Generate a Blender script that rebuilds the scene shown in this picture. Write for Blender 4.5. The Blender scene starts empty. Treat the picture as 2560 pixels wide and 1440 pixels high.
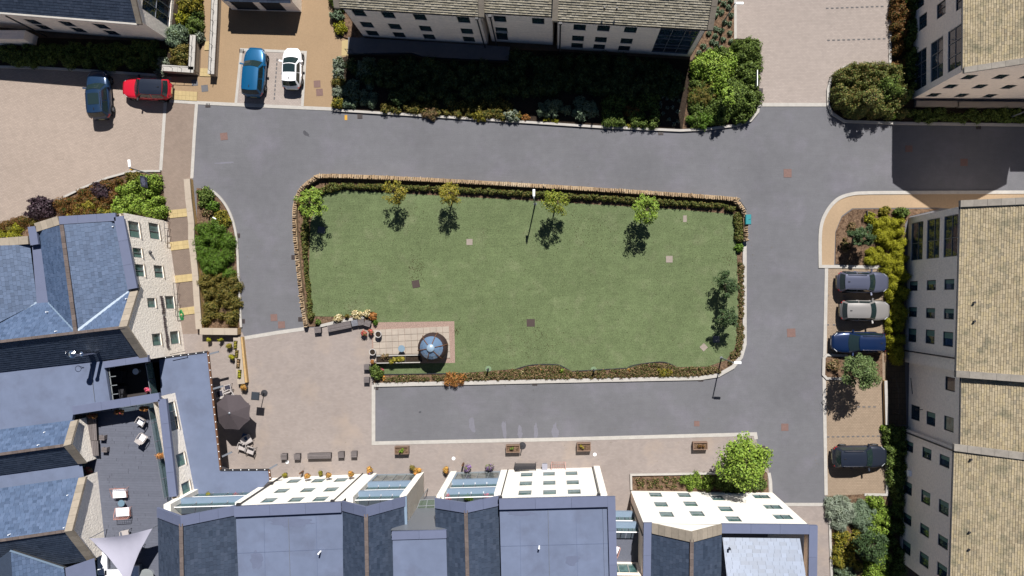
import bpy, math, random
import numpy as np
from mathutils import Vector, Matrix

random.seed(7)
rng = np.random.default_rng(7)
S = bpy.context.scene
COL = S.collection

# ------------------------------------------------------------------ camera (drone, straight down, cropped frame)
CAM_H, FOC, NX, NY = 64.0, 1920.0, 1385.0, 740.0
cam_data = bpy.data.cameras.new('drone_camera')
cam = bpy.data.objects.new('drone_camera', cam_data)
COL.objects.link(cam)
cam.location = (0, 0, CAM_H)
cam_data.sensor_width = 36.0
cam_data.lens = 36.0 * FOC / 2560.0
cam_data.shift_x = (1280 - NX) / 2560.0
cam_data.shift_y = (NY - 720) / 2560.0
cam_data.clip_end = 2000.0
S.camera = cam

# ------------------------------------------------------------------ sky + sun
SUN_EL = math.radians(51.0)
SUN_AZ = math.atan2(0.21, 0.98)          # from +Y towards +X
world = bpy.data.worlds.new('World')
S.world = world
world.use_nodes = True
nt = world.node_tree
bg = nt.nodes['Background']
sky = nt.nodes.new('ShaderNodeTexSky')
sky.sky_type = 'NISHITA'
sky.sun_disc = False
sky.sun_elevation = SUN_EL
sky.sun_rotation = SUN_AZ
sky.air_density = 0.5
sky.dust_density = 0.0
nt.links.new(sky.outputs[0], bg.inputs[0])
bg.inputs[1].default_value = 0.05
sun_vec = Vector((math.sin(SUN_AZ) * math.cos(SUN_EL), math.cos(SUN_AZ) * math.cos(SUN_EL), math.sin(SUN_EL)))
sd = bpy.data.lights.new('sun', 'SUN')
sd.energy = 5.0
sd.angle = math.radians(0.5)
sd.color = (1.0, 0.965, 0.91)
sun = bpy.data.objects.new('sun', sd)
COL.objects.link(sun)
sun.location = sun_vec * 80
sun.rotation_euler = sun_vec.to_track_quat('Z', 'Y').to_euler()
S.view_settings.view_transform = 'Standard'
S.view_settings.look = 'None'
S.view_settings.exposure = 0.88
S.view_settings.gamma = 1.0
S.view_settings.use_curve_mapping = False
S.render.engine = 'CYCLES'
S.cycles.max_bounces = 6
S.cycles.transparent_max_bounces = 12

# ------------------------------------------------------------------ mapping: photograph pixel + height -> metres
def P(x, y, z=0.0):
    k = (CAM_H - z) / FOC
    return Vector(((x - NX) * k, -(y - NY) * k, z))

def G(pts, z=0.0):
    return [P(p[0], p[1], z) for p in pts]

def ground(x, y, z):
    """ground-plan pixel of a point seen at pixel x,y and height z"""
    k = (CAM_H - z) / CAM_H
    return (NX + (x - NX) * k, NY + (y - NY) * k)

def lerp(a, b, t):
    return a + (b - a) * t

# ------------------------------------------------------------------ materials
KEXP = 2.0
def lin(c):
    c = c / 255.0
    return c / 12.92 if c <= 0.04045 else ((c + 0.055) / 1.055) ** 2.4

def A(r, g, b, k=KEXP):
    return tuple(min(0.85, lin(v) / k) for v in (r, g, b))

def B(r, g, b):
    return A(r, g, b, 2.45)

MATS = {}
def mat(name, col, rough=0.85, spec=0.3, metal=0.0, var=0.0, vscale=3.0, var2=0.0, vscale2=0.3, col2=None,
        c2scale=1.0, c2lo=0.45, c2hi=0.6, isl=0.0, isl_cols=None, bump=0.0, bscale=20.0, brick=None, coat=0.0,
        trans=None, streak=0.0, emis=None, fine=0.0):
    if name in MATS:
        return MATS[name]
    m = bpy.data.materials.new(name)
    m.use_nodes = True
    t = m.node_tree
    N, L = t.nodes, t.links
    b = N['Principled BSDF']
    b.inputs['Roughness'].default_value = rough
    b.inputs['Specular IOR Level'].default_value = spec
    b.inputs['Metallic'].default_value = metal
    if coat:
        b.inputs['Coat Weight'].default_value = coat
        b.inputs['Coat Roughness'].default_value = 0.04
    geo = N.new('ShaderNodeNewGeometry')
    pos = geo.outputs['Position']
    rgb = N.new('ShaderNodeRGB')
    rgb.outputs[0].default_value = (*col, 1)
    cur = rgb.outputs[0]
    def noise(scale, detail=5.0, rot=0):
        n = N.new('ShaderNodeTexNoise')
        n.inputs['Scale'].default_value = scale
        n.inputs['Detail'].default_value = detail
        n.inputs['Roughness'].default_value = 0.6
        L.new(pos, n.inputs['Vector'])
        return n
    def mrange(src, lo, hi, a, c):
        r = N.new('ShaderNodeMapRange')
        r.inputs[1].default_value = lo; r.inputs[2].default_value = hi
        r.inputs[3].default_value = a; r.inputs[4].default_value = c
        L.new(src, r.inputs[0])
        return r.outputs[0]
    def mixc(fac, c1, c2):
        x = N.new('ShaderNodeMix'); x.data_type = 'RGBA'
        L.new(fac, x.inputs[0])
        if isinstance(c1, tuple): x.inputs[6].default_value = (*c1, 1)
        else: L.new(c1, x.inputs[6])
        if isinstance(c2, tuple): x.inputs[7].default_value = (*c2, 1)
        else: L.new(c2, x.inputs[7])
        return x.outputs[2]
    def scale(src, fac):
        v = N.new('ShaderNodeVectorMath'); v.operation = 'SCALE'
        L.new(src, v.inputs[0]); L.new(fac, v.inputs['Scale'])
        return v.outputs[0]
    height = None
    if brick:
        w, h, rot, mort, dark = brick
        mp = N.new('ShaderNodeMapping'); mp.inputs['Rotation'].default_value[2] = rot
        L.new(pos, mp.inputs[0])
        br = N.new('ShaderNodeTexBrick')
        br.inputs['Scale'].default_value = 1.0
        br.inputs['Brick Width'].default_value = w
        br.inputs['Row Height'].default_value = h
        br.inputs['Mortar Size'].default_value = mort
        br.inputs['Mortar Smooth'].default_value = 0.3
        br.inputs['Color1'].default_value = (*[c * 1.06 for c in col], 1)
        br.inputs['Color2'].default_value = (*[c * 0.93 for c in col], 1)
        br.inputs['Mortar'].default_value = (*[c * (dark + .1) for c in col], 1)
        L.new(mp.outputs[0], br.inputs['Vector'])
        cur = br.outputs['Color']
    if isl_cols or isl:
        oi = N.new('ShaderNodeObjectInfo')
        ad = N.new('ShaderNodeMath'); ad.operation = 'ADD'
        L.new(oi.outputs['Random'], ad.inputs[0]); L.new(geo.outputs['Random Per Island'], ad.inputs[1])
        fr = N.new('ShaderNodeMath'); fr.operation = 'FRACT'
        L.new(ad.outputs[0], fr.inputs[0])
        rnd = fr.outputs[0]
        if isl_cols:
            cr = N.new('ShaderNodeValToRGB')
            els = cr.color_ramp.elements
            while len(els) < len(isl_cols): els.new(0.5)
            for i, c in enumerate(isl_cols):
                els[i].position = i / max(1, len(isl_cols) - 1)
                els[i].color = (*c, 1)
            L.new(rnd, cr.inputs[0])
            cur = cr.outputs[0]
        if isl:
            cur = scale(cur, mrange(rnd, 0, 1, 1 - isl, 1 + isl))
    if col2:
        n2 = noise(c2scale, 6)
        cur = mixc(mrange(n2.outputs[0], c2lo, c2hi, 0, 1), cur, col2)
    if var:
        n1 = noise(vscale)
        cur = scale(cur, mrange(n1.outputs[0], 0.25, 0.75, 1 - var, 1 + var))
    if var2:
        n3 = noise(vscale2, 3)
        cur = scale(cur, mrange(n3.outputs[0], 0.3, 0.7, 1 - var2, 1 + var2))
    if streak:
        mp2 = N.new('ShaderNodeMapping'); mp2.inputs['Scale'].default_value = (0.35, 5, 5)
        L.new(pos, mp2.inputs[0])
        n4 = noise(1.6, 4); L.new(mp2.outputs[0], n4.inputs['Vector'])
        cur = scale(cur, mrange(n4.outputs[0], 0.3, 0.7, 1 - streak, 1 + streak))
    if fine:
        wn = noise(14.0, 2)
        cur = scale(cur, mrange(wn.outputs[0], 0.3, 0.7, 1 - fine, 1 + fine))
    L.new(cur, b.inputs['Base Color'])
    if bump:
        nb = noise(bscale, 6)
        bp = N.new('ShaderNodeBump')
        bp.inputs['Strength'].default_value = bump
        bp.inputs['Distance'].default_value = 0.05
        L.new(nb.outputs[0], bp.inputs['Height'])
        L.new(bp.outputs[0], b.inputs['Normal'])
    if trans is not None:
        tr = N.new('ShaderNodeBsdfTransparent')
        tr.inputs[0].default_value = (*trans[1], 1)
        mx = N.new('ShaderNodeMixShader'); mx.inputs[0].default_value = trans[0]
        out = N['Material Output']
        L.new(b.outputs[0], mx.inputs[1]); L.new(tr.outputs[0], mx.inputs[2])
        L.new(mx.outputs[0], out.inputs['Surface'])
    if emis:
        b.inputs['Emission Color'].default_value = (*emis[0], 1); b.inputs['Emission Strength'].default_value = emis[1]
    MATS[name] = m
    return m

# ------------------------------------------------------------------ object helpers
WLOC = {}
def tag(o, label=None, cat=None, group=None, kind=None):
    if label: o['label'] = label
    if cat: o['category'] = cat
    if group: o['group'] = group
    if kind: o['kind'] = kind
    return o

def empty(name, loc, label=None, cat=None, group=None, rz=0.0):
    o = bpy.data.objects.new(name, None)
    o.empty_display_size = 0.3
    COL.objects.link(o)
    o.location = loc
    o.rotation_euler[2] = rz
    WLOC[o.name] = Vector(loc)
    tag(o, label, cat, group)
    return o

def place(o, parent, c):
    WLOC[o.name] = Vector(c)
    if parent is not None:
        o.parent = parent
        o.location = Vector(c) - WLOC[parent.name]
    else:
        o.location = c

class MB:
    def __init__(self):
        self.v = []; self.f = []; self.m = []
    def poly(self, pts, m=0):
        i = len(self.v)
        self.v += [tuple(p) for p in pts]
        self.f.append(tuple(range(i, i + len(pts)))); self.m.append(m)
        return self
    def loft(self, a, b, m=0, caps=True, close=True):
        n = len(a); i = len(self.v)
        self.v += [tuple(p) for p in a] + [tuple(p) for p in b]
        for k in range(n if close else n - 1):
            k2 = (k + 1) % n
            self.f.append((i + k, i + k2, i + n + k2, i + n + k)); self.m.append(m)
        if caps:
            self.f.append(tuple(i + k for k in reversed(range(n)))); self.m.append(m)
            self.f.append(tuple(i + n + k for k in range(n))); self.m.append(m)
        return self
    def prism(self, pts, z0, z1, m=0):
        """pts: xy world points, counter-clockwise made automatically"""
        a = [(p[0], p[1]) for p in pts]
        ar = sum(a[i][0] * a[(i + 1) % len(a)][1] - a[(i + 1) % len(a)][0] * a[i][1] for i in range(len(a)))
        if ar < 0: a = a[::-1]
        return self.loft([(x, y, z0) for x, y in a], [(x, y, z1) for x, y in a], m)
    def box(self, c, d, rz=0.0, m=0):
        cs, sn = math.cos(rz), math.sin(rz)
        def q(x, y): return (c[0] + x * cs - y * sn, c[1] + x * sn + y * cs)
        hx, hy, hz = d[0] / 2, d[1] / 2, d[2] / 2
        r = [q(-hx, -hy), q(hx, -hy), q(hx, hy), q(-hx, hy)]
        return self.loft([(x, y, c[2] - hz) for x, y in r], [(x, y, c[2] + hz) for x, y in r], m)
    def beam(self, a, b, w, h, m=0, up=(0, 0, 1)):
        a = Vector(a); b = Vector(b)
        d = (b - a).normalized()
        s = d.cross(Vector(up))
        if s.length < 1e-4: s = Vector((1, 0, 0))
        s.normalize(); u = s.cross(d)
        r = [(-w / 2, -h / 2), (w / 2, -h / 2), (w / 2, h / 2), (-w / 2, h / 2)]
        return self.loft([a + s * x + u * y for x, y in r], [b + s * x + u * y for x, y in r], m)
    def tube(self, pts, r, n=8, m=0):
        pts = [Vector(p) for p in pts]
        rs = r if isinstance(r, (list, tuple)) else [r] * len(pts)
        rings = []
        for i, p in enumerate(pts):
            d = (pts[min(i + 1, len(pts) - 1)] - pts[max(i - 1, 0)]).normalized()
            s = d.cross(Vector((0, 0, 1)))
            if s.length < 1e-3: s = d.cross(Vector((1, 0, 0)))
            s.normalize(); u = s.cross(d)
            rings.append([p + (s * math.cos(2 * math.pi * k / n) + u * math.sin(2 * math.pi * k / n)) * rs[i] for k in range(n)])
        for i in range(len(rings) - 1):
            self.loft(rings[i], rings[i + 1], m, caps=False)
        self.poly(list(reversed(rings[0])), m); self.poly(rings[-1], m)
        return self
    def lathe(self, c, prof, n=16, m=0, cap=True):
        rings = [[(c[0] + r * math.cos(2 * math.pi * k / n), c[1] + r * math.sin(2 * math.pi * k / n), c[2] + z) for k in range(n)] for r, z in prof]
        for i in range(len(rings) - 1):
            self.loft(rings[i], rings[i + 1], m, caps=False)
        if cap:
            self.poly(list(reversed(rings[0])), m); self.poly(rings[-1], m)
        return self
    def build(self, name, mats, parent=None, label=None, cat=None, group=None, kind=None, smooth=False, local=False):
        if not isinstance(mats, (list, tuple)): mats = [mats]
        me = bpy.data.meshes.new(name)
        v = np.array(self.v, dtype=float)
        if local:
            c = Vector((0, 0, 0))
        else:
            lo, hi = v.min(0), v.max(0)
            c = Vector(((lo[0] + hi[0]) / 2, (lo[1] + hi[1]) / 2, lo[2]))
            v = v - np.array(c)
        me.from_pydata(v.tolist(), [], self.f)
        for mm in mats: me.materials.append(mm)
        if len(mats) > 1: me.polygons.foreach_set('material_index', self.m)
        if smooth: me.polygons.foreach_set('use_smooth', [True] * len(me.polygons))
        me.update()
        o = bpy.data.objects.new(name, me)
        COL.objects.link(o)
        if local:
            o.parent = parent
        else:
            place(o, parent, c)
        tag(o, label, cat, group, kind)
        return o

def struct(name, mb, m, parent=None, **k):
    return mb.build(name, m, parent, kind='structure' if parent is None else None, **k)

def copy_tree(o, parent=None):
    c = o.copy()
    COL.objects.link(c)
    c.parent = parent
    for ch in list(o.children): copy_tree(ch, c)
    return c

def offset_path(pts, d, closed=False):
    n = len(pts); out = []
    for i in range(n):
        a = pts[i - 1] if (i > 0 or closed) else None
        c = pts[(i + 1) % n] if (i < n - 1 or closed) else None
        p = pts[i]
        def nrm(u, w):
            t = Vector((w[0] - u[0], w[1] - u[1])).normalized()
            return Vector((-t.y, t.x))
        if a is None: nn = nrm(p, c)
        elif c is None: nn = nrm(a, p)
        else:
            n1, n2 = nrm(a, p), nrm(p, c)
            s = n1 + n2
            nn = s / max(0.35, s.dot(n1))
        out.append(Vector((p[0] + nn.x * d, p[1] + nn.y * d, p[2])))
    return out

def strip_quads(pts, d0, d1, seg=None, gap=0.0, closed=False):
    a, b = offset_path(pts, d0, closed), offset_path(pts, d1, closed)
    if closed: a.append(a[0]); b.append(b[0])
    out = []
    for i in range(len(a) - 1):
        ln = (a[i + 1] - a[i]).length
        k = 1 if not seg else max(1, round(ln / seg))
        g = gap / max(ln, 1e-3) / 2
        for j in range(k):
            t0, t1 = j / k + (g if seg else 0), (j + 1) / k - (g if seg else 0)
            out.append([lerp(a[i], a[i + 1], t0), lerp(a[i], a[i + 1], t1), lerp(b[i], b[i + 1], t1), lerp(b[i], b[i + 1], t0)])
    return out

def slab_quad(mb, q, t, m=0):
    """quad thickened downwards by t"""
    lo = [Vector((p[0], p[1], p[2] - t)) for p in q]
    n = (Vector(q[1]) - Vector(q[0])).cross(Vector(q[2]) - Vector(q[0]))
    if n.z < 0: q = q[::-1]; lo = lo[::-1]
    mb.loft(lo, [Vector(p) for p in q], m)

KZ = 0.0
def kerb(name, px, w=0.3, z0=-0.02, z1=0.03, m=None, closed=False, parent=None, side=0.0, kind='structure'):
    global KZ
    KZ += 0.0013
    pts = G(px)
    mb = MB()
    for q in strip_quads(pts, -w / 2 + side, w / 2 + side, closed=closed):
        mb.prism(q, z0, z1 + KZ % 0.03)
    return mb.build(name, m or M_KERB, parent, kind=kind)

def smooth_path(pts, n=6):
    """Catmull-Rom through pixel points"""
    out = []
    for i in range(len(pts) - 1):
        p0 = pts[max(i - 1, 0)]; p1 = pts[i]; p2 = pts[i + 1]; p3 = pts[min(i + 2, len(pts) - 1)]
        for j in range(n):
            t = j / n
            out.append(tuple(0.5 * (2 * p1[k] + (p2[k] - p0[k]) * t + (2 * p0[k] - 5 * p1[k] + 4 * p2[k] - p3[k]) * t * t + (3 * p1[k] - p0[k] - 3 * p2[k] + p3[k]) * t ** 3) for k in (0, 1)))
    out.append(tuple(pts[-1]))
    return out

def sheet(name, px, z, m, parent=None, label=None, kind='structure', thick=0.0):
    mb = MB()
    pts = G(px)
    if thick: mb.prism(pts, z - thick, z)
    else:
        a = [Vector((p.x, p.y, z)) for p in pts]
        ar = sum(a[i].x * a[(i + 1) % len(a)].y - a[(i + 1) % len(a)].x * a[i].y for i in range(len(a)))
        mb.poly(a if ar > 0 else a[::-1])
    return mb.build(name, m, parent, label, kind=kind if parent is None else None)

# ------------------------------------------------------------------ foliage
def np_mesh(name, verts, quads, mats, parent=None, label=None, cat=None, group=None, kind=None, tris=None, tri_mat=1):
    """verts Nx3, quads Mx4 (mat 0), optional tris Kx3 (mat 1)"""
    me = bpy.data.meshes.new(name)
    lo, hi = verts.min(0), verts.max(0)
    c = Vector(((lo[0] + hi[0]) / 2, (lo[1] + hi[1]) / 2, lo[2]))
    v = (verts - np.array(c)).astype(np.float32)
    nq = len(quads); ntr = 0 if tris is None else len(tris)
    me.vertices.add(len(v)); me.vertices.foreach_set('co', v.ravel())
    me.loops.add(nq * 4 + ntr * 3)
    idx = quads.ravel() if ntr == 0 else np.concatenate([quads.ravel(), tris.ravel()])
    me.loops.foreach_set('vertex_index', idx.astype(np.int32))
    me.polygons.add(nq + ntr)
    st = np.arange(nq) * 4
    if ntr: st = np.concatenate([st, nq * 4 + np.arange(ntr) * 3])
    me.polygons.foreach_set('loop_start', st.astype(np.int32))
    if not isinstance(mats, (list, tuple)): mats = [mats]
    for mm in mats: me.materials.append(mm)
    if ntr and len(mats) > 1:
        me.polygons.foreach_set('material_index', np.concatenate([np.zeros(nq), np.full(ntr, tri_mat)]).astype(np.int32))
    me.update(calc_edges=True)
    me.validate()
    o = bpy.data.objects.new(name, me)
    COL.objects.link(o)
    place(o, parent, c)
    tag(o, label, cat, group, kind)
    return o

def leaf_quads(cen, nrm, size, asp=0.55, tilt=0.6):
    """kite-shaped leaves at cen facing nrm (jittered)"""
    n = len(cen)
    nr = nrm + rng.normal(0, tilt, (n, 3))
    nr /= np.linalg.norm(nr, axis=1)[:, None] + 1e-9
    r = rng.normal(0, 1, (n, 3))
    u = np.cross(nr, r); u /= np.linalg.norm(u, axis=1)[:, None] + 1e-9
    w = np.cross(nr, u)
    s = (size * rng.uniform(0.65, 1.35, n))[:, None]
    a = cen - u * s * 0.5
    b = cen + w * s * asp * 0.5 - u * s * 0.05 + nr * s * 0.08
    c = cen + u * s * 0.5
    d = cen - w * s * asp * 0.5 - u * s * 0.05 + nr * s * 0.08
    v = np.stack([a, b, c, d], 1).reshape(-1, 3)
    q = np.arange(n * 4).reshape(-1, 4)
    return v, q

_dome = None
def dome_tris(n=8, rings=3):
    vs = [(0, 0, 1)]
    for j in range(1, rings + 1):
        th = j / rings * math.pi * 0.5
        for k in range(n):
            a = 2 * math.pi * (k + 0.5 * (j % 2)) / n
            vs.append((math.sin(th) * math.cos(a), math.sin(th) * math.sin(a), math.cos(th)))
    fs = [(0, 1 + k, 1 + (k + 1) % n) for k in range(n)]
    for j in range(rings - 1):
        for k in range(n):
            a, b = 1 + j * n + k, 1 + j * n + (k + 1) % n
            c, d = 1 + (j + 1) * n + k, 1 + (j + 1) * n + (k + 1) % n
            fs += [(a, c, d), (a, d, b)]
    return np.array(vs), np.array(fs)

DV, DF = dome_tris()

def lump_foliage(name, lumps, m, leaf=0.12, dens=160, parent=None, label=None, cat=None, group=None, kind=None, core=None,
                 asp=0.55, tilt=0.6, z0=0.0, fuzz=0.09, upright=0.0):
    """lumps: list of (x, y, r, h) in metres -> leafy domes"""
    cs, ns = [], []
    cv, cf = [], []
    off = 0
    for (x, y, r, h) in lumps:
        area = math.pi * (r * r + 2 * r * h) * 0.75
        n = max(12, int(area * dens))
        u = rng.uniform(0, 1, n); ph = rng.uniform(0, 2 * math.pi, n)
        ct = 1 - u * 0.97
        stt = np.sqrt(1 - ct * ct)
        d = np.stack([stt * np.cos(ph), stt * np.sin(ph), ct], 1)
        wob = 1 + 0.14 * np.sin(3 * ph + x * 5) * stt + 0.1 * np.sin(7 * ph + y * 3) * stt
        rad = rng.normal(1.0, fuzz, n) * wob
        c = np.stack([x + d[:, 0] * r * rad, y + d[:, 1] * r * rad, z0 + d[:, 2] * h * rad], 1)
        nn = d / np.array([r, r, h]); nn /= np.linalg.norm(nn, axis=1)[:, None]
        if upright: nn = nn * (1 - upright)
        cs.append(c); ns.append(nn)
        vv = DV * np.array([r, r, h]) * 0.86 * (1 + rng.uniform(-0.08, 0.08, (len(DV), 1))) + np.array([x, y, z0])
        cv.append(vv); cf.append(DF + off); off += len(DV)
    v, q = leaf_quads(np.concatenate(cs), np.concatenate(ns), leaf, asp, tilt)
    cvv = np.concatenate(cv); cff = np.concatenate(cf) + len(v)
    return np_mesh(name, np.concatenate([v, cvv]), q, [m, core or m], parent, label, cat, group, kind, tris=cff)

def in_poly(x, y, poly):
    ins = False
    j = len(poly) - 1
    for i in range(len(poly)):
        xi, yi = poly[i][0], poly[i][1]; xj, yj = poly[j][0], poly[j][1]
        if (yi > y) != (yj > y) and x < (xj - xi) * (y - yi) / (yj - yi + 1e-12) + xi: ins = not ins
        j = i
    return ins

def fill_lumps(px, r=0.45, h=0.8, spacing=0.75, hvar=0.25, inset=0.0):
    """fill a pixel polygon with foliage lumps"""
    poly = G(px)
    xs = [p.x for p in poly]; ys = [p.y for p in poly]
    out = []
    ar = abs(sum(poly[i].x * poly[(i + 1) % len(poly)].y - poly[(i + 1) % len(poly)].x * poly[i].y for i in range(len(poly)))) / 2
    want = max(1, int(ar / (r * r * spacing * spacing * 2.2)))
    tries = 0
    while len(out) < want and tries < want * 40:
        tries += 1
        x = random.uniform(min(xs), max(xs)); y = random.uniform(min(ys), max(ys))
        if not in_poly(x, y, poly): continue
        if any((x - o[0]) ** 2 + (y - o[1]) ** 2 < (r * spacing * 0.8) ** 2 for o in out): continue
        out.append((x, y, r * random.uniform(0.75, 1.25), h * random.uniform(1 - hvar, 1 + hvar)))
    if not out:
        out = [(sum(xs) / len(xs), sum(ys) / len(ys), r, h)]
    return out

def blob_lumps(cx, cy, rx, ry, h, n=7):
    """rounded bush made of overlapping lumps; px centre, px radii, metres height"""
    c = P(cx, cy); rx /= 30.0; ry /= 30.0
    rr = min(rx, ry)
    out = [(c.x, c.y, rr * 0.72, h)]
    n = int(n * 1.6)
    for k in range(n):
        a = 2 * math.pi * k / n + random.uniform(-0.4, 0.4)
        q = random.uniform(0.4, 0.82)
        out.append((c.x + rx * q * math.cos(a), c.y + ry * q * math.sin(a), rr * random.uniform(0.2, 0.46), h * random.uniform(0.5, 1.05)))
    return out

def tree(name, label, bx, by, zc, rad, m_leaf, m_bark, n_clump=26, leaves=70, leaf=0.16, group=None, trunk_r=0.06, squash=1.05, spread=0.25, z0=0.0):
    base = P(bx, by)
    root = empty(name, (base.x, base.y, z0), label, 'tree', group)
    tb = MB()
    top = z0 + zc + rad * 0.3
    bend = random.uniform(-0.1, 0.1)
    trunk = [(base.x, base.y, z0 - 0.05), (base.x + bend * 0.4, base.y, z0 + (zc - rad) * 0.6), (base.x + bend, base.y + bend * 0.5, z0 + zc - rad * 0.3), (base.x + bend * 0.5, base.y, top)]
    tb.tube(trunk, [trunk_r * 1.5, trunk_r, trunk_r * 0.8, trunk_r * 0.3], 8)
    cl = []
    n_clump = int(n_clump * 1.7); leaves = int(leaves * .75); leaf *= .85
    for k in range(n_clump):
        while True:
            d = rng.uniform(-1, 1, 3)
            l = np.linalg.norm(d)
            if 0.3 < l < 1: break
        q = (l ** 0.35) / l
        d = d * q * rng.uniform(0.5, 0.98)
        cl.append((base.x + d[0] * rad, base.y + d[1] * rad, z0 + zc + d[2] * rad * squash))
    for k, p in enumerate(cl):
        if k % 2 == 0:
            zs = z0 + zc - rad * 0.8 + (k / n_clump) * rad
            s = Vector((base.x + bend * 0.6, base.y, zs))
            mid = lerp(s, Vector(p), 0.5) + Vector((0, 0, 0.08))
            tb.tube([s, mid, p], [trunk_r * 0.45, trunk_r * 0.3, trunk_r * 0.12], 5)
    tb.build('trunk', m_bark, root)
    cs, ns = [], []
    for p in cl:
        n = int(leaves * rng.uniform(0.6, 1.35))
        g = rng.normal(0, 1, (n, 3)); g /= np.linalg.norm(g, axis=1)[:, None]
        rr = rad * spread * rng.uniform(0.7, 1.25)
        c = np.array(p) + g * (rr * rng.uniform(0.35, 1.05, n) ** 0.7)[:, None] * np.array([1, 1, 0.8])
        cs.append(c); ns.append(g * 0.7 + np.array([0, 0, 0.6]))
    v, q = leaf_quads(np.concatenate(cs), np.concatenate(ns), leaf, 0.65, 0.5)
    np_mesh('crown', v, q, m_leaf, root)
    return root
# ------------------------------------------------------------------ material library
M_EARTH = mat('earth', A(125, 105, 88), 0.95, 0.1, var=0.2, vscale=2)
M_ASPH = mat('asphalt', B(134, 134, 140), 0.9, 0.25, var=0.07, vscale=1.6, var2=0.1, vscale2=0.16, fine=0.08, streak=0.03, col2=B(143, 141, 151), c2scale=0.35, c2lo=0.5, c2hi=0.72)
M_PAVE_NW = mat('block_paving_tan', B(203, 185, 172), 0.9, 0.2, brick=(0.24, 0.12, 0.18, 0.012, 0.62), var=0.06, vscale=1.5, var2=0.06, vscale2=0.12)
M_PAVE_NE = mat('block_paving_pinkish', B(202, 188, 180), 0.9, 0.2, brick=(0.24, 0.12, 0.02, 0.012, 0.62), var=0.05, vscale=1.5, var2=0.07, vscale2=0.1)
M_PAVE_PZ = mat('block_paving_plaza', B(190, 177, 171), 0.9, 0.2, brick=(0.22, 0.11, 0.05, 0.01, 0.7), var=0.07, vscale=1.2, var2=0.07, vscale2=0.13, col2=B(196, 178, 164), c2scale=0.3, c2lo=0.52, c2hi=0.75)
M_PAVE_E = mat('block_paving_bay', B(188, 166, 144), 0.9, 0.2, brick=(0.22, 0.13, 0.0, 0.014, 0.6), var=0.07, vscale=1.5, var2=0.06)
M_PAVE_FOOT = mat('footway_paving', B(174, 155, 142), 0.9, 0.2, brick=(0.22, 0.11, 0.25, 0.01, 0.75), var=0.07, vscale=1.6, var2=0.05)
M_RESIN = mat('resin_gravel', B(194, 165, 132), 0.92, 0.2, var=0.05, vscale=6, var2=0.06, vscale2=0.25, fine=0.08)
M_RESIN_E = mat('resin_gravel_path', B(208, 180, 148), 0.92, 0.2, var=0.05, vscale=5, var2=0.06, fine=0.06)
M_KERB = mat('kerb_concrete', A(205, 200, 194), 0.9, 0.2, var=0.1, vscale=2.5, fine=0.06)
M_LAWN = mat('lawn_turf', B(124, 139, 98), 0.95, 0.1, var=0.13, vscale=1.3, var2=0.09, vscale2=0.22, fine=0.32, streak=0.07,
             col2=B(142, 150, 114), c2scale=0.7, c2lo=0.52, c2hi=0.82)
M_SOIL = mat('bed_soil', A(132, 108, 88), 0.97, 0.1, var=0.35, vscale=7, fine=0.3, col2=A(92, 72, 58), c2scale=4, c2lo=0.45, c2hi=0.65, bump=0.6, bscale=14)
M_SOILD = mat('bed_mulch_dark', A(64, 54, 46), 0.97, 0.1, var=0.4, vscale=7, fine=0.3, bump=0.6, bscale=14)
M_TACT = mat('tactile_slab', B(226, 202, 150), 0.85, 0.2, isl=0.06, var=0.06, vscale=4)
M_SLAB = mat('patio_slab', B(212, 198, 184), 0.85, 0.2, isl=0.05, var=0.1, vscale=2.2, streak=0.05)
M_SLABD = mat('terrace_slab_grey', A(120, 120, 125), 0.85, 0.2, isl=0.06, var=0.08, vscale=3)
M_GRAVEL = mat('gravel_margin', A(178, 152, 140), 0.95, 0.2, var=0.2, vscale=12, fine=0.25, bump=0.5, bscale=30)
M_IRON = mat('manhole_rust', A(138, 110, 104), 0.8, 0.3, var=0.12, vscale=6)
M_IRON2 = mat('drain_iron', A(74, 58, 54), 0.7, 0.4, var=0.2, vscale=10)
M_CONC = mat('concrete_light', A(196, 182, 166), 0.9, 0.2, var=0.08, vscale=2, fine=0.05)
M_WALLTAN = mat('wall_yellow_stone', A(214, 178, 124), 0.92, 0.2, var=0.2, vscale=9, bump=0.7, bscale=9)
M_DRYST = mat('dry_stone', A(190, 148, 104), 0.95, 0.15, isl_cols=[B(166, 140, 112), B(220, 192, 158), B(204, 174, 138), B(232, 210, 180)], var=0.25, vscale=9, bump=0.6, bscale=12)
M_WHITEST = mat('ashlar_white', (0.66, 0.63, 0.575), 0.9, 0.2, var=0.05, vscale=1.2, streak=0.04, bump=0.15, bscale=25)
M_RUBBLE = mat('rubble_cream', (0.84, 0.77, 0.68), 0.92, 0.2, var=0.16, vscale=7, bump=0.9, bscale=6.5)
M_WALLN = mat('wall_buff_stone', (0.82, 0.71, 0.61), 0.92, 0.2, var=0.1, vscale=5, streak=0.08, bump=0.35, bscale=9)
M_WALLE = mat('wall_rough_render', (0.80, 0.71, 0.62), 0.94, 0.15, var=0.13, vscale=6, bump=0.9, bscale=10)
M_COPST = mat('coping_stone', B(192, 179, 162), 0.92, 0.2, isl=0.12, var=0.12, vscale=4)
M_COPSTE = mat('coping_stone_grey', A(176, 168, 158), 0.92, 0.2, isl=0.16, var=0.16, vscale=3)
M_ZINC = mat('zinc_coping', B(130, 139, 171), 0.6, 0.35, var=0.05, vscale=2, isl=0.04)
M_ZINCL = mat('zinc_light', B(158, 182, 208), 0.5, 0.4, var=0.05, vscale=2)
M_MEMB = mat('roof_membrane', B(134, 147, 178), 0.7, 0.3, var=0.05, vscale=1.4, var2=0.07, vscale2=0.35, col2=B(124, 134, 162), c2scale=0.5, c2lo=0.5, c2hi=0.7)
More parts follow.
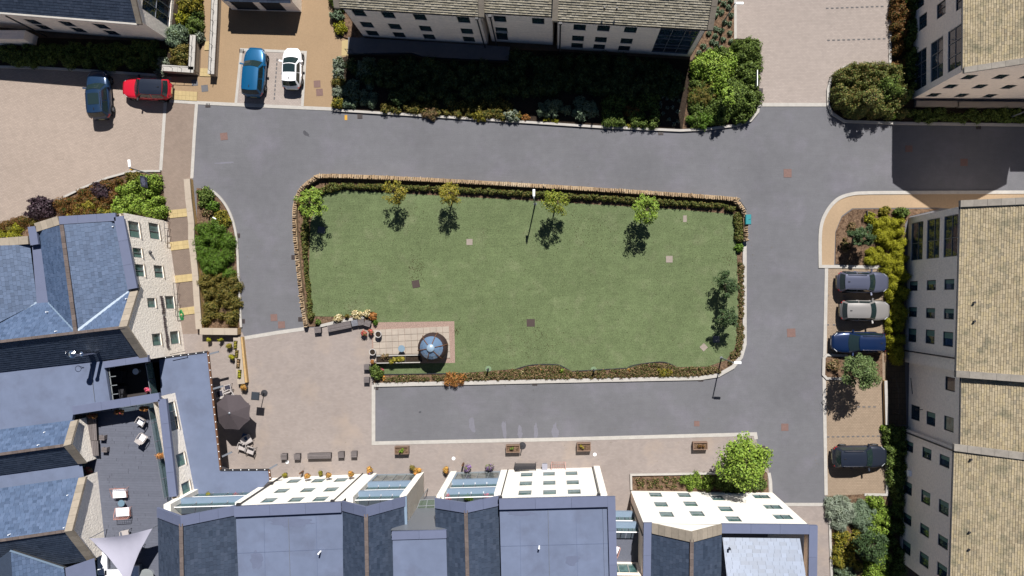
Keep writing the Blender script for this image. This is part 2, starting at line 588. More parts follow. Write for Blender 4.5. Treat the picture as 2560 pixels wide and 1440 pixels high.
SL = [B(108, 128, 162), B(132, 154, 190), B(118, 140, 176), B(142, 162, 198), B(100, 122, 156)]
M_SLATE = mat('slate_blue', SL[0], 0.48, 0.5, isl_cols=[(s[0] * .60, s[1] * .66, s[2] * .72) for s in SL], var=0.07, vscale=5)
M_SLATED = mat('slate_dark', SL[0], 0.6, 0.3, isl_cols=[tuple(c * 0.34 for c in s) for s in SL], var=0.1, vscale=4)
M_STILE = mat('stone_roof_tile', A(170, 150, 110), 0.95, 0.1, isl_cols=[B(190, 173, 144), B(227, 209, 176), B(212, 195, 164), B(222, 203, 164), B(182, 170, 148)], var=0.14, vscale=6, col2=B(160, 154, 130), c2scale=1.1, c2lo=0.52, c2hi=0.72, var2=0.08, vscale2=.3)
M_STILEN = mat('stone_roof_tile_weathered', A(150, 134, 104), 0.95, 0.1, isl_cols=[B(176, 168, 148), B(232, 222, 200), B(206, 196, 174), B(216, 206, 182)], var=0.2, vscale=6)
M_UNDER = mat('roof_underlay', (0.03, 0.03, 0.032), 0.9, 0.1)
M_RIDGE = mat('ridge_tile', A(120, 108, 104), 0.9, 0.2, isl=0.15, var=0.2, vscale=6)
M_DARKM = mat('dark_metal', (0.018, 0.018, 0.022), 0.5, 0.4)
M_GREYM = mat('grey_metal', A(150, 155, 165), 0.45, 0.5, metal=0.3)
M_STEEL = mat('stainless_steel', (0.62, 0.62, 0.64), 0.18, 0.5, metal=1.0)
M_WHITE = mat('white_paint', (0.78, 0.78, 0.78), 0.5, 0.4)
M_LAMPW = mat('lamp_head_white', (0.82, 0.84, 0.86), 0.35, 0.5)
M_GLASS = mat('window_glass', (0.012, 0.035, 0.04), 0.04, 0.6, var=0.4, vscale=0.8)
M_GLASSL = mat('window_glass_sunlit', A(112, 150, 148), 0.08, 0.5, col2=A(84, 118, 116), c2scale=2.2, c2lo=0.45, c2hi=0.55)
M_GLASSB = mat('window_glass_blue', (0.015, 0.03, 0.05), 0.04, 0.6, var=0.5, vscale=0.6)
M_CLEAR = mat('clear_glass', A(150, 180, 180), 0.05, 0.5, trans=(0.78, (0.86, 0.93, 0.92)))
M_CANGL = mat('canopy_glass', A(120, 135, 120), 0.08, 0.5, trans=(0.55, (0.8, 0.86, 0.8)))
M_FRAME = mat('window_frame', A(150, 156, 160), 0.5, 0.3)
M_FRAMED = mat('window_frame_dark', (0.03, 0.032, 0.036), 0.5, 0.3)
M_DECK = mat('deck_board', B(124, 128, 144), 0.8, 0.25, isl=0.05, var=0.08, vscale=4)
M_DECKD = mat('deck_board_dark', A(72, 66, 66), 0.8, 0.25, isl=0.1)
M_TIMB = mat('weathered_timber', A(130, 122, 122), 0.85, 0.2, isl=0.16, var=0.15, vscale=8)
M_TIMBB = mat('brown_timber', A(122, 88, 66), 0.8, 0.2, isl=0.1, var=0.2, vscale=8)
M_CUSH = mat('white_cushion', (0.72, 0.72, 0.76), 0.9, 0.2)
M_PINK = mat('pink_metal', A(214, 158, 146), 0.5, 0.3)
M_CHAIR = mat('woven_light_grey', A(206, 198, 196), 0.9, 0.2, var=0.12, vscale=25)
M_SAIL = mat('shade_sail_cloth', B(220, 218, 238), 0.9, 0.2, var=0.03, vscale=2)
M_PARA = mat('parasol_cloth', A(92, 84, 88), 0.9, 0.15, var=0.05, vscale=5)
M_TEAL = mat('teal_plastic', A(38, 150, 160), 0.5, 0.4)
M_YEL = mat('yellow_plastic', A(226, 170, 50), 0.5, 0.4)
M_HOSE = mat('green_hose', A(50, 170, 96), 0.6, 0.3)
M_POT = mat('pot_white', A(216, 210, 206), 0.7, 0.3, var=0.05, vscale=5)
M_POTD = mat('pot_dark', (0.03, 0.03, 0.034), 0.6, 0.3)
M_TYRE = mat('tyre_rubber', (0.012, 0.012, 0.012), 0.9, 0.2)
M_CARGL = mat('car_glass', (0.012, 0.022, 0.024), 0.03, 0.6)
M_CARBLK = mat('car_black_trim', (0.012, 0.012, 0.014), 0.35, 0.5)
M_RED = mat('tail_light_red', (0.4, 0.01, 0.015), 0.2, 0.5)
M_HEADL = mat('head_light_lens', (0.5, 0.52, 0.55), 0.1, 0.6)
M_PLATE = mat('number_plate', (0.6, 0.55, 0.3), 0.5, 0.3)
M_BARK = mat('bark', (0.10, 0.075, 0.055), 0.9, 0.1, var=0.3, vscale=10)

def leafmat(name, *cols, rough=0.6):
    return mat(name, A(*cols[0]), rough, 0.25, isl_cols=[A(*c, 1.38) for c in cols])
L_GREEN = leafmat('leaf_green', (52, 72, 28), (92, 112, 46), (112, 130, 58), (70, 92, 38))
L_BRIGHT = leafmat('leaf_bright_green', (78, 106, 30), (130, 156, 54), (106, 134, 44), (156, 174, 74))
L_YELG = leafmat('leaf_yellow_green', (110, 112, 22), (150, 150, 34), (134, 132, 28), (168, 160, 46))
L_LIME = leafmat('leaf_lime_mound', (130, 132, 22), (166, 164, 42), (150, 148, 32), (142, 142, 34))
L_OLIVE = leafmat('leaf_olive', (86, 82, 34), (118, 108, 46), (102, 92, 40), (130, 112, 52))
L_BROWN = leafmat('leaf_bronze_brown', (86, 56, 26), (120, 78, 36), (104, 84, 40), (96, 64, 30))
L_PURPLE = leafmat('leaf_purple', (36, 28, 34), (66, 50, 60), (50, 38, 46), (84, 64, 74))
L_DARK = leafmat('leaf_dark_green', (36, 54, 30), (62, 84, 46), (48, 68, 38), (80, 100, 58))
L_SILVER = leafmat('leaf_silver', (100, 114, 100), (146, 156, 136), (124, 136, 116), (160, 166, 150))
L_BLUE = leafmat('leaf_blue_green', (86, 106, 82), (120, 138, 110), (102, 122, 98), (132, 146, 122))
L_GOLD = leafmat('leaf_gold_green', (96, 96, 24), (142, 130, 40), (120, 118, 32), (160, 140, 56), (92, 110, 36))
L_HEDGE = leafmat('leaf_hedge_mixed', (66, 80, 38), (108, 116, 54), (92, 104, 48), (140, 112, 64), (82, 98, 46), (120, 124, 66))
L_CONIF = leafmat('leaf_conifer', (58, 88, 22), (96, 128, 38), (78, 110, 30), (110, 138, 48))
L_ORANGE = leafmat('leaf_dry_orange', (150, 96, 50), (196, 136, 76), (172, 118, 64), (130, 88, 48))
L_DRY = leafmat('leaf_dry_brown', (116, 92, 66), (158, 130, 96), (134, 106, 78), (96, 80, 50), (92, 98, 52))
F_RED = leafmat('petal_red', (186, 60, 66), (212, 100, 100), (98, 112, 56), (130, 104, 66))
F_ORA = leafmat('petal_orange', (206, 126, 60), (224, 168, 84), (140, 124, 60), (176, 120, 62), (104, 108, 52))
F_CREAM = leafmat('petal_cream', (226, 206, 160), (240, 226, 190), (150, 140, 70), (210, 186, 140))
F_PURP = leafmat('petal_purple', (120, 80, 150), (150, 110, 180), (120, 130, 70), (100, 90, 90))
F_PINK = leafmat('petal_pink', (220, 60, 110), (236, 110, 140), (90, 110, 50))

# ------------------------------------------------------------------ ground
mb = MB(); mb.poly([(-400, -400, -0.06), (400, -400, -0.06), (400, 400, -0.06), (-400, 400, -0.06)])
struct('ground', mb, M_EARTH)
sheet('road', [(440, 235), (2900, 235), (2900, 1290), (440, 1290)], 0.0, M_ASPH)

# north-west forecourt of block paving
sheet('forecourt_paving', [(-260, 150), (100, 168), (300, 180), (430, 192), (424, 225), (414, 256), (402, 425), (372, 428), (328, 430), (270, 446), (210, 470), (150, 500), (75, 542), (0, 568), (-260, 640)], 0.012, M_PAVE_NW)
# footway running down beside the western building
sheet('footway', [(414, 256), (492, 258), (487, 340), (480, 450), (486, 520), (494, 580), (497, 640), (506, 760), (512, 825), (606, 830), (640, 1000), (690, 1190), (440, 1190), (430, 880), (447, 720), (418, 556), (404, 428)], 0.016, M_PAVE_FOOT)
# resin drive at the top
sheet('resin_drive', [(516, -150), (846, -150), (832, 20), (830, 50), (834, 75), (848, 92), (868, 100), (880, 128), (862, 150), (840, 165), (836, 272), (495, 256), (424, 226), (430, 192), (500, 192)], 0.012, M_RESIN)
sheet('parking_bay', [(603, 126), (763, 133), (756, 266), (590, 260)], 0.020, M_PAVE_NE)
# north-east court
sheet('court_paving', [(1838, -150), (2240, -150), (2228, 168), (2110, 168), (2078, 205), (2070, 262), (1900, 262), (1896, 200), (1898, 100), (1838, 98)], 0.012, M_PAVE_NE)
# southern plaza
sheet('plaza_paving', [(612, 845), (760, 822), (930, 800), (933, 1110), (1400, 1100), (1888, 1086), (1892, 1105), (1918, 1160), (1926, 1200), (1930, 1262), (2066, 1262), (2100, 1600), (420, 1600), (420, 1180), (620, 1180)], 0.020, M_PAVE_PZ)
# eastern bays and path
sheet('bay_paving_east', [(2066, 668), (2240, 668), (2240, 1250), (2062, 1240)], 0.012, M_PAVE_E)
sheet('yard_paving', [(440, 836), (606, 831), (614, 848), (640, 1000), (690, 1190), (440, 1190)], 0.0182, M_PAVE_PZ)
epath_out = [(2050, 665), (2051, 575), (2066, 530), (2094, 498), (2130, 485), (2165, 482.5), (2200, 482), (2235, 481.8), (2400, 481), (2900, 480)]
sheet('path_east', smooth_path(epath_out, 5) + [(2900, 560), (2340, 519), (2200, 520), (2130, 521), (2104, 540), (2088, 580), (2085, 665)], 0.024, M_RESIN_E)

# kerbs and flush edging strips
kerb('kerb_forecourt', [(414, 250), (402, 426)], 0.26)
kerb('kerb_footway', [(492, 256), (486, 340), (480, 446)], 0.26)
kerb('kerb_drive', [(424, 252), (495, 257), (700, 267), (838, 273)], 0.28)
kerb('kerb_bay', [(590, 258), (604, 124), (764, 131), (756, 267)], 0.22, z1=0.035)
kerb('kerb_court', [(1895, 262), (2072, 262)], 0.3)
kerb('kerb_court_edge', [(1838, -150), (1838, 98)], 0.22, z1=0.09)
kerb('kerb_court_side', [(2229, -150), (2224, 170)], 0.2, z1=0.09)
kerb('kerb_plaza', [(612, 845), (690, 832), (760, 822)], 0.3)
kerb('kerb_plaza_road', [(934, 962), (934, 1108), (1160, 1103), (1400, 1098), (1888, 1085), (1890, 1098)], 0.3, z1=0.035)
kerb('kerb_bays_east', [(2066, 668), (2062, 870), (2060, 945), (2065, 1238)], 0.28)
kerb('kerb_path_east', smooth_path(epath_out, 5), 0.28, z1=0.06)
kerb('kerb_path_end', [(2046, 666), (2215, 668)], 0.26, z1=0.06)
kerb('kerb_corner', [(1922, 1182), (1926, 1205), (1927, 1240)], 0.26, z1=0.06)
kerb('kerb_road_end', [(1928, 1261), (2062, 1261)], 0.26)

# dark marker blocks that divide the bays
def bay_marks(px0, px1, n, name='bay_marking', z=0.028, w=0.22, h=0.1):
    mb = MB()
    a, b = P(*px0), P(*px1)
    rz = math.atan2(b.y - a.y, b.x - a.x)
    for i in range(n):
        c = lerp(a, b, i / max(1, n - 1))
        mb.box((c.x, c.y, z), (w, h, 0.008), rz)
    return mb.build(name, MARK, None, kind='structure')
MARK = mat('marking_block', A(118, 116, 118), 0.9, 0.2)
bay_marks((2068, 21), (2205, 16), 12)
bay_marks((2071, 101), (2210, 97), 12)
bay_marks((2068, 739), (2110, 740), 2)
bay_marks((2069, 812), (2085, 812), 2)
bay_marks((2070, 1092), (2195, 1090), 11)
bay_marks((2146, 1017), (2186, 1017), 4)
bay_marks((2072, 1165), (2088, 1165), 2)
bay_marks((693, 150), (686, 246), 10)

# lawn island
isl_outer = [(762, 818), (752, 740), (740, 640), (733, 560), (735, 505), (752, 466), (785, 442), (830, 434), (1100, 446), (1480, 468), (1810, 491), (1842, 500), (1860, 520), (1868, 555), (1862, 700), (1862, 860), (1853, 893), (1832, 918), (1795, 938), (1750, 945), (1400, 952), (934, 962), (932, 806), (850, 812)]
sheet('island_bed', isl_outer, 0.03, M_SOIL)
lawn_px = [(775, 790), (772, 720), (776, 560), (800, 480), (860, 476), (1300, 500), (1700, 524), (1838, 536), (1842, 640), (1846, 760), (1844, 840), (1836, 872), (1815, 900), (1770, 916), (1690, 918), (1660, 906), (1620, 906), (1570, 920), (1430, 928), (1395, 914), (1330, 912), (1290, 922), (1140, 934), (960, 936), (940, 905), (1135, 905), (1135, 805), (945, 808), (935, 782), (850, 792)]
sheet('lawn', lawn_px, 0.055, M_LAWN)
mb = MB()
for q in strip_quads(G([(1846, 600), (1861, 602), (1861, 860), (1852, 892), (1832, 917), (1795, 938), (1750, 945), (1400, 952), (936, 962)][1:]), -0.16, 0.16):
    mb.prism(q, -0.02, 0.12)
struct('kerb_island', mb, M_KERB)
mb = MB()
for q in strip_quads(G([(800, 815), (850, 803), (912, 792)]), -0.12, 0.12): mb.prism(q, 0.0, 0.13)
struct('kerb_island_step', mb, M_KERB)
# dark edging of the lawn scallops
mb = MB()
for path in ([(1290, 922), (1330, 912), (1390, 911), (1410, 918), (1428, 928)], [(1565, 922), (1580, 914), (1620, 907), (1660, 905), (1690, 916)], [(945, 936), (1140, 933)], [(1428, 928), (1565, 920)]):
    for q in strip_quads(G(smooth_path(path)), -0.03, 0.03): mb.prism(q, 0.02, 0.1)
struct('lawn_edging', mb, M_DARKM)

# patio slabs (each a slab of its own)
patio = sheet('patio', [(930, 806), (1136, 803), (1138, 907), (946, 909), (930, 905)], 0.066, M_GRAVEL)
sl = MB(); sl.box((0, 0, 0), (0.505, 0.505, 0.05))
slab_me = sl.build('slab', M_SLAB, None).data
bpy.data.objects.remove(bpy.data.objects['slab'])
o0 = P(932, 824); ux = (P(1126, 815) - o0).normalized(); uy = Vector((-ux.y, ux.x, 0)) * -1
def slab_at(parent, pos, rz, sx=1, sy=1, me=None, m=None):
    o = bpy.data.objects.new('slab', me or slab_me)
    COL.objects.link(o)
    place(o, parent, pos)
    o.rotation_euler[2] = rz
    o.scale = (sx, sy, 1)
    return o
rz = math.atan2(ux.y, ux.x)
for i in range(12):
    for j in range(5):
        p = o0 + ux * (0.27 + i * 0.53) + uy * (0.27 + j * 0.53)
        slab_at(patio, (p.x, p.y, 0.075 + random.uniform(-0.004, 0.004)), rz)

# tactile paving strips, slab by slab
tm = MB(); tm.box((0, 0, 0), (0.39, 0.39, 0.04))
to = tm.build('tactile_slab', M_TACT, None); tact_me = to.data; bpy.data.objects.remove(to)
def tactile(c0, c1, c2, nu, nv):
    """c0->c1 along, c0->c2 across (pixels)"""
    a, b, c = P(*c0), P(*c1), P(*c2)
    mb = MB(); mb.prism([a, b, b + c - a, c], 0.0, 0.022)
    base = struct('tactile_paving', mb, M_TACT)
    u, v = (b - a) / nu, (c - a) / nv
    rz = math.atan2(u.y, u.x)
    for i in range(nu):
        for j in range(nv):
            p = a + u * (i + 0.5) + v * (j + 0.5)
            o = slab_at(base, (p.x, p.y, 0.032), rz, u.length / 0.4, v.length / 0.4, me=tact_me)
            o.name = 'slab'
tactile((420, 526), (478, 520), (423, 546), 5, 2)
tactile((422, 606), (480, 599), (425, 627), 5, 2)
tactile((430, 690), (490, 683), (434, 708), 5, 2)
tactile((446, 771), (492, 765), (450, 789), 4, 2)
tactile((428, 226), (494, 230), (427, 249), 7, 2)
tactile((514, 104), (540, 104), (511, 126), 3, 2)
tactile((502, 171), (537, 172), (500, 191), 4, 2)

# manhole covers, gullies
def cover(px, w, h, rz, m, label, cat='manhole', bars=0, z=0.005, group=None):
    c = P(*px)
    root = empty('manhole_cover' if not bars else 'drain_grate', (c.x, c.y, z), label, cat, group)
    mb = MB()
    mb.box((c.x, c.y, z + 0.004), (w, h, 0.01), rz)
    mb.build('cover' if not bars else 'frame', m, root)
    u = Vector((math.cos(rz), math.sin(rz), 0)); v = Vector((-u.y, u.x, 0))
    if bars:
        for i in range(bars):
            q = c + u * ((i + 0.5) / bars - 0.5) * w * 0.9
            mb = MB(); mb.box((q.x, q.y, z + 0.018), (w * 0.45 / bars, h * 0.82, 0.018), rz)
            mb.build('bar', M_DARKM, root)
    else:
        mb = MB()
        for s in (-1, 1):
            q = c + u * s * w * 0.47; mb.box((q.x, q.y, z + 0.008), (w * 0.06, h, 0.012), rz)
            q = c + v * s * h * 0.47; mb.box((q.x, q.y, z + 0.0075), (w * 0.87, h * 0.06, 0.012), rz)
        mb.build('rim', m, root)
    return root
cover((560, 341), .6, .6, 0.1, M_IRON, 'pale rust square manhole cover on the road below the blue car')
cover((1969, 433), .66, .7, 0, M_IRON, 'pale pinkish manhole cover on the road facing the shaded road')
cover((1978, 832), .7, .7, 0.05, M_IRON, 'rusty manhole cover on the east road beside the silver car')
cover((1962, 1068), .6, .6, 0, M_IRON, 'rusty manhole cover on the road north of the bright green tree')
cover((1742, 1059), .45, .45, 0, M_IRON, 'small brown manhole cover on the road above the eastern planter')
cover((685, 794), .56, .58, 0.05, M_IRON, 'left of two brown manhole covers on the west road')
cover((704, 812), .58, .58, 0.05, M_IRON, 'right of two brown manhole covers on the west road')
cover((793, 210), .55, .58, 0.05, M_IRON, 'upper of two brown manhole covers on the tan drive', z=0.016)
cover((799, 231), .55, .58, 0.05, M_IRON, 'lower of two brown manhole covers on the tan drive', z=0.016)
cover((2272, 372), .6, .55, 0, M_IRON, 'manhole cover in the shaded road near the shadow edge')
cover((2410, 406), .6, .6, 0, M_IRON, 'manhole cover deep in the shaded road')
cover((1906, 1124), .55, .55, 0.3, M_IRON2, 'dark round-cornered manhole cover beside the bright green tree')
cover((512, 221), .55, .55, 0.1, M_SLABD, 'dark grey square cover on the tan pavement by the yellow slabs', z=0.016)
cover((487, 207), .5, .5, 0.1, M_SLABD, 'dark grey cover against the low pale wall', z=0.016)
cover((152, 390), .55, .55, 0, M_PAVE_NW, 'paved-in square cover on the forecourt', z=0.014)
M_COVC = mat('concrete_cover', A(172, 160, 150), 0.9, 0.2, var=0.12, vscale=8)
cover((1174, 605), .5, .5, 0, M_COVC, 'pale square cover in the lawn below the second lawn tree', z=0.06)
cover((1673, 648), .55, .55, 0, M_COVC, 'pale square cover in the eastern lawn', z=0.06)
cover((1040, 710), .62, .62, 0.2, M_IRON2, 'dark earth-stained cover in the western lawn', z=0.06)
cover((1327, 807), .68, .62, 0, M_IRON2, 'dark cover in the middle of the lower lawn', z=0.06)
cover((1759, 868), .5, .5, 0.75, M_COVC, 'pale cover set diagonally at the south-east lawn corner', z=0.06)
cover((1790, 848), .55, .55, 0, M_SLABD, 'cover in the shade of the lower dark tree', z=0.06)
cover((804, 575), .6, .55, -0.1, M_SLABD, 'cover in the shade of the corner lawn tree', z=0.06)
cover((1712, 547), .3, .55, 0, M_COVC, 'faint narrow cover in the upper right lawn', z=0.056)
gul = [((520, 263), 0, 'drain grate at the road edge below the tan drive'), ((900, 291), 0, 'drain grate right of the yellow box'),
       ((1652, 332), 0, 'drain grate under the long dark flower bed'), ((594, 589), 0, 'drain grate beside the conifer hedge'),
       ((606, 803), 0, 'drain grate at the foot of the conifer hedge bed'), ((735, 643), 0, 'drain grate against the curved stone wall'),
       ((752, 798), 0, 'drain grate at the south end of the stone wall'), ((1337, 958), 0, 'drain grate below the lawn scallop'),
       ((1752, 948), 0, 'drain grate left of the lamp post shadow'), ((940, 969), 0, 'drain grate at the plaza corner of the lawn'),
       ((1901, 226), 0, 'drain grate by the north-east court'), ((605, 128), 0, 'drain grate in the corner of the parking bay'), ((2446, 318), 0, 'drain grate in the shaded kerb')]
for p, r, lb in gul:
    cover(p, .42, .36, r, M_IRON2, lb, 'drain', bars=3, z=0.022)
cover((865, 294), .22, .42, 0, M_YEL, 'yellow rectangular hydrant cover on the road by the flower bed', 'hydrant cover')

# stains and pale scuffs with shapes of their own
STAIN = mat('road_stain_dark', A(92, 92, 98), 0.9, 0.2, var=0.15, vscale=5)
SCUFF = mat('road_scuff_pale', A(136, 135, 146), 0.9, 0.2, var=0.1, vscale=5)
def blotch(px, rx, ry, rz, m, z=0.004, name='road_stain'):
    c = P(*px); mb = MB(); pts = []
    for k in range(18):
        a = 2 * math.pi * k / 18; f = random.uniform(0.6, 1.1)
        x, y = rx * f * math.cos(a), ry * f * math.sin(a)
        pts.append((c.x + x * math.cos(rz) - y * math.sin(rz), c.y + x * math.sin(rz) + y * math.cos(rz), z))
    mb.poly(pts); return mb.build(name, m, None, kind='structure')
blotch((765, 334), .38, .16, -0.7, STAIN)
blotch((1050, 1030), .16, .1, 0.6, STAIN)
for px, rx, ry in (((1260, 1073), .22, .95), ((1300, 1085), .25, .75), ((1340, 1078), .22, .8), ((1388, 1078), .3, .8), ((1180, 1065), .3, .7)):
    blotch(px, rx, ry, 0.1, SCUFF, 0.004)
blotch((560, 407), .8, .1, 0.05, SCUFF)
# ------------------------------------------------------------------ building helpers
CAMV = Vector((0, 0, CAM_H))
def v2(p): return Vector((p[0], p[1], 0))

class Wall:
    """vertical wall from A to B (world xy), facing the camera axis"""
    def __init__(self, a, b, z0, z1, face=None):
        self.a, self.b, self.z0, self.z1 = v2(a), v2(b), z0, z1
        self.d = (self.b - self.a); self.len = self.d.length; self.d.normalize()
        n = Vector((self.d.y, -self.d.x, 0))
        ref = -(self.a + self.b) / 2 if face is None else Vector((face[0], face[1], 0))
        if n.dot(ref) < 0: n = -n
        self.n = n
        self.w = []
    def hit(self, px, py):
        d = P(px, py, 0) - CAMV
        t = self.n.dot(self.a - CAMV) / self.n.dot(d)
        q = CAMV + d * t
        return (q - self.a).dot(self.d), q.z
    def win(self, px, py, w=0.95, h=1.35, **k):
        u, z = self.hit(px, py)
        z = max(z, self.z0 + h / 2 + .45)
        self.w.append((u - w / 2, u + w / 2, z - h / 2, z + h / 2, k)); return self
    def winrect(self, u0, u1, za, zb, **k):
        self.w.append((u0, u1, za, zb, k)); return self
    def pt(self, u, z, dep=0.0):
        q = self.a + self.d * u - self.n * dep
        return Vector((q.x, q.y, z))
    def build(self, parent, m, name='wall', gable=None, glass=None, frame=None, depth=0.07, sill=None, base=None):
        ws = []
        for (u0, u1, za, zb, k) in self.w:
            u0, u1 = max(0.06, u0), min(self.len - 0.06, u1)
            za, zb = max(self.z0 + 0.05, za), min(self.z1 - 0.05, zb)
            if u1 - u0 > 0.15 and zb - za > 0.15: ws.append((u0, u1, za, zb, k))
        us = sorted(set([0, self.len] + [w[0] for w in ws] + [w[1] for w in ws]))
        zs = sorted(set([self.z0, self.z1] + [w[2] for w in ws] + [w[3] for w in ws]))
        mb = MB()
        flip = self.d.cross(Vector((0, 0, 1))).dot(self.n) < 0
        def face(p): mb.poly(p[::-1] if flip else p)
        for i in range(len(us) - 1):
            for j in range(len(zs) - 1):
                uc, zc = (us[i] + us[i + 1]) / 2, (zs[j] + zs[j + 1]) / 2
                if any(w[0] < uc < w[1] and w[2] < zc < w[3] for w in ws): continue
                face([self.pt(us[i], zs[j]), self.pt(us[i + 1], zs[j]), self.pt(us[i + 1], zs[j + 1]), self.pt(us[i], zs[j + 1])])
        if gable:
            face([self.pt(0, self.z1)] + [self.pt(self.len, self.z1)] + [self.pt(u, z) for u, z in gable])
        for (u0, u1, za, zb, k) in ws:
            dp = depth + 0.06
            c = [(u0, za), (u1, za), (u1, zb), (u0, zb)]
            for e in range(4):
                (ua, z_a), (ub, z_b) = c[e], c[(e + 1) % 4]
                mb.poly([self.pt(ua, z_a), self.pt(ua, z_a, dp), self.pt(ub, z_b, dp), self.pt(ub, z_b)])
        # back sheet closes the wall
        mb.poly([self.pt(0, self.z0, 0.35), self.pt(self.len, self.z0, 0.35), self.pt(self.len, self.z1, 0.35), self.pt(0, self.z1, 0.35)])
        wo = mb.build(name, m, parent)
        for (u0, u1, za, zb, k) in ws:
            fm = k.get('frame', frame or M_FRAME); gm = k.get('glass', glass or M_GLASS)
            f = MB(); t = 0.055
            def bar(ua, ub, z_a, z_b, d0=0.0, d1=0.07):
                c = [self.pt(ua, z_a, depth + d0 - 0.03), self.pt(ub, z_a, depth + d0 - 0.03), self.pt(ub, z_b, depth + d0 - 0.03), self.pt(ua, z_b, depth + d0 - 0.03)]
                d = [p - self.n * d1 for p in c]
                f.loft(d, c)
            bar(u0 + .004, u0 + t, za + .004, zb - .004); bar(u1 - t, u1 - .004, za + .004, zb - .004)
            bar(u0 + t, u1 - t, za + .004, za + t); bar(u0 + t, u1 - t, zb - t, zb - .004)
            for q in k.get('mull', []): bar(lerp(u0, u1, q) - 0.025, lerp(u0, u1, q) + 0.025, za + t, zb - t, 0.004)
            for q in k.get('trans', []): bar(u0 + t, u1 - t, lerp(za, zb, q) - 0.025, lerp(za, zb, q) + 0.025, 0.007)
            wobj = f.build('window', fm, parent)
            p = MB(); q4 = [self.pt(u0 + .01, za + .01, depth + 0.02), self.pt(u1 - .01, za + .01, depth + 0.02), self.pt(u1 - .01, zb - .01, depth + 0.02), self.pt(u0 + .01, zb - .01, depth + 0.02)]
            p.poly(q4[::-1] if flip else q4)
            p.build('pane', gm, wobj)
            if k.get('blind'):
                bl = MB(); s = k['blind']
                if s < 0: ua, ub = lerp(u1, u0, -s), u1 - .06
                else: ua, ub = u0 + .06, lerp(u0, u1, s)
                q4 = [self.pt(ua, za + .06, depth + 0.012), self.pt(ub, za + .06, depth + 0.012), self.pt(ub, zb - .06, depth + 0.012), self.pt(ua, zb - .06, depth + 0.012)]
                bl.poly(q4[::-1] if flip else q4)
                bl.build('blind', M_BLIND, wobj)
            if sill is not None:
                sb = MB()
                c = [self.pt(u0 - .05, za - .09, -0.05), self.pt(u1 + .05, za - .09, -0.05), self.pt(u1 + .05, za - .012, -0.05), self.pt(u0 - .05, za - .012, -0.05)]
                sb.loft([p - self.n * 0.1 for p in c], c)
                sb.build('sill', sill, wobj)
        return wo
M_GLASSG = mat('shopfront_glass', B(150, 160, 158), .1, .5, col2=B(110, 116, 116), c2scale=1.6, c2lo=.45, c2hi=.6)
M_BLIND = mat('curtain_teal', A(120, 160, 150), 0.6, 0.3)

def clip_poly(poly, clip):
    """Sutherland-Hodgman, clip is convex CCW list of (u,v)"""
    out = poly
    for i in range(len(clip)):
        a, b = clip[i], clip[(i + 1) % len(clip)]
        src, out = out, []
        if not src: return []
        def side(p): return (b[0] - a[0]) * (p[1] - a[1]) - (b[1] - a[1]) * (p[0] - a[0])
        for j in range(len(src)):
            p, q = src[j], src[(j + 1) % len(src)]
            sp, sq = side(p), side(q)
            if sp >= 0: out.append(p)
            if (sp >= 0) != (sq >= 0):
                t = sp / (sp - sq); out.append((p[0] + (q[0] - p[0]) * t, p[1] + (q[1] - p[1]) * t))
    return out

TILE_ME = {}
def tile_mesh(m):
    if m.name not in TILE_ME:
        b = MB(); b.loft([(0, 0, -1), (1, 0, -1), (1, 1, -1), (0, 1, -1)], [(0, 0, 0), (1, 0, 0), (1, 1, 0), (0, 1, 0)])
        o = b.build('tile_piece', m, None, local=True); TILE_ME[m.name] = o.data; bpy.data.objects.remove(o)
    return TILE_ME[m.name]

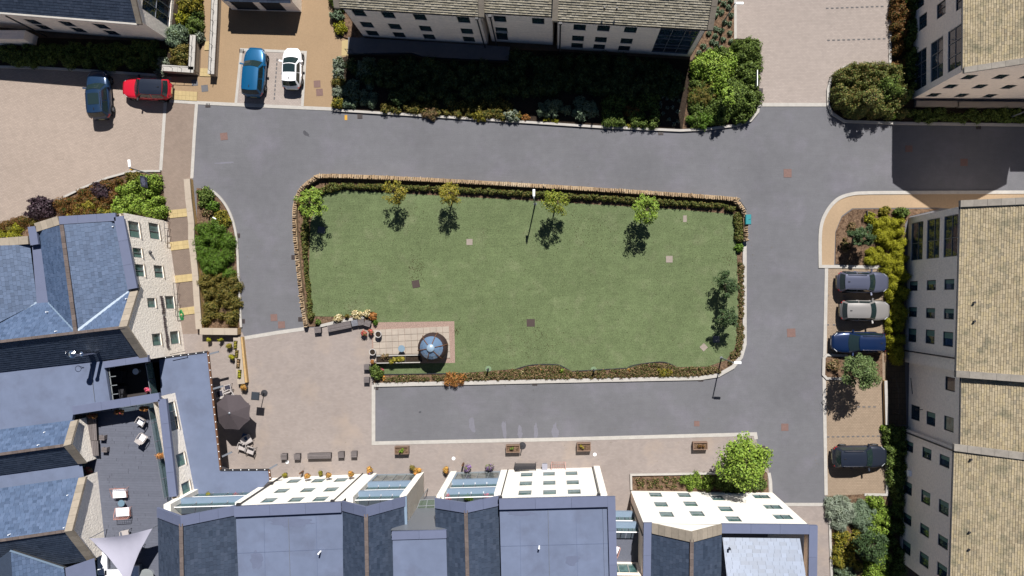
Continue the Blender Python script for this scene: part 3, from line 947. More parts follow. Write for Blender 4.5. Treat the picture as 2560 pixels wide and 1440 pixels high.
class Tiler:
    def __init__(self, m, name='slate'):
        self.m, self.name, self.t = m, name, []
    def face(self, pts, tw, ex, th=0.02, jit=0.25):
        """pts[0]->pts[1] is the eave direction; polygon convex, roughly planar"""
        p0 = Vector(pts[0]); u = (Vector(pts[1]) - p0).normalized()
        n = Vector((0, 0, 0))
        for i in range(1, len(pts) - 1): n += (Vector(pts[i]) - p0).cross(Vector(pts[i + 1]) - p0)
        n.normalize()
        if n.z < 0: n = -n
        v = n.cross(u)
        uv = [((Vector(p) - p0).dot(u), (Vector(p) - p0).dot(v)) for p in pts]
        if sum(q[1] for q in uv) < 0:
            v = -v; u = -u
            uv = [(-a, -b) for a, b in uv]
        ar = sum(uv[i][0] * uv[(i + 1) % len(uv)][1] - uv[(i + 1) % len(uv)][0] * uv[i][1] for i in range(len(uv)))
        clip = uv if ar > 0 else uv[::-1]
        um, uM = min(q[0] for q in uv), max(q[0] for q in uv); vm, vM = min(q[1] for q in uv), max(q[1] for q in uv)
        j = 0; vv = vm - 0.02
        while vv < vM:
            uu = um - random.uniform(0, tw)
            while uu < uM:
                w = tw * random.uniform(1 - jit, 1 + jit)
                lift = random.uniform(0, 0.35) * th
                rect = [(uu + 0.006, vv), (uu + w - 0.006, vv), (uu + w - 0.006, vv + ex * 1.25), (uu + 0.006, vv + ex * 1.25)]
                cp = clip_poly(rect, clip)
                if len(cp) >= 3:
                    full = len(cp) == 4 and all(abs(cp[k][0] - rect[k][0]) + abs(cp[k][1] - rect[k][1]) < 1e-6 for k in range(4))
                    cu, cv = uu + w / 2, vv + ex / 2
                    self.t.append((p0, u, v, n, cp, rect, ex, th, lift, full, p0 + u * cu + v * cv))
                uu += w
            vv += ex; j += 1
    def finish(self, roof, n_ind=300):
        def inframe(c):
            k = FOC / (CAM_H - c.z); x, y = NX + c.x * k, NY - c.y * k
            return -5 < x < 2565 and -5 < y < 1445
        cand = [i for i, t in enumerate(self.t) if t[9] and inframe(t[10])]
        cand.sort(key=lambda i: (self.t[i][10] - CAMV).length)
        ind = set(cand[:n_ind])
        mb = MB()
        me = tile_mesh(self.m)
        for i, (p0, u, v, n, cp, rect, ex, th, lift, full, cen) in enumerate(self.t):
            def hgt(q): return th * 1.7 - th * 1.35 * (q[1] - rect[0][1]) / (ex * 1.25) + lift
            if i in ind:
                a = p0 + u * rect[0][0] + v * rect[0][1] + n * hgt(rect[0])
                b = p0 + u * rect[1][0] + v * rect[1][1] + n * hgt(rect[1])
                d = p0 + u * rect[3][0] + v * rect[3][1] + n * hgt(rect[3])
                X = (b - a); Y = (d - a); sx, sy = X.length, Y.length
                X.normalize(); Y.normalize(); Z = X.cross(Y)
                o = bpy.data.objects.new(self.name, me)
                COL.objects.link(o)
                place(o, roof, a)
                o.rotation_euler = Matrix((X, Y, Z)).transposed().to_euler()
                o.scale = (sx, sy, th)
            else:
                top = [p0 + u * q[0] + v * q[1] + n * hgt(q) for q in cp]
                bot = [p - n * th for p in top]
                k = len(top); s = len(mb.v)
                mb.v += [tuple(p) for p in bot + top]
                mb.f.append(tuple(s + k + e for e in range(k))); mb.m.append(0)
                for e in range(k):
                    e2 = (e + 1) % k
                    mb.f.append((s + e, s + e2, s + k + e2, s + k + e)); mb.m.append(0)
        if mb.v:
            mb.build(self.name + 's', self.m, roof, kind='stuff')

def coping(parent, pts, d0, d1, th, seg, m, name='coping_stone', gap=0.012, closed=False, jit=0.0):
    for q in strip_quads([Vector(p) for p in pts], d0, d1, seg, gap, closed):
        mb = MB()
        dz = random.uniform(-jit, jit)
        slab_quad(mb, [p + Vector((0, 0, dz)) for p in q], th)
        mb.build(name, m, parent)

def pipe(parent, a, b, r=0.05, m=None, name='downpipe'):
    mb = MB(); mb.tube([a, b], r, 8); return mb.build(name, m or M_DARKM, parent)

def poly_part(parent, name, pts, m, thick=0.0):
    mb = MB(); pts = [Vector(p) for p in pts]
    n = Vector((0, 0, 0))
    for i in range(1, len(pts) - 1): n += (pts[i] - pts[0]).cross(pts[i + 1] - pts[0])
    if n.z < 0: pts = pts[::-1]
    if thick: mb.loft([p - Vector((0, 0, thick)) for p in pts], pts)
    else: mb.poly(pts)
    return mb.build(name, m, parent)

def balustrade(parent, pts, h=1.05, step=1.4, rail_m=None, lean=0.0, glass=True):
    pts = [Vector(p) for p in pts]
    rb = MB(); rb.tube([p + Vector((0, 0, h)) for p in pts], 0.03, 6)
    rb.build('handrail', rail_m or M_GREYM, parent)
    for i in range(len(pts) - 1):
        a, b = pts[i], pts[i + 1]; n = max(1, round((b - a).length / step))
        for k in range(n):
            q0, q1 = lerp(a, b, k / n), lerp(a, b, (k + 1) / n)
            pb = MB(); pb.tube([q0, q0 + Vector((0, 0, h))], 0.025, 6); pb.build('post', M_GREYM, parent)
            if glass:
                d = (q1 - q0).normalized() * 0.05
                gb = MB(); c = [q0 + d + Vector((0, 0, .08)), q1 - d + Vector((0, 0, .08)), q1 - d + Vector((0, 0, h - .08)), q0 + d + Vector((0, 0, h - .08))]
                s = Vector((-d.y, d.x, 0)).normalized() * 0.006
                gb.loft([p - s for p in c], [p + s for p in c])
                gb.build('glass_panel', M_CLEAR, parent)
    pb = MB(); pb.tube([pts[-1], pts[-1] + Vector((0, 0, h))], 0.025, 6); pb.build('post', M_GREYM, parent)

# ================================================================== north building (stone tiled)
def eave_line(pxa, pxb, z):
    a, b = P(pxa[0], pxa[1], z), P(pxb[0], pxb[1], z)
    return a, b
zN = 7.2
nroot = empty('stone_tiled_building', P(1320, 0), 'long pale stone building with stone-tiled roof above the dark shrub bed', 'building')
ZR = 3.5
def range_segment(parent, a, b, z, side_back, run, rise, tiler, wall_m, wins, z0=0.0, over=0.22, wall_kw=None):
    """a,b eave ends (world at z). side_back: unit vector away from camera"""
    wa, wb = a + side_back * over, b + side_back * over
    W = Wall(wa, wb, z0, z - 0.05)
    for w in wins: W.win(*w[:2], **w[2])
    W.build(parent, wall_m, **(wall_kw or {}))
    ra, rb = a + side_back * run + Vector((0, 0, rise)), b + side_back * run + Vector((0, 0, rise))
    roof = poly_part(parent, 'roof', [a - Vector((0, 0, .04)), b - Vector((0, 0, .04)), rb - Vector((0, 0, .04)), ra - Vector((0, 0, .04))], M_UNDER)
    tiler.face([a, b, rb, ra], 0.32, 0.18, 0.05)
    # far slope, gutter
    poly_part(parent, 'rear_roof', [ra, rb, rb + side_back * run - Vector((0, 0, rise)), ra + side_back * run - Vector((0, 0, rise))], M_STILE)
    g = MB(); out = -side_back * 0.06
    g.tube([a + out - Vector((0, 0, .05)), b + out - Vector((0, 0, .05))], 0.06, 6)
    g.build('gutter', M_DARKM, parent)
    return W, roof
nback = (P(850, 18, zN) - P(850, 18, zN)); dN = (P(1768, 73, zN) - P(850, 18, zN)).normalized()
bN = Vector((-dN.y, dN.x, 0))
tn = Tiler(M_STILEN, 'tile')
def wpx(lst, ox, oy, **k): return [(ox + x / 4, oy + y / 4, k) for x, y in lst]
wk = dict(w=0.95, h=1.25, trans=[0.55])
segs = [((850, 18), (1197, 40), wpx([(1032, 132), (1325, 152), (1640, 173), (2077, 200), (1110, 248), (1390, 267), (1695, 287), (2110, 314), (1185, 362), (1452, 382), (1748, 402), (2140, 427)], 640, 0, **wk)),
        ((1210, 30), (1381, 40), wpx([(2440, 190), (2455, 303)], 640, 0, **wk) + wpx([(262, 212)], 1280, 0, **wk) + [(1257.5, 104, dict(w=0.95, h=1.9))]),
        ((1394, 51), (1768, 73), wpx([(677, 275), (915, 285), (1185, 300), (660, 385), (888, 398), (1145, 412), (648, 492), (865, 505), (1112, 517)], 1280, 0, **wk) + [(1684, 110, dict(w=3.0, h=6.0, mull=[.33, .66], trans=[.2, .32, .55, .68, .9], glass=M_GLASSB, frame=M_GREYM))])]
nroof = None
for (pa, pb, ws) in segs:
    a, b = eave_line(pa, pb, zN)
    W, r = range_segment(nroot, a, b, zN, bN, 4.7, ZR, tn, M_WALLN, ws, wall_kw=dict(glass=M_GLASS, frame=M_FRAMED))
    nroof = nroof or r
    # verge copings at the segment ends
    for e in (a, b):
        top = e + bN * 4.7 + Vector((0, 0, ZR))
        off = dN * (0.2 if e is b else -0.2)
        coping(nroot, [e + off + Vector((0, 0, .14)) - bN * 0.1, top + off + Vector((0, 0, .14))], -0.21, 0.21, 0.3, 0.9, M_COPST, jit=0.006)
    for (e, sgn) in ((a, -1), (b, 1)):   # return walls
        q = e + dN * 0.05 * sgn
        WW = Wall(q + bN * 0.22, q + bN * 9.2, 0, zN, face=dN * sgn); WW.build(nroot, M_WALLN, gable=[(4.5, zN + ZR)])
tn.finish(nroof, 300)
for (x, y, x2, y2) in ((1192, 46, 1207, 119), (1225, 40, 1235, 112), (1401, 58, 1396, 131)):
    pipe(nroot, P(x, y, zN - .1), P(*ground(x, y, zN - .1), 0) , 0.06)
    mb = MB(); c = P(x, y, zN - .1); mb.box((c.x, c.y, c.z), (0.24, 0.2, 0.22)); mb.build('hopper_head', M_DARKM, nroot)
for x, y in ((1511, 21), (1542, 22)):
    c = P(x, y, 8.4); mb = MB(); mb.tube([c - Vector((0, 0, .3)), c + Vector((0, 0, .25))], 0.07); mb.build('vent_pipe', M_DARKM, nroot)
# terrace walk in front, steps at its west end
tw_ = [(874, 97), (1276, 121), (1272, 154), (1190, 152), (1060, 145), (1030, 135), (905, 137), (872, 138)]
terr = sheet('terrace_walk', tw_, 0.42, M_SLABD, thick=0.42)
for k in range(3):
    q = [(888 + k * 9, 97), (897 + k * 9, 97.5), (894 + k * 9, 138), (885 + k * 9, 138)]
    mb = MB(); mb.prism(G(q), 0.0, 0.43 + 0.1 * (k - 3) + 0.1); mb.build('step', M_SLABD, terr)
sheet('landing_paving', [(855, 102), (880, 98), (874, 138), (854, 140)], 0.03, M_TACT)
mb = MB()
for q in ((869, 131), (886, 133)): mb.tube([P(*q), P(q[0], q[1]) + Vector((0, 0, .9))], 0.02, 6)
mb.tube([P(869, 131) + Vector((0, 0, .9)), P(886, 133) + Vector((0, 0, .9))], 0.022, 6)
mb.build('handrail', M_DARKM, None, 'thin dark handrail beside the shaded steps of the stone building', 'handrail')

# ================================================================== east buildings
te = Tiler(M_STILE, 'tile')
e1 = empty('gabled_stone_building', P(2420, 100), 'tall stone building with gable end and tan tiled roof at the top right', 'building')
zE1 = 8.4
ca, cb, cc = P(2280, 248), P(2560, 249), P(2282, -80)
W = Wall(cc, ca, 0, zE1)
for w in ((2307, 54), (2353, 23), (2402, 1), (2300, 2)): W.win(*w, w=1.15, h=1.35, mull=[.45])
u0, _ = W.hit(2283, 243)
for za in (.5, 3.15, 5.8):
    W.winrect(W.len - 3.6, W.len - .5, za, za + 1.95, mull=[.33, .66], trans=[.5], glass=M_GLASSB, frame=M_GREYM)
W.build(e1, M_WALLE, glass=M_GLASSB, frame=M_FRAMED)
W = Wall(ca, cb, 0, zE1)
for x, y in ((2010, 772), (2325, 768), (2600, 765), (1825, 865), (2120, 865), (2405, 870), (1655, 950), (1935, 955), (2215, 960)):
    W.win(1920 + x / 4, y / 4, w=0.85, h=1.15, mull=[.5])
W.build(e1, M_WALLN, gable=[(W.len / 2, zE1 + 3.5)], glass=M_GLASS, frame=M_FRAMED)
ridge0, ridge1 = P(*ground(2656, 137, 11.9)) * 1.0, None
rx = (ca + cb) / 2
fr = Vector((rx.x, rx.y, zE1 + 3.5)); bk = Vector((rx.x + (cc - ca).x, rx.y + (cc - ca).y, zE1 + 3.5))
eo = Vector((-0.18, 0, -0.1))
ef, eb_ = Vector((ca.x, ca.y, zE1)) + eo, Vector((cc.x, cc.y, zE1)) + eo
roof = poly_part(e1, 'roof', [ef, eb_, bk, fr], M_UNDER)
te.face([eb_, ef, fr, bk], 0.30, 0.165, 0.03)
poly_part(e1, 'rear_roof', [fr, bk, bk + Vector((4.7, 0, -3.5)), fr + Vector((4.7, 0, -3.5))], M_STILE)
g = MB(); g.tube([ef + Vector((-.05, 0, -.05)), eb_ + Vector((-.05, 0, -.05))], 0.06, 6); g.build('gutter', M_DARKM, e1)
coping(e1, [ef + Vector((0, -.05, .2)), fr + Vector((0, -.05, .2))], -0.22, 0.2, 0.24, 0.85, M_COPSTE, jit=0.008)
coping(e1, [fr + Vector((0, -.05, .2)), Vector((cb.x, cb.y - .05, zE1 + .2))], -0.22, 0.2, 0.24, 0.85, M_COPSTE, jit=0.008)
te.finish(roof, 300)
mb = MB(); mb.prism([P(2563, 249), P(2900, 250), P(2900, -80), P(2563, -80)], 0, 7.6); mb.build('side_wing', M_WALLE, e1)
# low pale wall along the foot of the gable
for i, (a, b) in enumerate((((2284, 262), (2386, 263)), ((2390, 264), (2600, 266)))):
    mb = MB()
    for q in strip_quads(G([a, b]), -0.22, 0.22): mb.prism(q, 0, 0.5)
    mb.build('planter_wall', M_CONC, None, ('short pale planter wall nearest the gable corner', 'longer pale planter wall along the gable end')[i], 'wall')

e2 = empty('east_stone_building', P(2400, 900), 'long stone building with tan tiled roof facing the row of parked cars', 'building')
te2 = Tiler(M_STILE, 'tile')
zE = 8.6
def east_seg(pa, pb, wins, extra=None, capA=True):
    a, b = P(pa[0], pa[1], zE), P(pb[0], pb[1], zE)
    d = (b - a).normalized(); back = Vector((-d.y, d.x, 0))
    if back.x < 0: back = -back
    W = Wall(a + back * 0.2, b + back * 0.2, 0, zE - 0.05)
    for w in wins: W.win(w[0], w[1], **w[2])
    if extra: extra(W)
    W.build(e2, M_WALLE, glass=M_GLASSB, frame=M_FRAMED)
    ra, rb = a + back * 4.7 + Vector((0, 0, 3.5)), b + back * 4.7 + Vector((0, 0, 3.5))
    r = poly_part(e2, 'roof', [a, b, rb, ra], M_UNDER)
    te2.face([a, b, rb, ra], 0.30, 0.165, 0.03)
    poly_part(e2, 'rear_roof', [ra, rb, rb + back * 4.7 - Vector((0, 0, 3.5)), ra + back * 4.7 - Vector((0, 0, 3.5))], M_STILE)
    g = MB(); g.tube([a - back * .06 - Vector((0, 0, .05)), b - back * .06 - Vector((0, 0, .05))], 0.06, 6); g.build('gutter', M_DARKM, e2)
    return a, b, d, back, r
wk = dict(w=0.8, h=1.45, blind=0.42)
def glz(W):
    for k in range(3):
        W.winrect(0.35 + k * 1.3 * 0, 0.36, 0, 0.1)
def glazing(W):
    L = 3.3
    for k in range(3):
        za = 0.6 + k * 2.65
        W.winrect(0.5, 0.5 + L - 0.2, za, za + 2.0, mull=[.55], trans=[.55], glass=M_GLASSB, frame=M_GREYM)
aA = east_seg((2402, 514), (2391, 930), [(x, y, wk) for x, y in ((2283, 715), (2328, 713), (2373, 711), (2281, 780), (2326, 783), (2372, 785))] + [(x, y, dict(w=1.1, h=1.45, blind=0.45)) for x, y in ((2280, 838), (2325, 842), (2370, 848))], glazing)
aB = east_seg((2404, 930), (2401, 1122), [(2375, 960, dict(w=1.05, h=1.4)), (2282, 1030, dict(w=1.2, h=1.5)), (2327, 1047, dict(w=1.05, h=1.4, blind=.4)), (2372, 1060, dict(w=1.1, h=1.4, glass=M_GLASSL))])
wk2 = dict(w=0.85, h=1.45, blind=0.4)
aC = east_seg((2386, 1122), (2374, 1502), [(x, y, wk2) for x, y in ((2272, 1116), (2317, 1134), (2361, 1153), (2268, 1298), (2311, 1326), (2357, 1355))] + [(x, y, dict(w=1.0, h=1.45, blind=.4)) for x, y in ((2269, 1220), (2314, 1244), (2359, 1269), (2266, 1369), (2310, 1400), (2355, 1428))])
for (s, e) in ((aA, 0), (aA, 1), (aC, 0)):
    p, d, back = s[e], s[2], s[3]
    off = d * (-0.12 if e == 0 else 0.12)
    coping(e2, [p + off + Vector((0, 0, .16)) - back * .1, p + off + back * 4.7 + Vector((0, 0, 3.66))], -0.24, 0.24, 0.3, 0.85, M_COPSTE, jit=0.008)
for s, e, sg in ((aA, 0, -1), (aC, 1, 1), (aA, 1, 1), (aC, 0, -1)):
    p, d, back = s[e], s[2], s[3]
    Wall(p + back * 0.2, p + back * 9.2, 0, zE, face=d * sg).build(e2, M_WALLE, gable=[(4.5, zE + 3.5)])
te2.finish(aA[4], 300)
for (x, y) in ((2389, 896), (2386, 1128)):
    pipe(e2, P(x, y, zE - .15), P(*ground(x, y, zE - .15)), 0.06)
for x, y in ((2437, 756), (2437, 803), (2428, 1149), (2424, 1331), (2423, 1374)):
    c = P(x, y, 9.4); mb = MB(); mb.tube([c - Vector((0, 0, .5)), c + Vector((0, 0, .0))], 0.05); mb.tube([c, c + Vector((0, 0, .05))], 0.08); mb.build('vent_pipe', M_DARKM, e2)
for x, y, z in ((2307, 1024, 3.2),):
    c = P(x, y, z); mb = MB(); mb.tube([c, c + Vector((-.5, 0, .1))], 0.03); mb.tube([c + Vector((-.5, 0, .1)), c + Vector((-.5, 0, -.1))], [.12, .06]); mb.build('wall_lamp', M_DARKM, e2)
mb = MB(); mb.tube([P(2277, 945, 1.2), P(2281, 985, 1.2)], 0.03); mb.build('wall_rail', M_DARKM, e2)

# ================================================================== north-west slate building
nw = empty('slate_roof_building', P(200, 60), 'stone building with dark slate roof and shaded wall at the top left', 'building')
zNW = 4.95
a, b = P(-160, 17, zNW), P(346, 58, zNW)
d = (b - a).normalized(); back = Vector((-d.y, d.x, 0))
W = Wall(a + back * .25, b + back * .25, 0, zNW - .05)
for x, y in ((335, 220), (675, 240), (1018, 265), (555, 335), (885, 355), (1215, 385)): W.win(x / 4, y / 4, w=1.0, h=1.15, mull=[.5])
W.build(nw, M_WALLN, glass=M_GLASSB, frame=M_FRAMED)
ra, rb = a + back * 5.5 + Vector((0, 0, 4.0)), b + back * 5.5 + Vector((0, 0, 4.0))
roof = poly_part(nw, 'roof', [a, b, rb, ra], M_UNDER)
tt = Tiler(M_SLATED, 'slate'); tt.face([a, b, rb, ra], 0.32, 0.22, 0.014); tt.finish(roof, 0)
poly_part(nw, 'rear_roof', [ra, rb, rb + back * 5.5 - Vector((0, 0, 4)), ra + back * 5.5 - Vector((0, 0, 4))], M_SLATED)
mb = MB()
for q in strip_quads([a - back * .06 + Vector((0, 0, .02)), b - back * .06 + Vector((0, 0, .02))], -.09, .09): slab_quad(mb, q, .12)
mb.build('gutter', M_KERB, nw)
coping(nw, [b + d * .12 + Vector((0, 0, .12)) - back * .1, rb + d * .12 + Vector((0, 0, .12))], -.2, .2, .2, .7, M_COPST, jit=.006)
W = Wall(b + back * .25, b + back * 9, 0, zNW, face=d)
W.winrect(1.0, 3.4, .4, 4.6, mull=[.33, .66], trans=[.5], glass=M_GLASSB, frame=M_GREYM)
W.winrect(4.2, 6.4, .4, 4.6, mull=[.5], trans=[.5], glass=M_GLASSB, frame=M_GREYM)
W.build(nw, M_RUBBLE, gable=[(5.3, zNW + 4.0)])
pipe(nw, P(15, 40, zNW - .2), P(*ground(15, 40, zNW - .2)), .06)
# lower projecting wall piece at the far left
mb = MB(); mb.prism(G([(-100, 92), (96, 92), (92, 114), (-100, 112)]), 0, 1.6); mb.build('porch_wall', M_WALLN, nw)

# garage with dark roof
gar = empty('garage', P(650, 10), 'small stone garage with dark slate roof beside the tan drive', 'garage')
zg = 2.3
a, b = P(560, 3, zg), P(727, 8, zg)
d = (b - a).normalized(); back = Vector((-d.y, d.x, 0))
W = Wall(a + back * .15 - d * .3, b + back * .15 + d * .1, 0, zg - .02)
W.winrect(.5, 2.4, 0.06, 2.0, glass=M_FRAMED, frame=M_DARKM); W.winrect(2.9, 4.6, .06, 2.0, glass=M_FRAMED, frame=M_DARKM)
W.build(gar, M_WALLN)
Wall(b + back * .15 + d * .1, b + back * 6 + d * .1, 0, zg, face=d).build(gar, M_RUBBLE, gable=[(2.9, zg + 2)])
ra, rb = a + back * 3 + Vector((0, 0, 2)), b + back * 3 + Vector((0, 0, 2))
roof = poly_part(gar, 'roof', [a, b, rb, ra], M_UNDER)
tt = Tiler(M_SLATED, 'slate'); tt.face([a, b, rb, ra], .32, .22, .014); tt.finish(roof, 0)
poly_part(gar, 'rear_roof', [ra, rb, rb + back * 3 - Vector((0, 0, 2)), ra + back * 3 - Vector((0, 0, 2))], M_SLATED)

# ================================================================== western building
w = empty('west_slate_building', P(300, 740), 'large cream stone building with blue slate roofs and a roof terrace on the left', 'building')
ts = Tiler(M_SLATE, 'slate'); tsd = Tiler(M_SLATED, 'shaded_slate')  # north slopes: same slate in a darker copy, their shade put into the colour
zp, zr, zv = 6.5, 8.25, 6.2
# east wall with windows
Aw, Bw = P(418, 553), P(441, 714)
W = Wall(Aw, Bw, 0, zp)
for x, y, ww, hh in ((336, 574, 1.25, 1.5), (386, 578, 1.3, 1.55), (344, 632, .75, 1.25), (350, 676, .95, 1.25), (397, 679, 1.0, 1.35)):
    W.win(x, y, w=ww, h=hh, blind=-.4, mull=[.5])
W.build(w, M_RUBBLE, glass=M_GLASSL, sill=M_CONC)
# gable wall
Bg, Cg = P(441, 714), P(463, 884)
W = Wall(Bg, Cg, 0, 5.9)
for x, y, ww, hh in ((379, 757, .75, 1.2), (425, 756, 1.05, 1.4), (392, 849, .95, 1.3), (437, 844, 1.05, 1.4)):
    W.win(x, y, w=ww, h=hh, blind=-.35)
gu, gz = W.hit(314, 816)
W.build(w, M_RUBBLE, gable=[(gu, 8.2)], glass=M_GLASSL, sill=M_CONC)
for pa_, pb_ in ((ground(147, 551, 6.5), (418, 553)), (ground(88, 569, 6.5), ground(147, 551, 6.5)), (ground(76, 606, 6.5), ground(88, 569, 6.5)), (ground(-120, 614, 6.5), ground(76, 602, 6.5))):
    Wall(P(*pa_), P(*pb_), 0, 6.3, face=(-.4, 1)).build(w, M_RUBBLE)
# roof planes (ridge and valley points)
R0, R1 = P(155, 562, zr), P(190, 826, zr)
E0, E1_ = P(296, 553, zv), P(322, 728, zv)
V0, V1 = P(98, 578, zv), P(121, 757, zv)
K0, K1 = P(75, 612, zv), P(93, 757, zv)
L0, L1 = P(-120, 615, 8.6), P(-120, 880, 8.6)
Gr, Gl = P(313, 817, zr), P(-120, 868, zr)
Ge = P(340, 724, 6.0)
Gr, Gl, R1 = P(313, 817, zr), P(-120, 868, zr), P(190, 831, zr)
pn = (Gr - Gl).cross(Ge - Gl)
def on_slope(x, y):
    dd = P(x, y, 0) - CAMV
    return CAMV + dd * (pn.dot(Gl - CAMV) / pn.dot(dd))
V1, K1, E1_ = on_slope(121, 757), on_slope(93, 757), on_slope(322, 729)
def down(pts, k=.3): return [Vector(p) - Vector((0, 0, k)) for p in pts]
rA = poly_part(w, 'roof', down([E0, E1_, R1, R0]), M_UNDER)
ts.face([E1_, E0, R0, R1], 0.34, 0.23, 0.014)
poly_part(w, 'roof', down([V0, R0, R1, V1]), M_UNDER)
ts.face([V0, V1, R1, R0], 0.34, 0.23, 0.014)
poly_part(w, 'roof', down([K0, K1, L1, L0]), M_UNDER); ts.face([K0, K1, Gl, L0], 0.34, 0.23, 0.014)
poly_part(w, 'roof', down([K1, V1, R1, Gl]), M_UNDER); ts.face([K1, V1, R1, Gl], 0.34, 0.23, 0.014)
poly_part(w, 'roof', down([R1, E1_, Ge, Gr]), M_UNDER); ts.face([E1_, Ge, Gr, R1], 0.34, 0.23, 0.014)
Nb, Na = P(355, 888, 6.1), P(-120, 942, 6.1)
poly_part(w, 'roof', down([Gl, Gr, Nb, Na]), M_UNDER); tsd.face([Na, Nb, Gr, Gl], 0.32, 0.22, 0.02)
poly_part(w, 'valley_gutter', [P(78, 590, zv - .03), P(100, 578, zv - .03), P(122, 758, zv - .03), P(92, 758, zv - .03)], M_ZINC)
for q in ((K1, Gl), (V1, R1), (E1_, R1)):
    mb = MB()
    for s in strip_quads([q[0] + Vector((0, 0, .05)), q[1] + Vector((0, 0, .05))], -.11, .11): slab_quad(mb, s, .03)
    mb.build('valley_flashing', M_ZINCL, w)
coping(w, [R0 + Vector((0, 0, .08)), R1 + Vector((0, 0, .08))], -.14, .14, .08, .45, M_RIDGE, 'ridge_tile', jit=.006)
coping(w, [Gl + Vector((0, 0, .08)), Gr + Vector((0, 0, .08))], -.1, .1, .08, .45, M_RIDGE, 'ridge_tile', jit=.006)
# parapet copings
zc = zp + .08
path = [P(*p, zc) for p in ((299, 534), (331, 716))]
coping(w, [P(331, 722, zc), P(296, 541, zc)], -.36, .36, .22, 2.0, M_ZINC, 'coping_panel')
coping(w, [P(289, 542, zc), P(147, 551, zc)], -.3, .3, .2, 1.6, M_ZINC, 'coping_panel')
coping(w, [P(146, 551, zc), P(88, 569, zc)], -.33, .33, .2, .5, M_COPST)
coping(w, [P(79, 566, zc), P(86, 612, zc)], -.3, .3, .2, 1.4, M_ZINC, 'coping_panel')
coping(w, [P(70, 600, zc), P(-120, 614, zc)], -.3, .3, .2, .7, M_COPST)
gp = [W.pt(-.0, 5.95, .15), W.pt(gu, 8.42, .15), W.pt(W.len, 6.0, .15)]
coping(w, [gp[0], gp[1]], -.3, .3, .22, .6, M_COPST); coping(w, [gp[1], gp[2]], -.3, .3, .22, .6, M_COPST)
mb = MB()
mb.prism(G([(290, 590), (400, 590), (422, 720), (440, 850), (20, 890), (20, 680), (240, 640)]), 0.0, 5.2)
mb.build('building_core', M_UNDER, w)
# lettering on the gable wall: a row of small raised metal pieces (too small to read)
uu, zz = W.hit(402, 742); u2, z2 = W.hit(416, 868)
n = 26
for k in range(n):
    if k == 9: continue
    t = k / (n - 1); u = lerp(uu, u2, t); z = 2.75 + random.uniform(-.06, .06)
    mb = MB(); hh = random.uniform(.2, .42)
    q = W.pt(u, z, -.05)
    mb.box((q.x, q.y, z), (.05, random.uniform(.09, .14), hh), math.atan2(W.d.y, W.d.x) - math.pi / 2)
    if k % 2: mb.box((q.x + .01, q.y, z + hh * .3), (.05, .17, .06), math.atan2(W.d.y, W.d.x) - math.pi / 2)
    mb.build('wall_letter', mat('letter_metal', A(96, 84, 88), .5, .4), w)
c = W0 = P(375, 631, 3.6)
mb = MB(); mb.tube([c + Vector((-.25, .05, 0)), c], .03); mb.lathe((c.x, c.y, c.z - .12), [(.02, 0), (.13, .04), (.16, .12), (.13, .2), (.02, .24)], 12); mb.build('wall_lamp', M_DARKM, w)
# chrome flues on the north slope
for (x, y, z, r, hgt) in ((194, 884, 7.1, .2, 2.0), (212, 884, 7.1, .12, 1.8)):
    c = P(*ground(x, y, 8.3)); mb = MB(); mb.tube([(c.x, c.y, 6.8), (c.x, c.y, 6.8 + hgt)], r, 14); mb.lathe((c.x, c.y, 6.8 + hgt), [(r, 0), (r * 1.35, .03), (r * 1.35, .12), (r * .5, .22), (.02, .24)], 14)
    mb.build('flue', M_STEEL, w, smooth=True)
c = P(171, 884, 7.6); mb = MB()
ring = [(c.x + .22 * math.cos(2 * math.pi * k / 20), c.y + .22 * math.sin(2 * math.pi * k / 20), c.z) for k in range(21)]
mb.tube(ring, .018, 6); mb.tube([ring[0], P(186, 880, 7.6)], .02, 6); mb.tube([ring[5], P(186, 882, 7.6)], .02, 6); mb.build('satellite_ring', M_STEEL, w)
mb = MB(); mb.tube([P(214, 892, 7.0), P(225, 906, 6.1), P(237, 1004, 6.06)], .016, 6); mb.build('conductor_strip', M_GREYM, w)
# flat roof beyond the north slope
zf = 6.0
fl = [(-120, 932), (255, 898), (262, 918), (276, 1006), (185, 1020), (180, 1052), (-120, 1090)]
poly_part(w, 'flat_roof', [P(x, y, zf) for x, y in fl], M_MEMB, .3)
coping(w, [P(258, 912, zf + .16), P(370, 896, zf + .16)], -.25, .25, .3, 1.8, M_ZINC, 'coping_panel')
coping(w, [P(181, 1026, zf + .1), P(398, 992, zf + .1)], -.33, .3, .3, 2.0, M_ZINC, 'coping_panel')
coping(w, [P(405, 998, zf + .1), P(432, 1242, zf + .1)], -.3, .3, .3, 2.0, M_ZINC, 'coping_panel')
# sunken terrace in the gap
zt = 3.0
hole = [P(262, 912, zt), P(398, 888, zt), P(408, 1000, zt), P(278, 1012, zt)]
poly_part(w, 'court_floor', hole, M_DECKD)
Wall(P(272, 918, 0) * .95, P(284, 1010, 0) * .95, zt, 5.9).build(w, M_GREYM)
mb = MB()
for k in range(4):
    a, b = P(272 + k * 3, 920 + k * 22, 5.7), P(272 + (k + 1) * 3, 940 + k * 22, 5.7)
    mb.beam(a, b, .06, .05)
    mb.beam(a, a + Vector((.45, .05, 0)), .05, .05)
mb.build('glazing_bars', M_FRAME, w)
for k in range(2):
    a = P(300 + k * 3, 938 + k * 38, zt); mb = MB(); mb.box((a.x, a.y, zt + .35), (1.1, .95, .7), -.15); mb.build('court_sofa', M_DARKM, w)
balustrade(w, [P(382, 905, 3.0), P(396, 988, 3.0)], 1.1, 1.2)
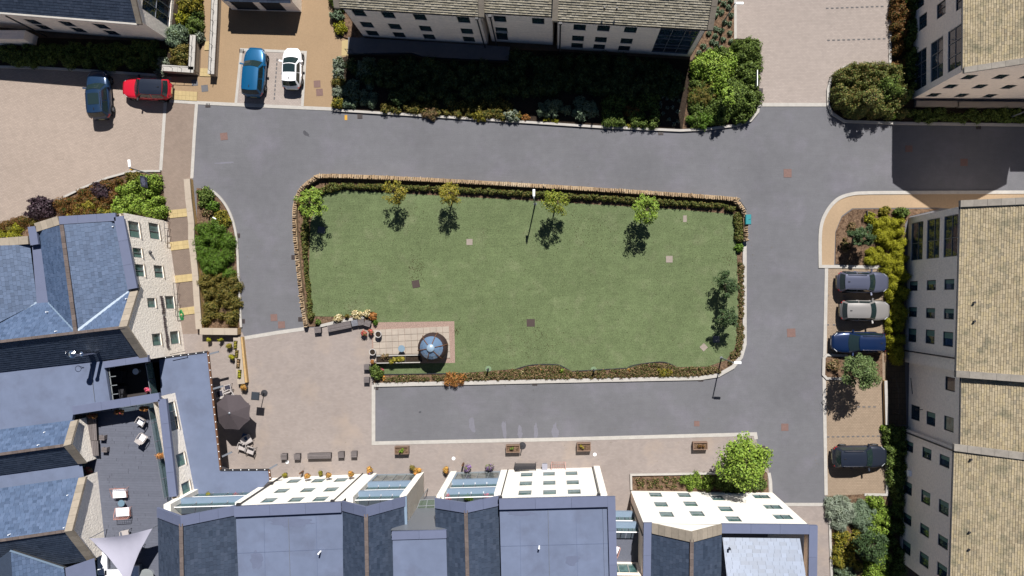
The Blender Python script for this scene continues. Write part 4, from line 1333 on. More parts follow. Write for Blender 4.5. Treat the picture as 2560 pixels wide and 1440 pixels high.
# low gabled roofs beside the roof terrace
for (es, ee, rl, rrp, nl, nr_, zrr) in (((-120, 1090), (186, 1050), (-120, 1152), (168, 1112), (-120, 1203), (205, 1158), 7.5), ((-120, 1238), (206, 1192), (-120, 1368), (171, 1326), (-120, 1450), (228, 1400), 8.3)):
    a, b = P(*es, zf), P(*ee, zf); r0, r1 = P(*rl, zrr), P(*rrp, zrr); n0, n1 = P(*nl, zf), P(*nr_, zf)
    poly_part(w, 'roof', down([a, b, r1, r0], .08), M_UNDER); ts.face([a, b, r1, r0], .34, .23, .014)
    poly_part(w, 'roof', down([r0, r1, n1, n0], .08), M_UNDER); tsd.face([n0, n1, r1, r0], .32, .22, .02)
    coping(w, [r0 + Vector((0, 0, .08)), r1 + Vector((0, 0, .08))], -.1, .1, .08, .45, M_RIDGE, 'ridge_tile', jit=.006)
    up = Vector((.1, 0, .2))
    coping(w, [b + up, r1 + up], -.28, .28, .25, .6, M_COPST); coping(w, [r1 + up, n1 + up], -.28, .28, .25, .6, M_COPST)
    mb = MB(); o = Vector((.12, 0, -.05)); mb.poly([n1 + o, b + o, r1 + o][::1]); low = [Vector((b.x + .12, b.y, 4.2)), Vector((n1.x + .12, n1.y, 4.2))]
    mb.poly([b + o, low[0], low[1], n1 + o]); mb.build('gable_wall', M_RUBBLE, w)
poly_part(w, 'flat_roof', [P(-120, 1200, zf - .1), P(205, 1160, zf - .1), P(210, 1192, zf - .1), P(-120, 1240, zf - .1)], M_MEMB)
# small dormer roof at the bottom left corner
da, db, dc_, dd = P(26, 1376, 8.2), P(160, 1420, 6.6), P(170, 1520, 6.6), P(36, 1520, 8.2)
poly_part(w, 'roof', down([da, db, dc_, dd]), M_UNDER); ts.face([db, dc_, dd, da], .34, .23, .014)
poly_part(w, 'roof', [da, dd, P(-90, 1520, 6.6), P(-60, 1440, 6.6)], M_SLATED)
mb = MB(); mb.beam(da + Vector((0, 0, .05)), db + Vector((0, 0, .05)), .12, .06); mb.build('valley_flashing', M_ZINCL, w)
poly_part(w, 'flat_roof', [P(163, 1420, 6.5), P(236, 1395, 6.5), P(250, 1520, 6.5), P(170, 1520, 6.5)], M_ZINC)
ts.finish(rA, 300); tsd.finish(rA, 0)
for x, y, z in ((317, 747, 6.6), (118, 780, 6.9), (141, 828, 8.1), (97, 1112, 7.3), (171, 1237, 6.7), (162, 1318, 8.1), (24, 1336, 8.2), (113, 1080, 6.5), (284, 567, 6.4)):
    c = P(x, y, z); mb = MB(); mb.tube([c - Vector((0, 0, .3)), c + Vector((0, 0, .18))], .035, 6); mb.build('vent_pipe', M_LAMPW, w)
# parapet wall beside the lower canopy roof
Wp = Wall(P(*ground(438, 982, 3.2)), P(*ground(488, 1236, 3.2)), 3.2, 6.0)
Wp.win(443, 1037, w=2.2, h=2.0, mull=[.33, .66], glass=M_GLASS)
Wp.win(460, 1146, w=1.0, h=1.3, blind=-.4); Wp.win(466, 1221, w=1.0, h=1.3, blind=-.4)
Wp.build(w, M_RUBBLE, glass=M_GLASSL, sill=M_CONC)
# roof terrace
zd = 4.3
deck_poly = [P(*p, zd) for p in ((196, 1038), (400, 1000), (446, 1240), (440, 1500), (242, 1500))]
base = poly_part(w, 'terrace_slab', [p - Vector((0, 0, .06)) for p in deck_poly], M_UNDER, .2)
ar = [(p.x, p.y) for p in deck_poly]
if sum(ar[i][0] * ar[(i + 1) % 5][1] - ar[(i + 1) % 5][0] * ar[i][1] for i in range(5)) < 0: ar = ar[::-1]
bd = Vector((math.cos(-.02), math.sin(-.02), 0)); bnv = Vector((-bd.y, bd.x, 0))
y0, y1 = min(p[1] for p in ar) - 1, max(p[1] for p in ar) + 1
x0, x1 = min(p[0] for p in ar) - 2, max(p[0] for p in ar) + 2
yy = y0
while yy < y1:
    for (xa, xb) in ((x0, (x0 + x1) / 2 + random.uniform(-1.5, 1.5)),):
        pass
    cut = (x0 + x1) / 2 + random.uniform(-1.6, 1.6)
    for (xa, xb) in ((x0, cut - .01), (cut + .01, x1)):
        r = [Vector((xa, yy, 0)), Vector((xb, yy, 0)), Vector((xb, yy + .186, 0)), Vector((xa, yy + .186, 0))]
        r = [(p.x, p.y + (p.x - x0) * -.02) for p in r]
        cp = clip_poly(r, ar)
        if len(cp) >= 3:
            mb = MB(); mb.prism(cp, zd - .04, zd + random.uniform(-.002, .002)); mb.build('deck_board', M_DECK, w)
    yy += .192
balustrade(w, [P(201, 1034, zd), P(388, 1006, zd), P(428, 1238, zd)], 1.1, 1.5)
balustrade(w, [P(202, 1040, zd), P(252, 1450, zd)], 1.1, 1.5)
# canopy roof (lower) with brackets and gutter
zcan = 3.2
can = [(398, 899), (518, 881), (550, 1176), (671, 1176), (674, 1200), (640, 1236), (480, 1246), (440, 1000), (404, 1000)]
poly_part(w, 'canopy_roof', [P(x, y, zcan) for x, y in can], M_MEMB, .18)
for i, (a, b) in enumerate((((404, 895), (519, 879)), ((520, 879), (552, 1175)), ((552, 1175), (672, 1174)), ((673, 1174), (676, 1200)))):
    mb = MB(); mb.beam(P(*a, zcan - .03), P(*b, zcan - .03), .13, .16); mb.build('gutter', M_TIMBB if i in (1, 3) else M_DARKM, w)
    n = max(2, int((P(*b) - P(*a)).length / .62))
    for k in range(n):
        c = lerp(P(*a, zcan + .06), P(*b, zcan + .06), (k + .5) / n); mb = MB(); mb.box(c, (.06, .06, .03)); mb.build('gutter_clip', M_LAMPW, w)
for (a, b) in (((520, 886), (547, 879)), ((533, 972), (558, 965)), ((556, 1141), (580, 1130)), ((674, 1172), (693, 1161))):
    mb = MB(); mb.beam(P(*a, zcan - .1), P(*b, zcan - .1), .14, .12); mb.build('bracket', M_GREYM, w)
mb = MB(); mb.prism(G([(420, 900), (470, 895), (510, 1150), (600, 1180), (600, 1240), (450, 1240)]), 0, zcan - .2); mb.build('ground_floor', M_RUBBLE, w)
mb = MB(); pp = [P(424, 888, 3.2), P(458, 881, 3.2), P(463, 873, 3.2)]
mb.beam(P(425, 886, 3.9), P(463, 878, 3.9), .04, .04); mb.beam(P(425, 886, 3.3), P(463, 878, 3.3), .04, .04); mb.beam(P(463, 878, 3.3), P(463, 878, 3.9), .04, .04); mb.build('sign_frame', M_DARKM, w)

# ================================================================== southern terraces
def south_bay(parent, gl, gr, ga, zl, zr_, za, tiler, depth_px=270, floors=(3.1, 6.0), fin=True, coping_m=None, seg=1.3, loggia=True, stone=False):
    L, R, Ap = P(*gl), P(*gr), P(*ga)
    d = (R - L).normalized(); bk = Vector((d.y, -d.x, 0))
    if bk.y > 0: bk = -bk
    D = bk * (depth_px / 30.0)
    l0, r0, a0 = L + Vector((0, 0, zl)), R + Vector((0, 0, zr_)), Ap + Vector((0, 0, za))
    l1, r1, a1 = l0 + D, r0 + D, a0 + D
    s = bk * .5 - Vector((0, 0, .15))
    rf = poly_part(parent, 'roof', [l0 + s, a0 + s, a1, l1], M_UNDER); tiler.face([l0 + s, l1, a1, a0 + s], .34, .25, .014)
    poly_part(parent, 'roof', [a0 + s, r0 + s, r1, a1], M_UNDER); tiler.face([r0 + s, r1, a1, a0 + s], .34, .25, .014)
    coping(parent, [a0 + s + Vector((0, 0, .1)), a1 + Vector((0, 0, .1))], -.13, .13, .08, .45, M_RIDGE, 'ridge_tile', jit=.006)
    cm, nm = (M_COPST, 'coping_stone') if stone else (M_ZINC, 'coping_panel')
    coping(parent, [l0, a0], -.68, 0.02, .26, seg, cm, nm); coping(parent, [a0, r0], -.68, 0.02, .26, seg, cm, nm)
    if loggia:
        fw = .5
        for e, sg, zz in ((L, 1, zl), (R, -1, zr_)):
            q = [e, e + d * fw * sg, e + d * fw * sg + bk * 2.2, e + bk * 2.2]
            mb = MB(); mb.prism(q, 0, min(zz, 7.6)); mb.build('pier', M_WHITEST, parent)
        li, ri = L + d * fw, R - d * fw
        Wb = Wall(li + bk * 2.1, ri + bk * 2.1, 0, 8.5)
        for z in (0.1,) + tuple(floors): Wb.winrect(.3, Wb.len - .3, z + .15, z + 2.2, mull=[.25, .5, .75], glass=M_GLASS)
        Wb.build(parent, M_WALLN)
        Wf = Wall(li + bk * .1, ri + bk * .1, 0, 2.75)
        Wf.winrect(.08, Wf.len - .08, .15, 2.6, mull=[.25, .5, .75], glass=M_GLASSG, frame=M_FRAME)
        Wf.build(parent, M_ZINCL, 'shopfront', depth=.03)
        for z in floors:
            bal = empty('balcony', li + (ri - li) * .5 + Vector((0, 0, z)) - (parent.location - parent.location))
            bal.parent = parent; bal.location = Vector(WLOC[bal.name]) - WLOC[parent.name]
            mb = MB(); mb.prism([li, ri, ri + bk * .45, li + bk * .45], z - .3, z + .06); mb.build('edge_beam', M_ZINCL, bal)
            mb = MB(); mb.prism([li + bk * .46, ri + bk * .46, ri + bk * 2.1, li + bk * 2.1], z - .25, z); mb.build('floor', M_DECK, bal)
            f0, f1 = li + bk * .38 + Vector((0, 0, z)), ri + bk * .38 + Vector((0, 0, z))
            mb = MB(); mb.beam(f0 + Vector((0, 0, 1.05)), f1 + Vector((0, 0, 1.05)), .05, .05); mb.build('handrail', M_WHITE, bal)
            n = 4
            for k in range(n):
                q0, q1 = lerp(f0, f1, k / n), lerp(f0, f1, (k + 1) / n)
                mb = MB(); mb.beam(q0, q0 + Vector((0, 0, 1.03)), .05, .05, up=(1, 0, 0)); mb.beam(q0 - bk * .2, q0 + Vector((0, 0, .1)), .08, .06); mb.build('post', M_GREYM, bal)
                mb = MB(); e = d * .05; c = [q0 + e + Vector((0, 0, .1)), q1 - e + Vector((0, 0, .1)), q1 - e + Vector((0, 0, .98)), q0 + e + Vector((0, 0, .98))]
                mb.loft([p - bk * .006 for p in c], [p + bk * .006 for p in c]); mb.build('glass_panel', M_CLEAR, bal)
    return rf, l0, r0, a0, D, d, bk

def flat_block(parent, gl, gr, z, m, wins, depth_px=290, parap=.28, glass=None, cap_l=False, cap_r=False, roof=True):
    L, R = P(*gl), P(*gr)
    d = (R - L).normalized(); bk = Vector((d.y, -d.x, 0))
    if bk.y > 0: bk = -bk
    D = bk * depth_px / 30.0
    W = Wall(L, R, 0, z - .05)
    for x, y, k in wins: W.win(x, y, **k)
    W.build(parent, m, glass=glass or M_GLASSL, frame=M_FRAME, depth=.035)
    up = Vector((0, 0, z))
    if roof:
        poly_part(parent, 'flat_roof', [L + up - Vector((0, 0, parap)), R + up - Vector((0, 0, parap)), R + D + up - Vector((0, 0, parap)), L + D + up - Vector((0, 0, parap))], M_MEMB, .2)
        coping(parent, [L + up, R + up], -.7, .03, .3, 2.3, M_ZINC, 'coping_panel')
        if cap_r: coping(parent, [R + up - d * .0, R + D + up], 0, .55, .34, 2.6, M_ZINC, 'coping_panel')
        if cap_l: coping(parent, [L + up, L + D + up], -.55, 0, .34, 2.6, M_ZINC, 'coping_panel')
        # membrane welds
        for t in (.35, .7):
            mb = MB(); a, b = lerp(L, L + D, t) + up - Vector((0, 0, parap - .012)), lerp(R, R + D, t) + up - Vector((0, 0, parap - .012))
            mb.beam(a, b, .03, .012); mb.build('membrane_seam', M_MEMB2, parent)
    return W, L, R, D, d, bk
M_MEMB2 = mat('roof_membrane_seam', B(120, 134, 168), .7, .3)

s1 = empty('southwest_terrace_block', P(700, 1300), 'white stone terrace with two slate gables below the row of timber stools', 'building')
t1 = Tiler(M_SLATED, 'slate')
wk = dict(w=.95, h=1.3, trans=[.3])
flat_block(s1, (697, 1194), (927, 1184), 9.0, M_WHITEST, [(640 + x / 4, 1080 + y / 4, wk) for x, y in ((380, 490), (625, 485), (850, 478), (260, 587), (518, 580), (752, 573), (132, 682), (402, 675), (645, 668))])
f1 = south_bay(s1, (525, 1199), (697, 1194), (611, 1197), 8.6, 8.6, 11.0, t1)
f2 = south_bay(s1, (927, 1183), (1060, 1180), (992, 1181), 8.8, 7.9, 10.6, t1)
R = P(1060, 1180); Wall(R, R + f2[4], 0, 7.9, face=(1, 0)).build(s1, M_RUBBLE)
mb = MB()
for q in strip_quads([f2[2] + Vector((-.05, 0, .02)), f2[2] + f2[4] + Vector((-.05, 0, .02))], -.1, .12): slab_quad(mb, q, .15)
mb.build('gutter', M_ZINCL, s1)
t1.finish(f1[0], 0)
for x, y in ((907, 1186), (704, 1193)):
    c = P(x, y); pipe(s1, c + Vector((0, .08, 0)), c + Vector((0, .08, 8.8)), .05)
    mb = MB(); mb.box(c + Vector((0, .1, 8.75)), (.26, .2, .24)); mb.build('hopper_head', M_DARKM, s1)
mb = MB(); mb.tube([P(721, 1295, 8.75), P(727, 1500, 8.75)], .016, 6); mb.build('conductor_strip', M_GREYM, s1)
c = P(802, 1378, 8.7); mb = MB(); mb.tube([c, c + Vector((0, 0, .6))], .06, 8); mb.build('vent_pipe', M_WHITE, s1)

s2 = empty('south_middle_block', P(1300, 1300), 'white stone terrace in the middle with one slate gable behind the black bench', 'building')
t2 = Tiler(M_SLATED, 'slate')
wins = [(1280 + x / 4, 1080 + y / 4, wk) for x, y in ((147, 425), (370, 417), (595, 412), (138, 513), (373, 507), (607, 502), (130, 606), (376, 601), (622, 596))]
fb = flat_block(s2, (1268, 1174), (1499, 1168), 9.5, M_WHITEST, wins, cap_r=True)
f3 = south_bay(s2, (1127, 1178), (1268, 1174), (1199, 1176), 8.7, 8.5, 10.2, t2)
t2.finish(f3[0], 0)
Wall(P(1127, 1178), P(1127, 1178) + f3[4], 0, 8.6, face=(-1, 0)).build(s2, M_RUBBLE)
mb = MB(); mb.prism([P(1484, 1168) + Vector((0, .12, 0)), P(1499, 1168) + Vector((0, .12, 0)), P(1499, 1168) - Vector((0, .3, 0)), P(1484, 1168) - Vector((0, .3, 0))], 0, 9.2); mb.build('pier', M_WHITEST, s2)
Wall(P(1499, 1168), P(1499, 1168) + fb[3], 0, 9.3, face=(1, 0)).build(s2, M_WALLN)
for x, y in ((1481, 1170), (1270, 1176)):
    c = P(x, y); pipe(s2, c + Vector((0, .08, 0)), c + Vector((0, .08, 9.2)), .05)
    mb = MB(); mb.box(c + Vector((0, .1, 9.1)), (.26, .2, .24)); mb.build('hopper_head', M_DARKM, s2)
mb = MB(); mb.tube([P(1370, 1272, 9.25), P(1375, 1500, 9.25)], .016, 6); mb.build('conductor_strip', M_GREYM, s2)
c = P(1348, 1365, 9.2); mb = MB(); mb.tube([c, c + Vector((0, 0, .55))], .06, 8); mb.build('vent_pipe', M_WHITE, s2)
# link roof between the two terraces with a glass porch
s5 = empty('link_block', P(1050, 1320), 'low flat-roofed link with zinc edge between the two slate gables', 'building')
zk = 9.5
lk = [(981, 1334), (1115, 1330), (1120, 1520), (985, 1520)]
poly_part(s5, 'flat_roof', [P(x, y, zk - .1) for x, y in lk], M_MEMB, .4)
coping(s5, [P(979, 1334, zk), P(1116, 1330, zk)], -.45, .12, .3, 1.6, M_ZINC, 'coping_panel')
Wall(P(*ground(975, 1328, zk)), P(*ground(1112, 1326, zk)), 0, zk - .2).build(s5, M_GREYM)
gp = empty('glass_porch', P(1075, 1240), 'glazed canopy over the passage between the two gabled terraces', 'canopy')
zz = 3.6
q = [P(1051, 1250, zz), P(1087, 1248, zz), P(1088, 1324, zz + .1), P(1020, 1326, zz + .1)]
for k in range(5):
    t0, t1_ = k / 5, (k + 1) / 5
    for (s0, s1_) in ((0, .5), (.5, 1)):
        def bl(s, t): return lerp(lerp(q[0], q[3], t), lerp(q[1], q[2], t), s)
        mb = MB(); mb.loft([p - Vector((0, 0, .012)) for p in (bl(s0 + .015, t0 + .015), bl(s1_ - .015, t0 + .015), bl(s1_ - .015, t1_ - .015), bl(s0 + .015, t1_ - .015))], [bl(s0 + .015, t0 + .015), bl(s1_ - .015, t0 + .015), bl(s1_ - .015, t1_ - .015), bl(s0 + .015, t1_ - .015)])
        mb.build('pane', M_CANGL, gp)
mb = MB()
for k in range(6): mb.beam(bl(0, k / 5), bl(1, k / 5), .05, .07)
for s in (0, .5, 1): mb.beam(bl(s, 0) + Vector((0, 0, .004)), bl(s, 1) + Vector((0, 0, .004)), .05, .07)
mb.build('frame', M_FRAME, gp)
for p in q[:2]:
    mb = MB(); mb.tube([(p.x, p.y, 0), (p.x, p.y, zz)], .04, 6); mb.build('post', M_FRAME, gp)

s3 = empty('southeast_terrace_block', P(1750, 1320), 'white stone block with pale slate roof beside the bright green tree', 'building')
t3 = Tiler(M_SLATE, 'slate'); t3d = Tiler(M_SLATED, 'slate')
wk3 = dict(w=1.0, h=1.35, trans=[.35])
wl = [(1280 + x / 4, 1080 + y / 4, wk3) for x, y in ((1432, 620), (1712, 615), (1490, 722), (1785, 717), (1545, 822), (1850, 815), (2055, 660), (2135, 768), (2215, 868))] + [(x, y, dict(w=1.3, h=1.2, mull=[.5])) for x, y in ((1903, 1241), (1932, 1267), (1957, 1292))]
zs3 = 9.2
L3, R3 = P(1577, 1227), P(1931, 1231)
W3 = Wall(L3, R3, 0, zs3)
for x, y, k in wl: W3.win(x, y, **k)
W3.build(s3, M_WHITEST, glass=M_GLASSL, depth=.035)
f4 = south_bay(s3, (1594, 1227), (1744, 1229), (1670, 1228), 9.3, 9.3, 11.2, t3d, loggia=False, stone=True, seg=.5)
t3d.finish(f4[0], 0)
D3 = f4[4]; d3 = (R3 - L3).normalized()
Gm = P(1744, 1229)
mb = MB(); ap = P(1670, 1228); a_, b_ = P(1594, 1227), P(1744, 1229); off = Vector((0, -.02, 0))
mb.poly([a_ + Vector((0, -.02, zs3)), b_ + Vector((0, -.02, zs3)), ap + Vector((0, -.02, 11.0))]); mb.build('gable_wall', M_WHITEST, s3)
up = Vector((0, 0, zs3 + .05))
coping(s3, [L3 + up, a_ + up + d3 * .05], -.6, .03, .3, 1, M_ZINC, 'coping_panel')
coping(s3, [b_ + up, R3 + up], -.62, .03, .3, 2.4, M_ZINC, 'coping_panel')
coping(s3, [R3 + up + Vector((0, 0, .01)) - d3 * .0, R3 + D3 + up + Vector((0, 0, .01))], 0, .6, .3, 2.4, M_ZINC, 'coping_panel')
coping(s3, [L3 + up + Vector((0, 0, .01)), L3 + D3 + up + Vector((0, 0, .01))], -.0, .55, .3, 2.4, M_ZINC, 'coping_panel')
q0 = P(1800, 1348, 9.0); 
pe0, pe1 = Gm + Vector((.1, -1.0, 9.0)), R3 + Vector((-.6, -1.0, 9.0))
pr0, pr1 = pe0 + Vector((0, -5.5, 3.3)), pe1 + Vector((0, -5.5, 3.3))
rfp = poly_part(s3, 'roof', [pe0, pe1, pr1, pr0], M_UNDER); t3.face([pe0, pe1, pr1, pr0], .5, .27, .014); t3.finish(rfp, 300)
Wall(L3, L3 + D3, 0, zs3, face=(-1, 0)).build(s3, M_WALLN)
Wall(R3, R3 + D3, 0, zs3, face=(1, 0)).build(s3, M_WALLN)
pipe(s3, L3 + Vector((-.06, -.9, 0)), L3 + Vector((-.06, -.9, 9.0)), .06)
c = P(1824, 1372, 9.8); mb = MB(); mb.box(c, (.12, .12, .3)); mb.build('vent_pipe', M_DARKM, s3)
def roof_stain(parent, x, y, z, rx, ry, col, n=20):
    c = P(x, y, z); mb = MB(); pts = []
    for k in range(n):
        a = 2 * math.pi * k / n; f = random.uniform(.65, 1.1)
        pts.append((c.x + rx * f * math.cos(a), c.y + ry * f * math.sin(a), z))
    mb.poly(pts); mb.build('roof_stain', mat('roof_stain_%d_%d_%d' % col, B(*col), .75, .3, var=.08, vscale=2), parent)
for pr_, x, y, z, rx_, ry_ in ((s1, 730, 1305, 8.728, 1.7, .38), (s1, 700, 1300, 8.732, .9, .25), (s2, 1300, 1283, 9.228, 1.2, .18), (s1, 640, 1400, 8.728, .5, .7), (s2, 1430, 1400, 9.228, .6, .4)):
    roof_stain(pr_, x, y, z, rx_, ry_, (126, 136, 166))
for x0_, y0_, x1_, y1_ in ((1300, 1300, 1303, 1500), (1440, 1295, 1446, 1500)):
    mb = MB(); mb.beam(P(x0_, y0_, 9.225), P(x1_, y1_, 9.225), .03, .01); mb.build('membrane_seam', M_MEMB2, s2)
for x0_, y0_, x1_, y1_ in ((660, 1295, 664, 1500), (790, 1290, 795, 1500)):
    mb = MB(); mb.beam(P(x0_, y0_, 8.725), P(x1_, y1_, 8.725), .03, .01); mb.build('membrane_seam', M_MEMB2, s1)
# balconies in the gap between the middle and south-east blocks
s4 = empty('balcony_stack', P(1550, 1290), 'stacked grey balconies with white handrails between two white blocks', 'balcony')
for i, (y0, z) in enumerate(((1252, 3.1), (1252, 6.0))):
    a, b = P(1503, y0), P(1576, y0 + 1); bk = Vector((0, -1, 0))
    mb = MB(); mb.prism([a, b, b + bk * .45, a + bk * .45], z - .3, z + .06); mb.build('edge_beam', M_ZINCL, s4)
    mb = MB(); mb.prism([a + bk * .46, b + bk * .46, b + bk * 3.0, a + bk * 3.0], z - .25, z); mb.build('floor', M_DECK, s4)
    f0, f1_ = a + bk * .42 + Vector((0, 0, z)), b + bk * .42 + Vector((0, 0, z))
    mb = MB(); mb.beam(f0 + Vector((0, 0, 1.05)), f1_ + Vector((0, 0, 1.05)), .06, .05); mb.build('handrail', M_WHITE, s4)
    for k in range(3):
        q0_ = lerp(f0, f1_, (k + .5) / 3); mb = MB(); mb.beam(q0_, q0_ + Vector((0, 0, 1.03)), .05, .05, up=(1, 0, 0)); mb.build('post', M_GREYM, s4)
        c0, c1 = lerp(f0, f1_, k / 3 + .02), lerp(f0, f1_, (k + 1) / 3 - .02)
        mb = MB(); c = [c0 + Vector((0, 0, .1)), c1 + Vector((0, 0, .1)), c1 + Vector((0, 0, .98)), c0 + Vector((0, 0, .98))]
        mb.loft([p - bk * .006 for p in c], [p + bk * .006 for p in c]); mb.build('glass_panel', M_CLEAR, s4)
Wb = Wall(P(1500, 1252) + Vector((0, -3.0, 0)), P(1577, 1253) + Vector((0, -3.0, 0)), 0, 9.0)
for z in (.2, 3.2, 6.1): Wb.winrect(.2, 2.3, z + .1, z + 2.1, mull=[.35, .7], glass=M_GLASSL, frame=M_KERB)
Wb.build(s4, M_WALLN)
a, b = P(1500, 1252) + Vector((0, -3, 9.1)), P(1577, 1253) + Vector((0, -3, 9.1))
poly_part(s4, 'flat_roof', [a, b, b + Vector((0, -4, 0)), a + Vector((0, -4, 0))], M_ZINC, .3)
# ================================================================== walls around beds
def wall_strip(name, label, px, w, h, m, cap=None, cap_h=0.08, cap_w=None, z0=0.0, cat='wall', slope=None):
    pts = G(px)
    root = empty(name, (pts[0].x, pts[0].y, z0), label, cat)
    mb = MB()
    for q in strip_quads(pts, -w / 2, w / 2): mb.prism(q, z0 - 0.02, z0 + h)
    mb.build('wall_body', m, root)
    if cap:
        cw = cap_w or w + 0.08
        for q in strip_quads(pts, -cw / 2, cw / 2, seg=1.2, gap=0.012):
            c = MB(); c.prism(q, z0 + h, z0 + h + cap_h); c.build('coping_slab', cap, root)
    return root

# dry-stone wall round the lawn with upright coping stones
dw = [(769, 816), (758, 740), (747, 640), (741, 560), (743, 510), (759, 474), (790, 450), (832, 442), (1100, 453), (1480, 475), (1806, 497), (1836, 506), (1853, 524), (1860, 556), (1861, 604)]
dwp = G(smooth_path(dw, 5))
dr = empty('dry_stone_wall', dwp[0], 'curved yellow dry-stone wall with upright coping stones round the lawn', 'wall')
mb = MB()
for q in strip_quads(dwp, -0.16, 0.16): mb.prism(q, -0.02, 0.5)
mb.build('wall_body', M_DRYST, dr)
sm = MB(); sm.loft([(-.5, -.5, 0), (.5, -.5, 0), (.5, .5, 0), (-.5, .5, 0)], [(-.4, -.46, 1), (.42, -.44, .93), (.4, .46, 1.04), (-.42, .43, .95)])
so = sm.build('stone_piece', M_DRYST, None, local=True); stone_me = so.data; bpy.data.objects.remove(so)
acc = 0.0; step = 0.185
for i in range(len(dwp) - 1):
    a, b = dwp[i], dwp[i + 1]; L_ = (b - a).length; rz = math.atan2(b.y - a.y, b.x - a.x)
    while acc < L_:
        c = lerp(a, b, acc / L_)
        o = bpy.data.objects.new('coping_stone', stone_me); COL.objects.link(o)
        place(o, dr, (c.x, c.y, 0.49))
        o.location += Vector((-math.sin(rz), math.cos(rz), 0)) * random.uniform(-.05, .05)
        o.rotation_euler = (random.uniform(-.2, .2), random.uniform(-.2, .2), rz + random.uniform(-.2, .2))
        o.scale = (random.uniform(.06, .12), random.uniform(.22, .34), random.uniform(.10, .24))
        acc += step
    acc -= L_

wall_strip('retaining_wall', 'pale coped ramp wall between the footway and the conifer bed', [(476, 450), (480, 500), (487, 560), (487, 600), (492, 640), (497, 690), (500, 740), (506, 822)], 0.46, 0.55, M_WALLTAN, M_CONC, 0.1, 0.5)
wall_strip('planter_wall_corner', 'L-shaped pale wall at the foot of the conifer bed', [(510, 827), (603, 828)], 0.5, 0.7, M_WALLTAN, M_CONC, 0.1, 0.55)
lw = empty('planter_trough', P(606, 890), 'long pale planter wall with sunk planting troughs beside the plaza', 'planter')
mb = MB()
for q in strip_quads(G([(598, 842), (603, 900), (609, 958)]), -0.3, 0.3): mb.prism(q, 0, 0.5)
mb.build('wall_body', M_CONC, lw)
mb = MB()
for q in strip_quads(G([(608, 842), (614, 900), (620, 955)]), -0.1, 0.1): mb.prism(q, 0, 0.42)
mb.build('stone_face', M_WALLTAN, lw)
for k, (x, y, ln) in enumerate(((595, 862, .75), (598, 884, .65), (602, 908, .8), (605, 934, .75))):
    c = P(x, y); mb = MB(); mb.box((c.x, c.y, 0.505), (0.3, ln, 0.02), -0.09); mb.build('trough_soil', M_SOILD, lw)
    lump_foliage('trough_plant', [(c.x, c.y + s * .2, .13, .16) for s in (-1, 0, 1)], (L_GOLD, L_OLIVE, L_DRY, L_YELG)[k], .09, 260, parent=lw, z0=.5)
wall_strip('flank_wall', 'long pale wall with railing between the tan drive and the side path', [(549, -60), (545, 60), (538, 192)], 0.45, 0.75, M_CONC, M_KERB, 0.08)
wall_strip('bed_wall', 'short pale wall on the east side of the green bed', [(494, 96), (490, 182)], 0.42, 0.8, M_CONC, M_KERB, 0.08)
wall_strip('bed_wall_front', 'low pale wall in front of the green bed by the red car', [(418, 177), (496, 182)], 0.42, 0.8, M_CONC, M_KERB, 0.08)
wall_strip('sunken_wall_east', 'narrow pale wall between the eastern bays and the sunken entrance', [(2209, 950), (2212, 1060)], 0.2, 0.4, M_WALLTAN, M_KERB, 0.05, 0.24)
def railing(label, px, h0, hgt=.55, n=4):
    pts = G(px, 0); r = empty('railing', (pts[0].x, pts[0].y, h0), label, 'railing')
    mb = MB(); mb.tube([p + Vector((0, 0, h0 + hgt)) for p in pts], .02, 6); mb.build('handrail', M_DARKM, r)
    for i in range(n):
        t = i / (n - 1) * (len(pts) - 1); k = min(int(t), len(pts) - 2); p = lerp(pts[k], pts[k + 1], t - k)
        mb = MB(); mb.tube([p + Vector((0, 0, h0)), p + Vector((0, 0, h0 + hgt))], .018, 6); mb.build('post', M_DARKM, r)
railing('thin dark railing on top of the long pale wall beside the drive', [(547, 10), (544, 90), (539, 186)], .83, n=7)
railing('thin dark railing on the short wall beside the green bed', [(495, 100), (491, 178)], .88, n=4)
railing('thin dark railing on the low wall behind the red car', [(422, 178), (490, 181)], .88, n=4)
railing('slim dark handrail along the cream wall of the west building', [(426, 555), (430, 610)], .05, 1.0, 4)
railing('slim dark handrail on the upper part of the sloping footway', [(449, 708), (455, 790)], .05, 1.0, 4)
railing('pale handrail in the shaded sunken entrance', [(2226, 945), (2233, 975), (2234, 1030)], .05, 1.0, 3)
# stepped landings of the footway
for k, q in enumerate(([(420, 546), (478, 541), (482, 598), (423, 606)], [(424, 627), (483, 620), (488, 682), (430, 690)], [(434, 708), (491, 703), (496, 762), (446, 770)])):
    sheet('footway_landing', q, 0.026, mat('landing_paving', B(158, 140, 128), .9, .2, brick=(.2, .1, .12, .012, .6), var=.08, vscale=2))
# shaded floor of the sunken entrance
sheet('entrance_paving', [(2212, 905), (2262, 900), (2266, 1062), (2214, 1062)], 0.02, mat('entrance_slab', B(120, 104, 84), .9, .2, brick=(.45, .45, 0, .02, .5), var=.1, vscale=3))

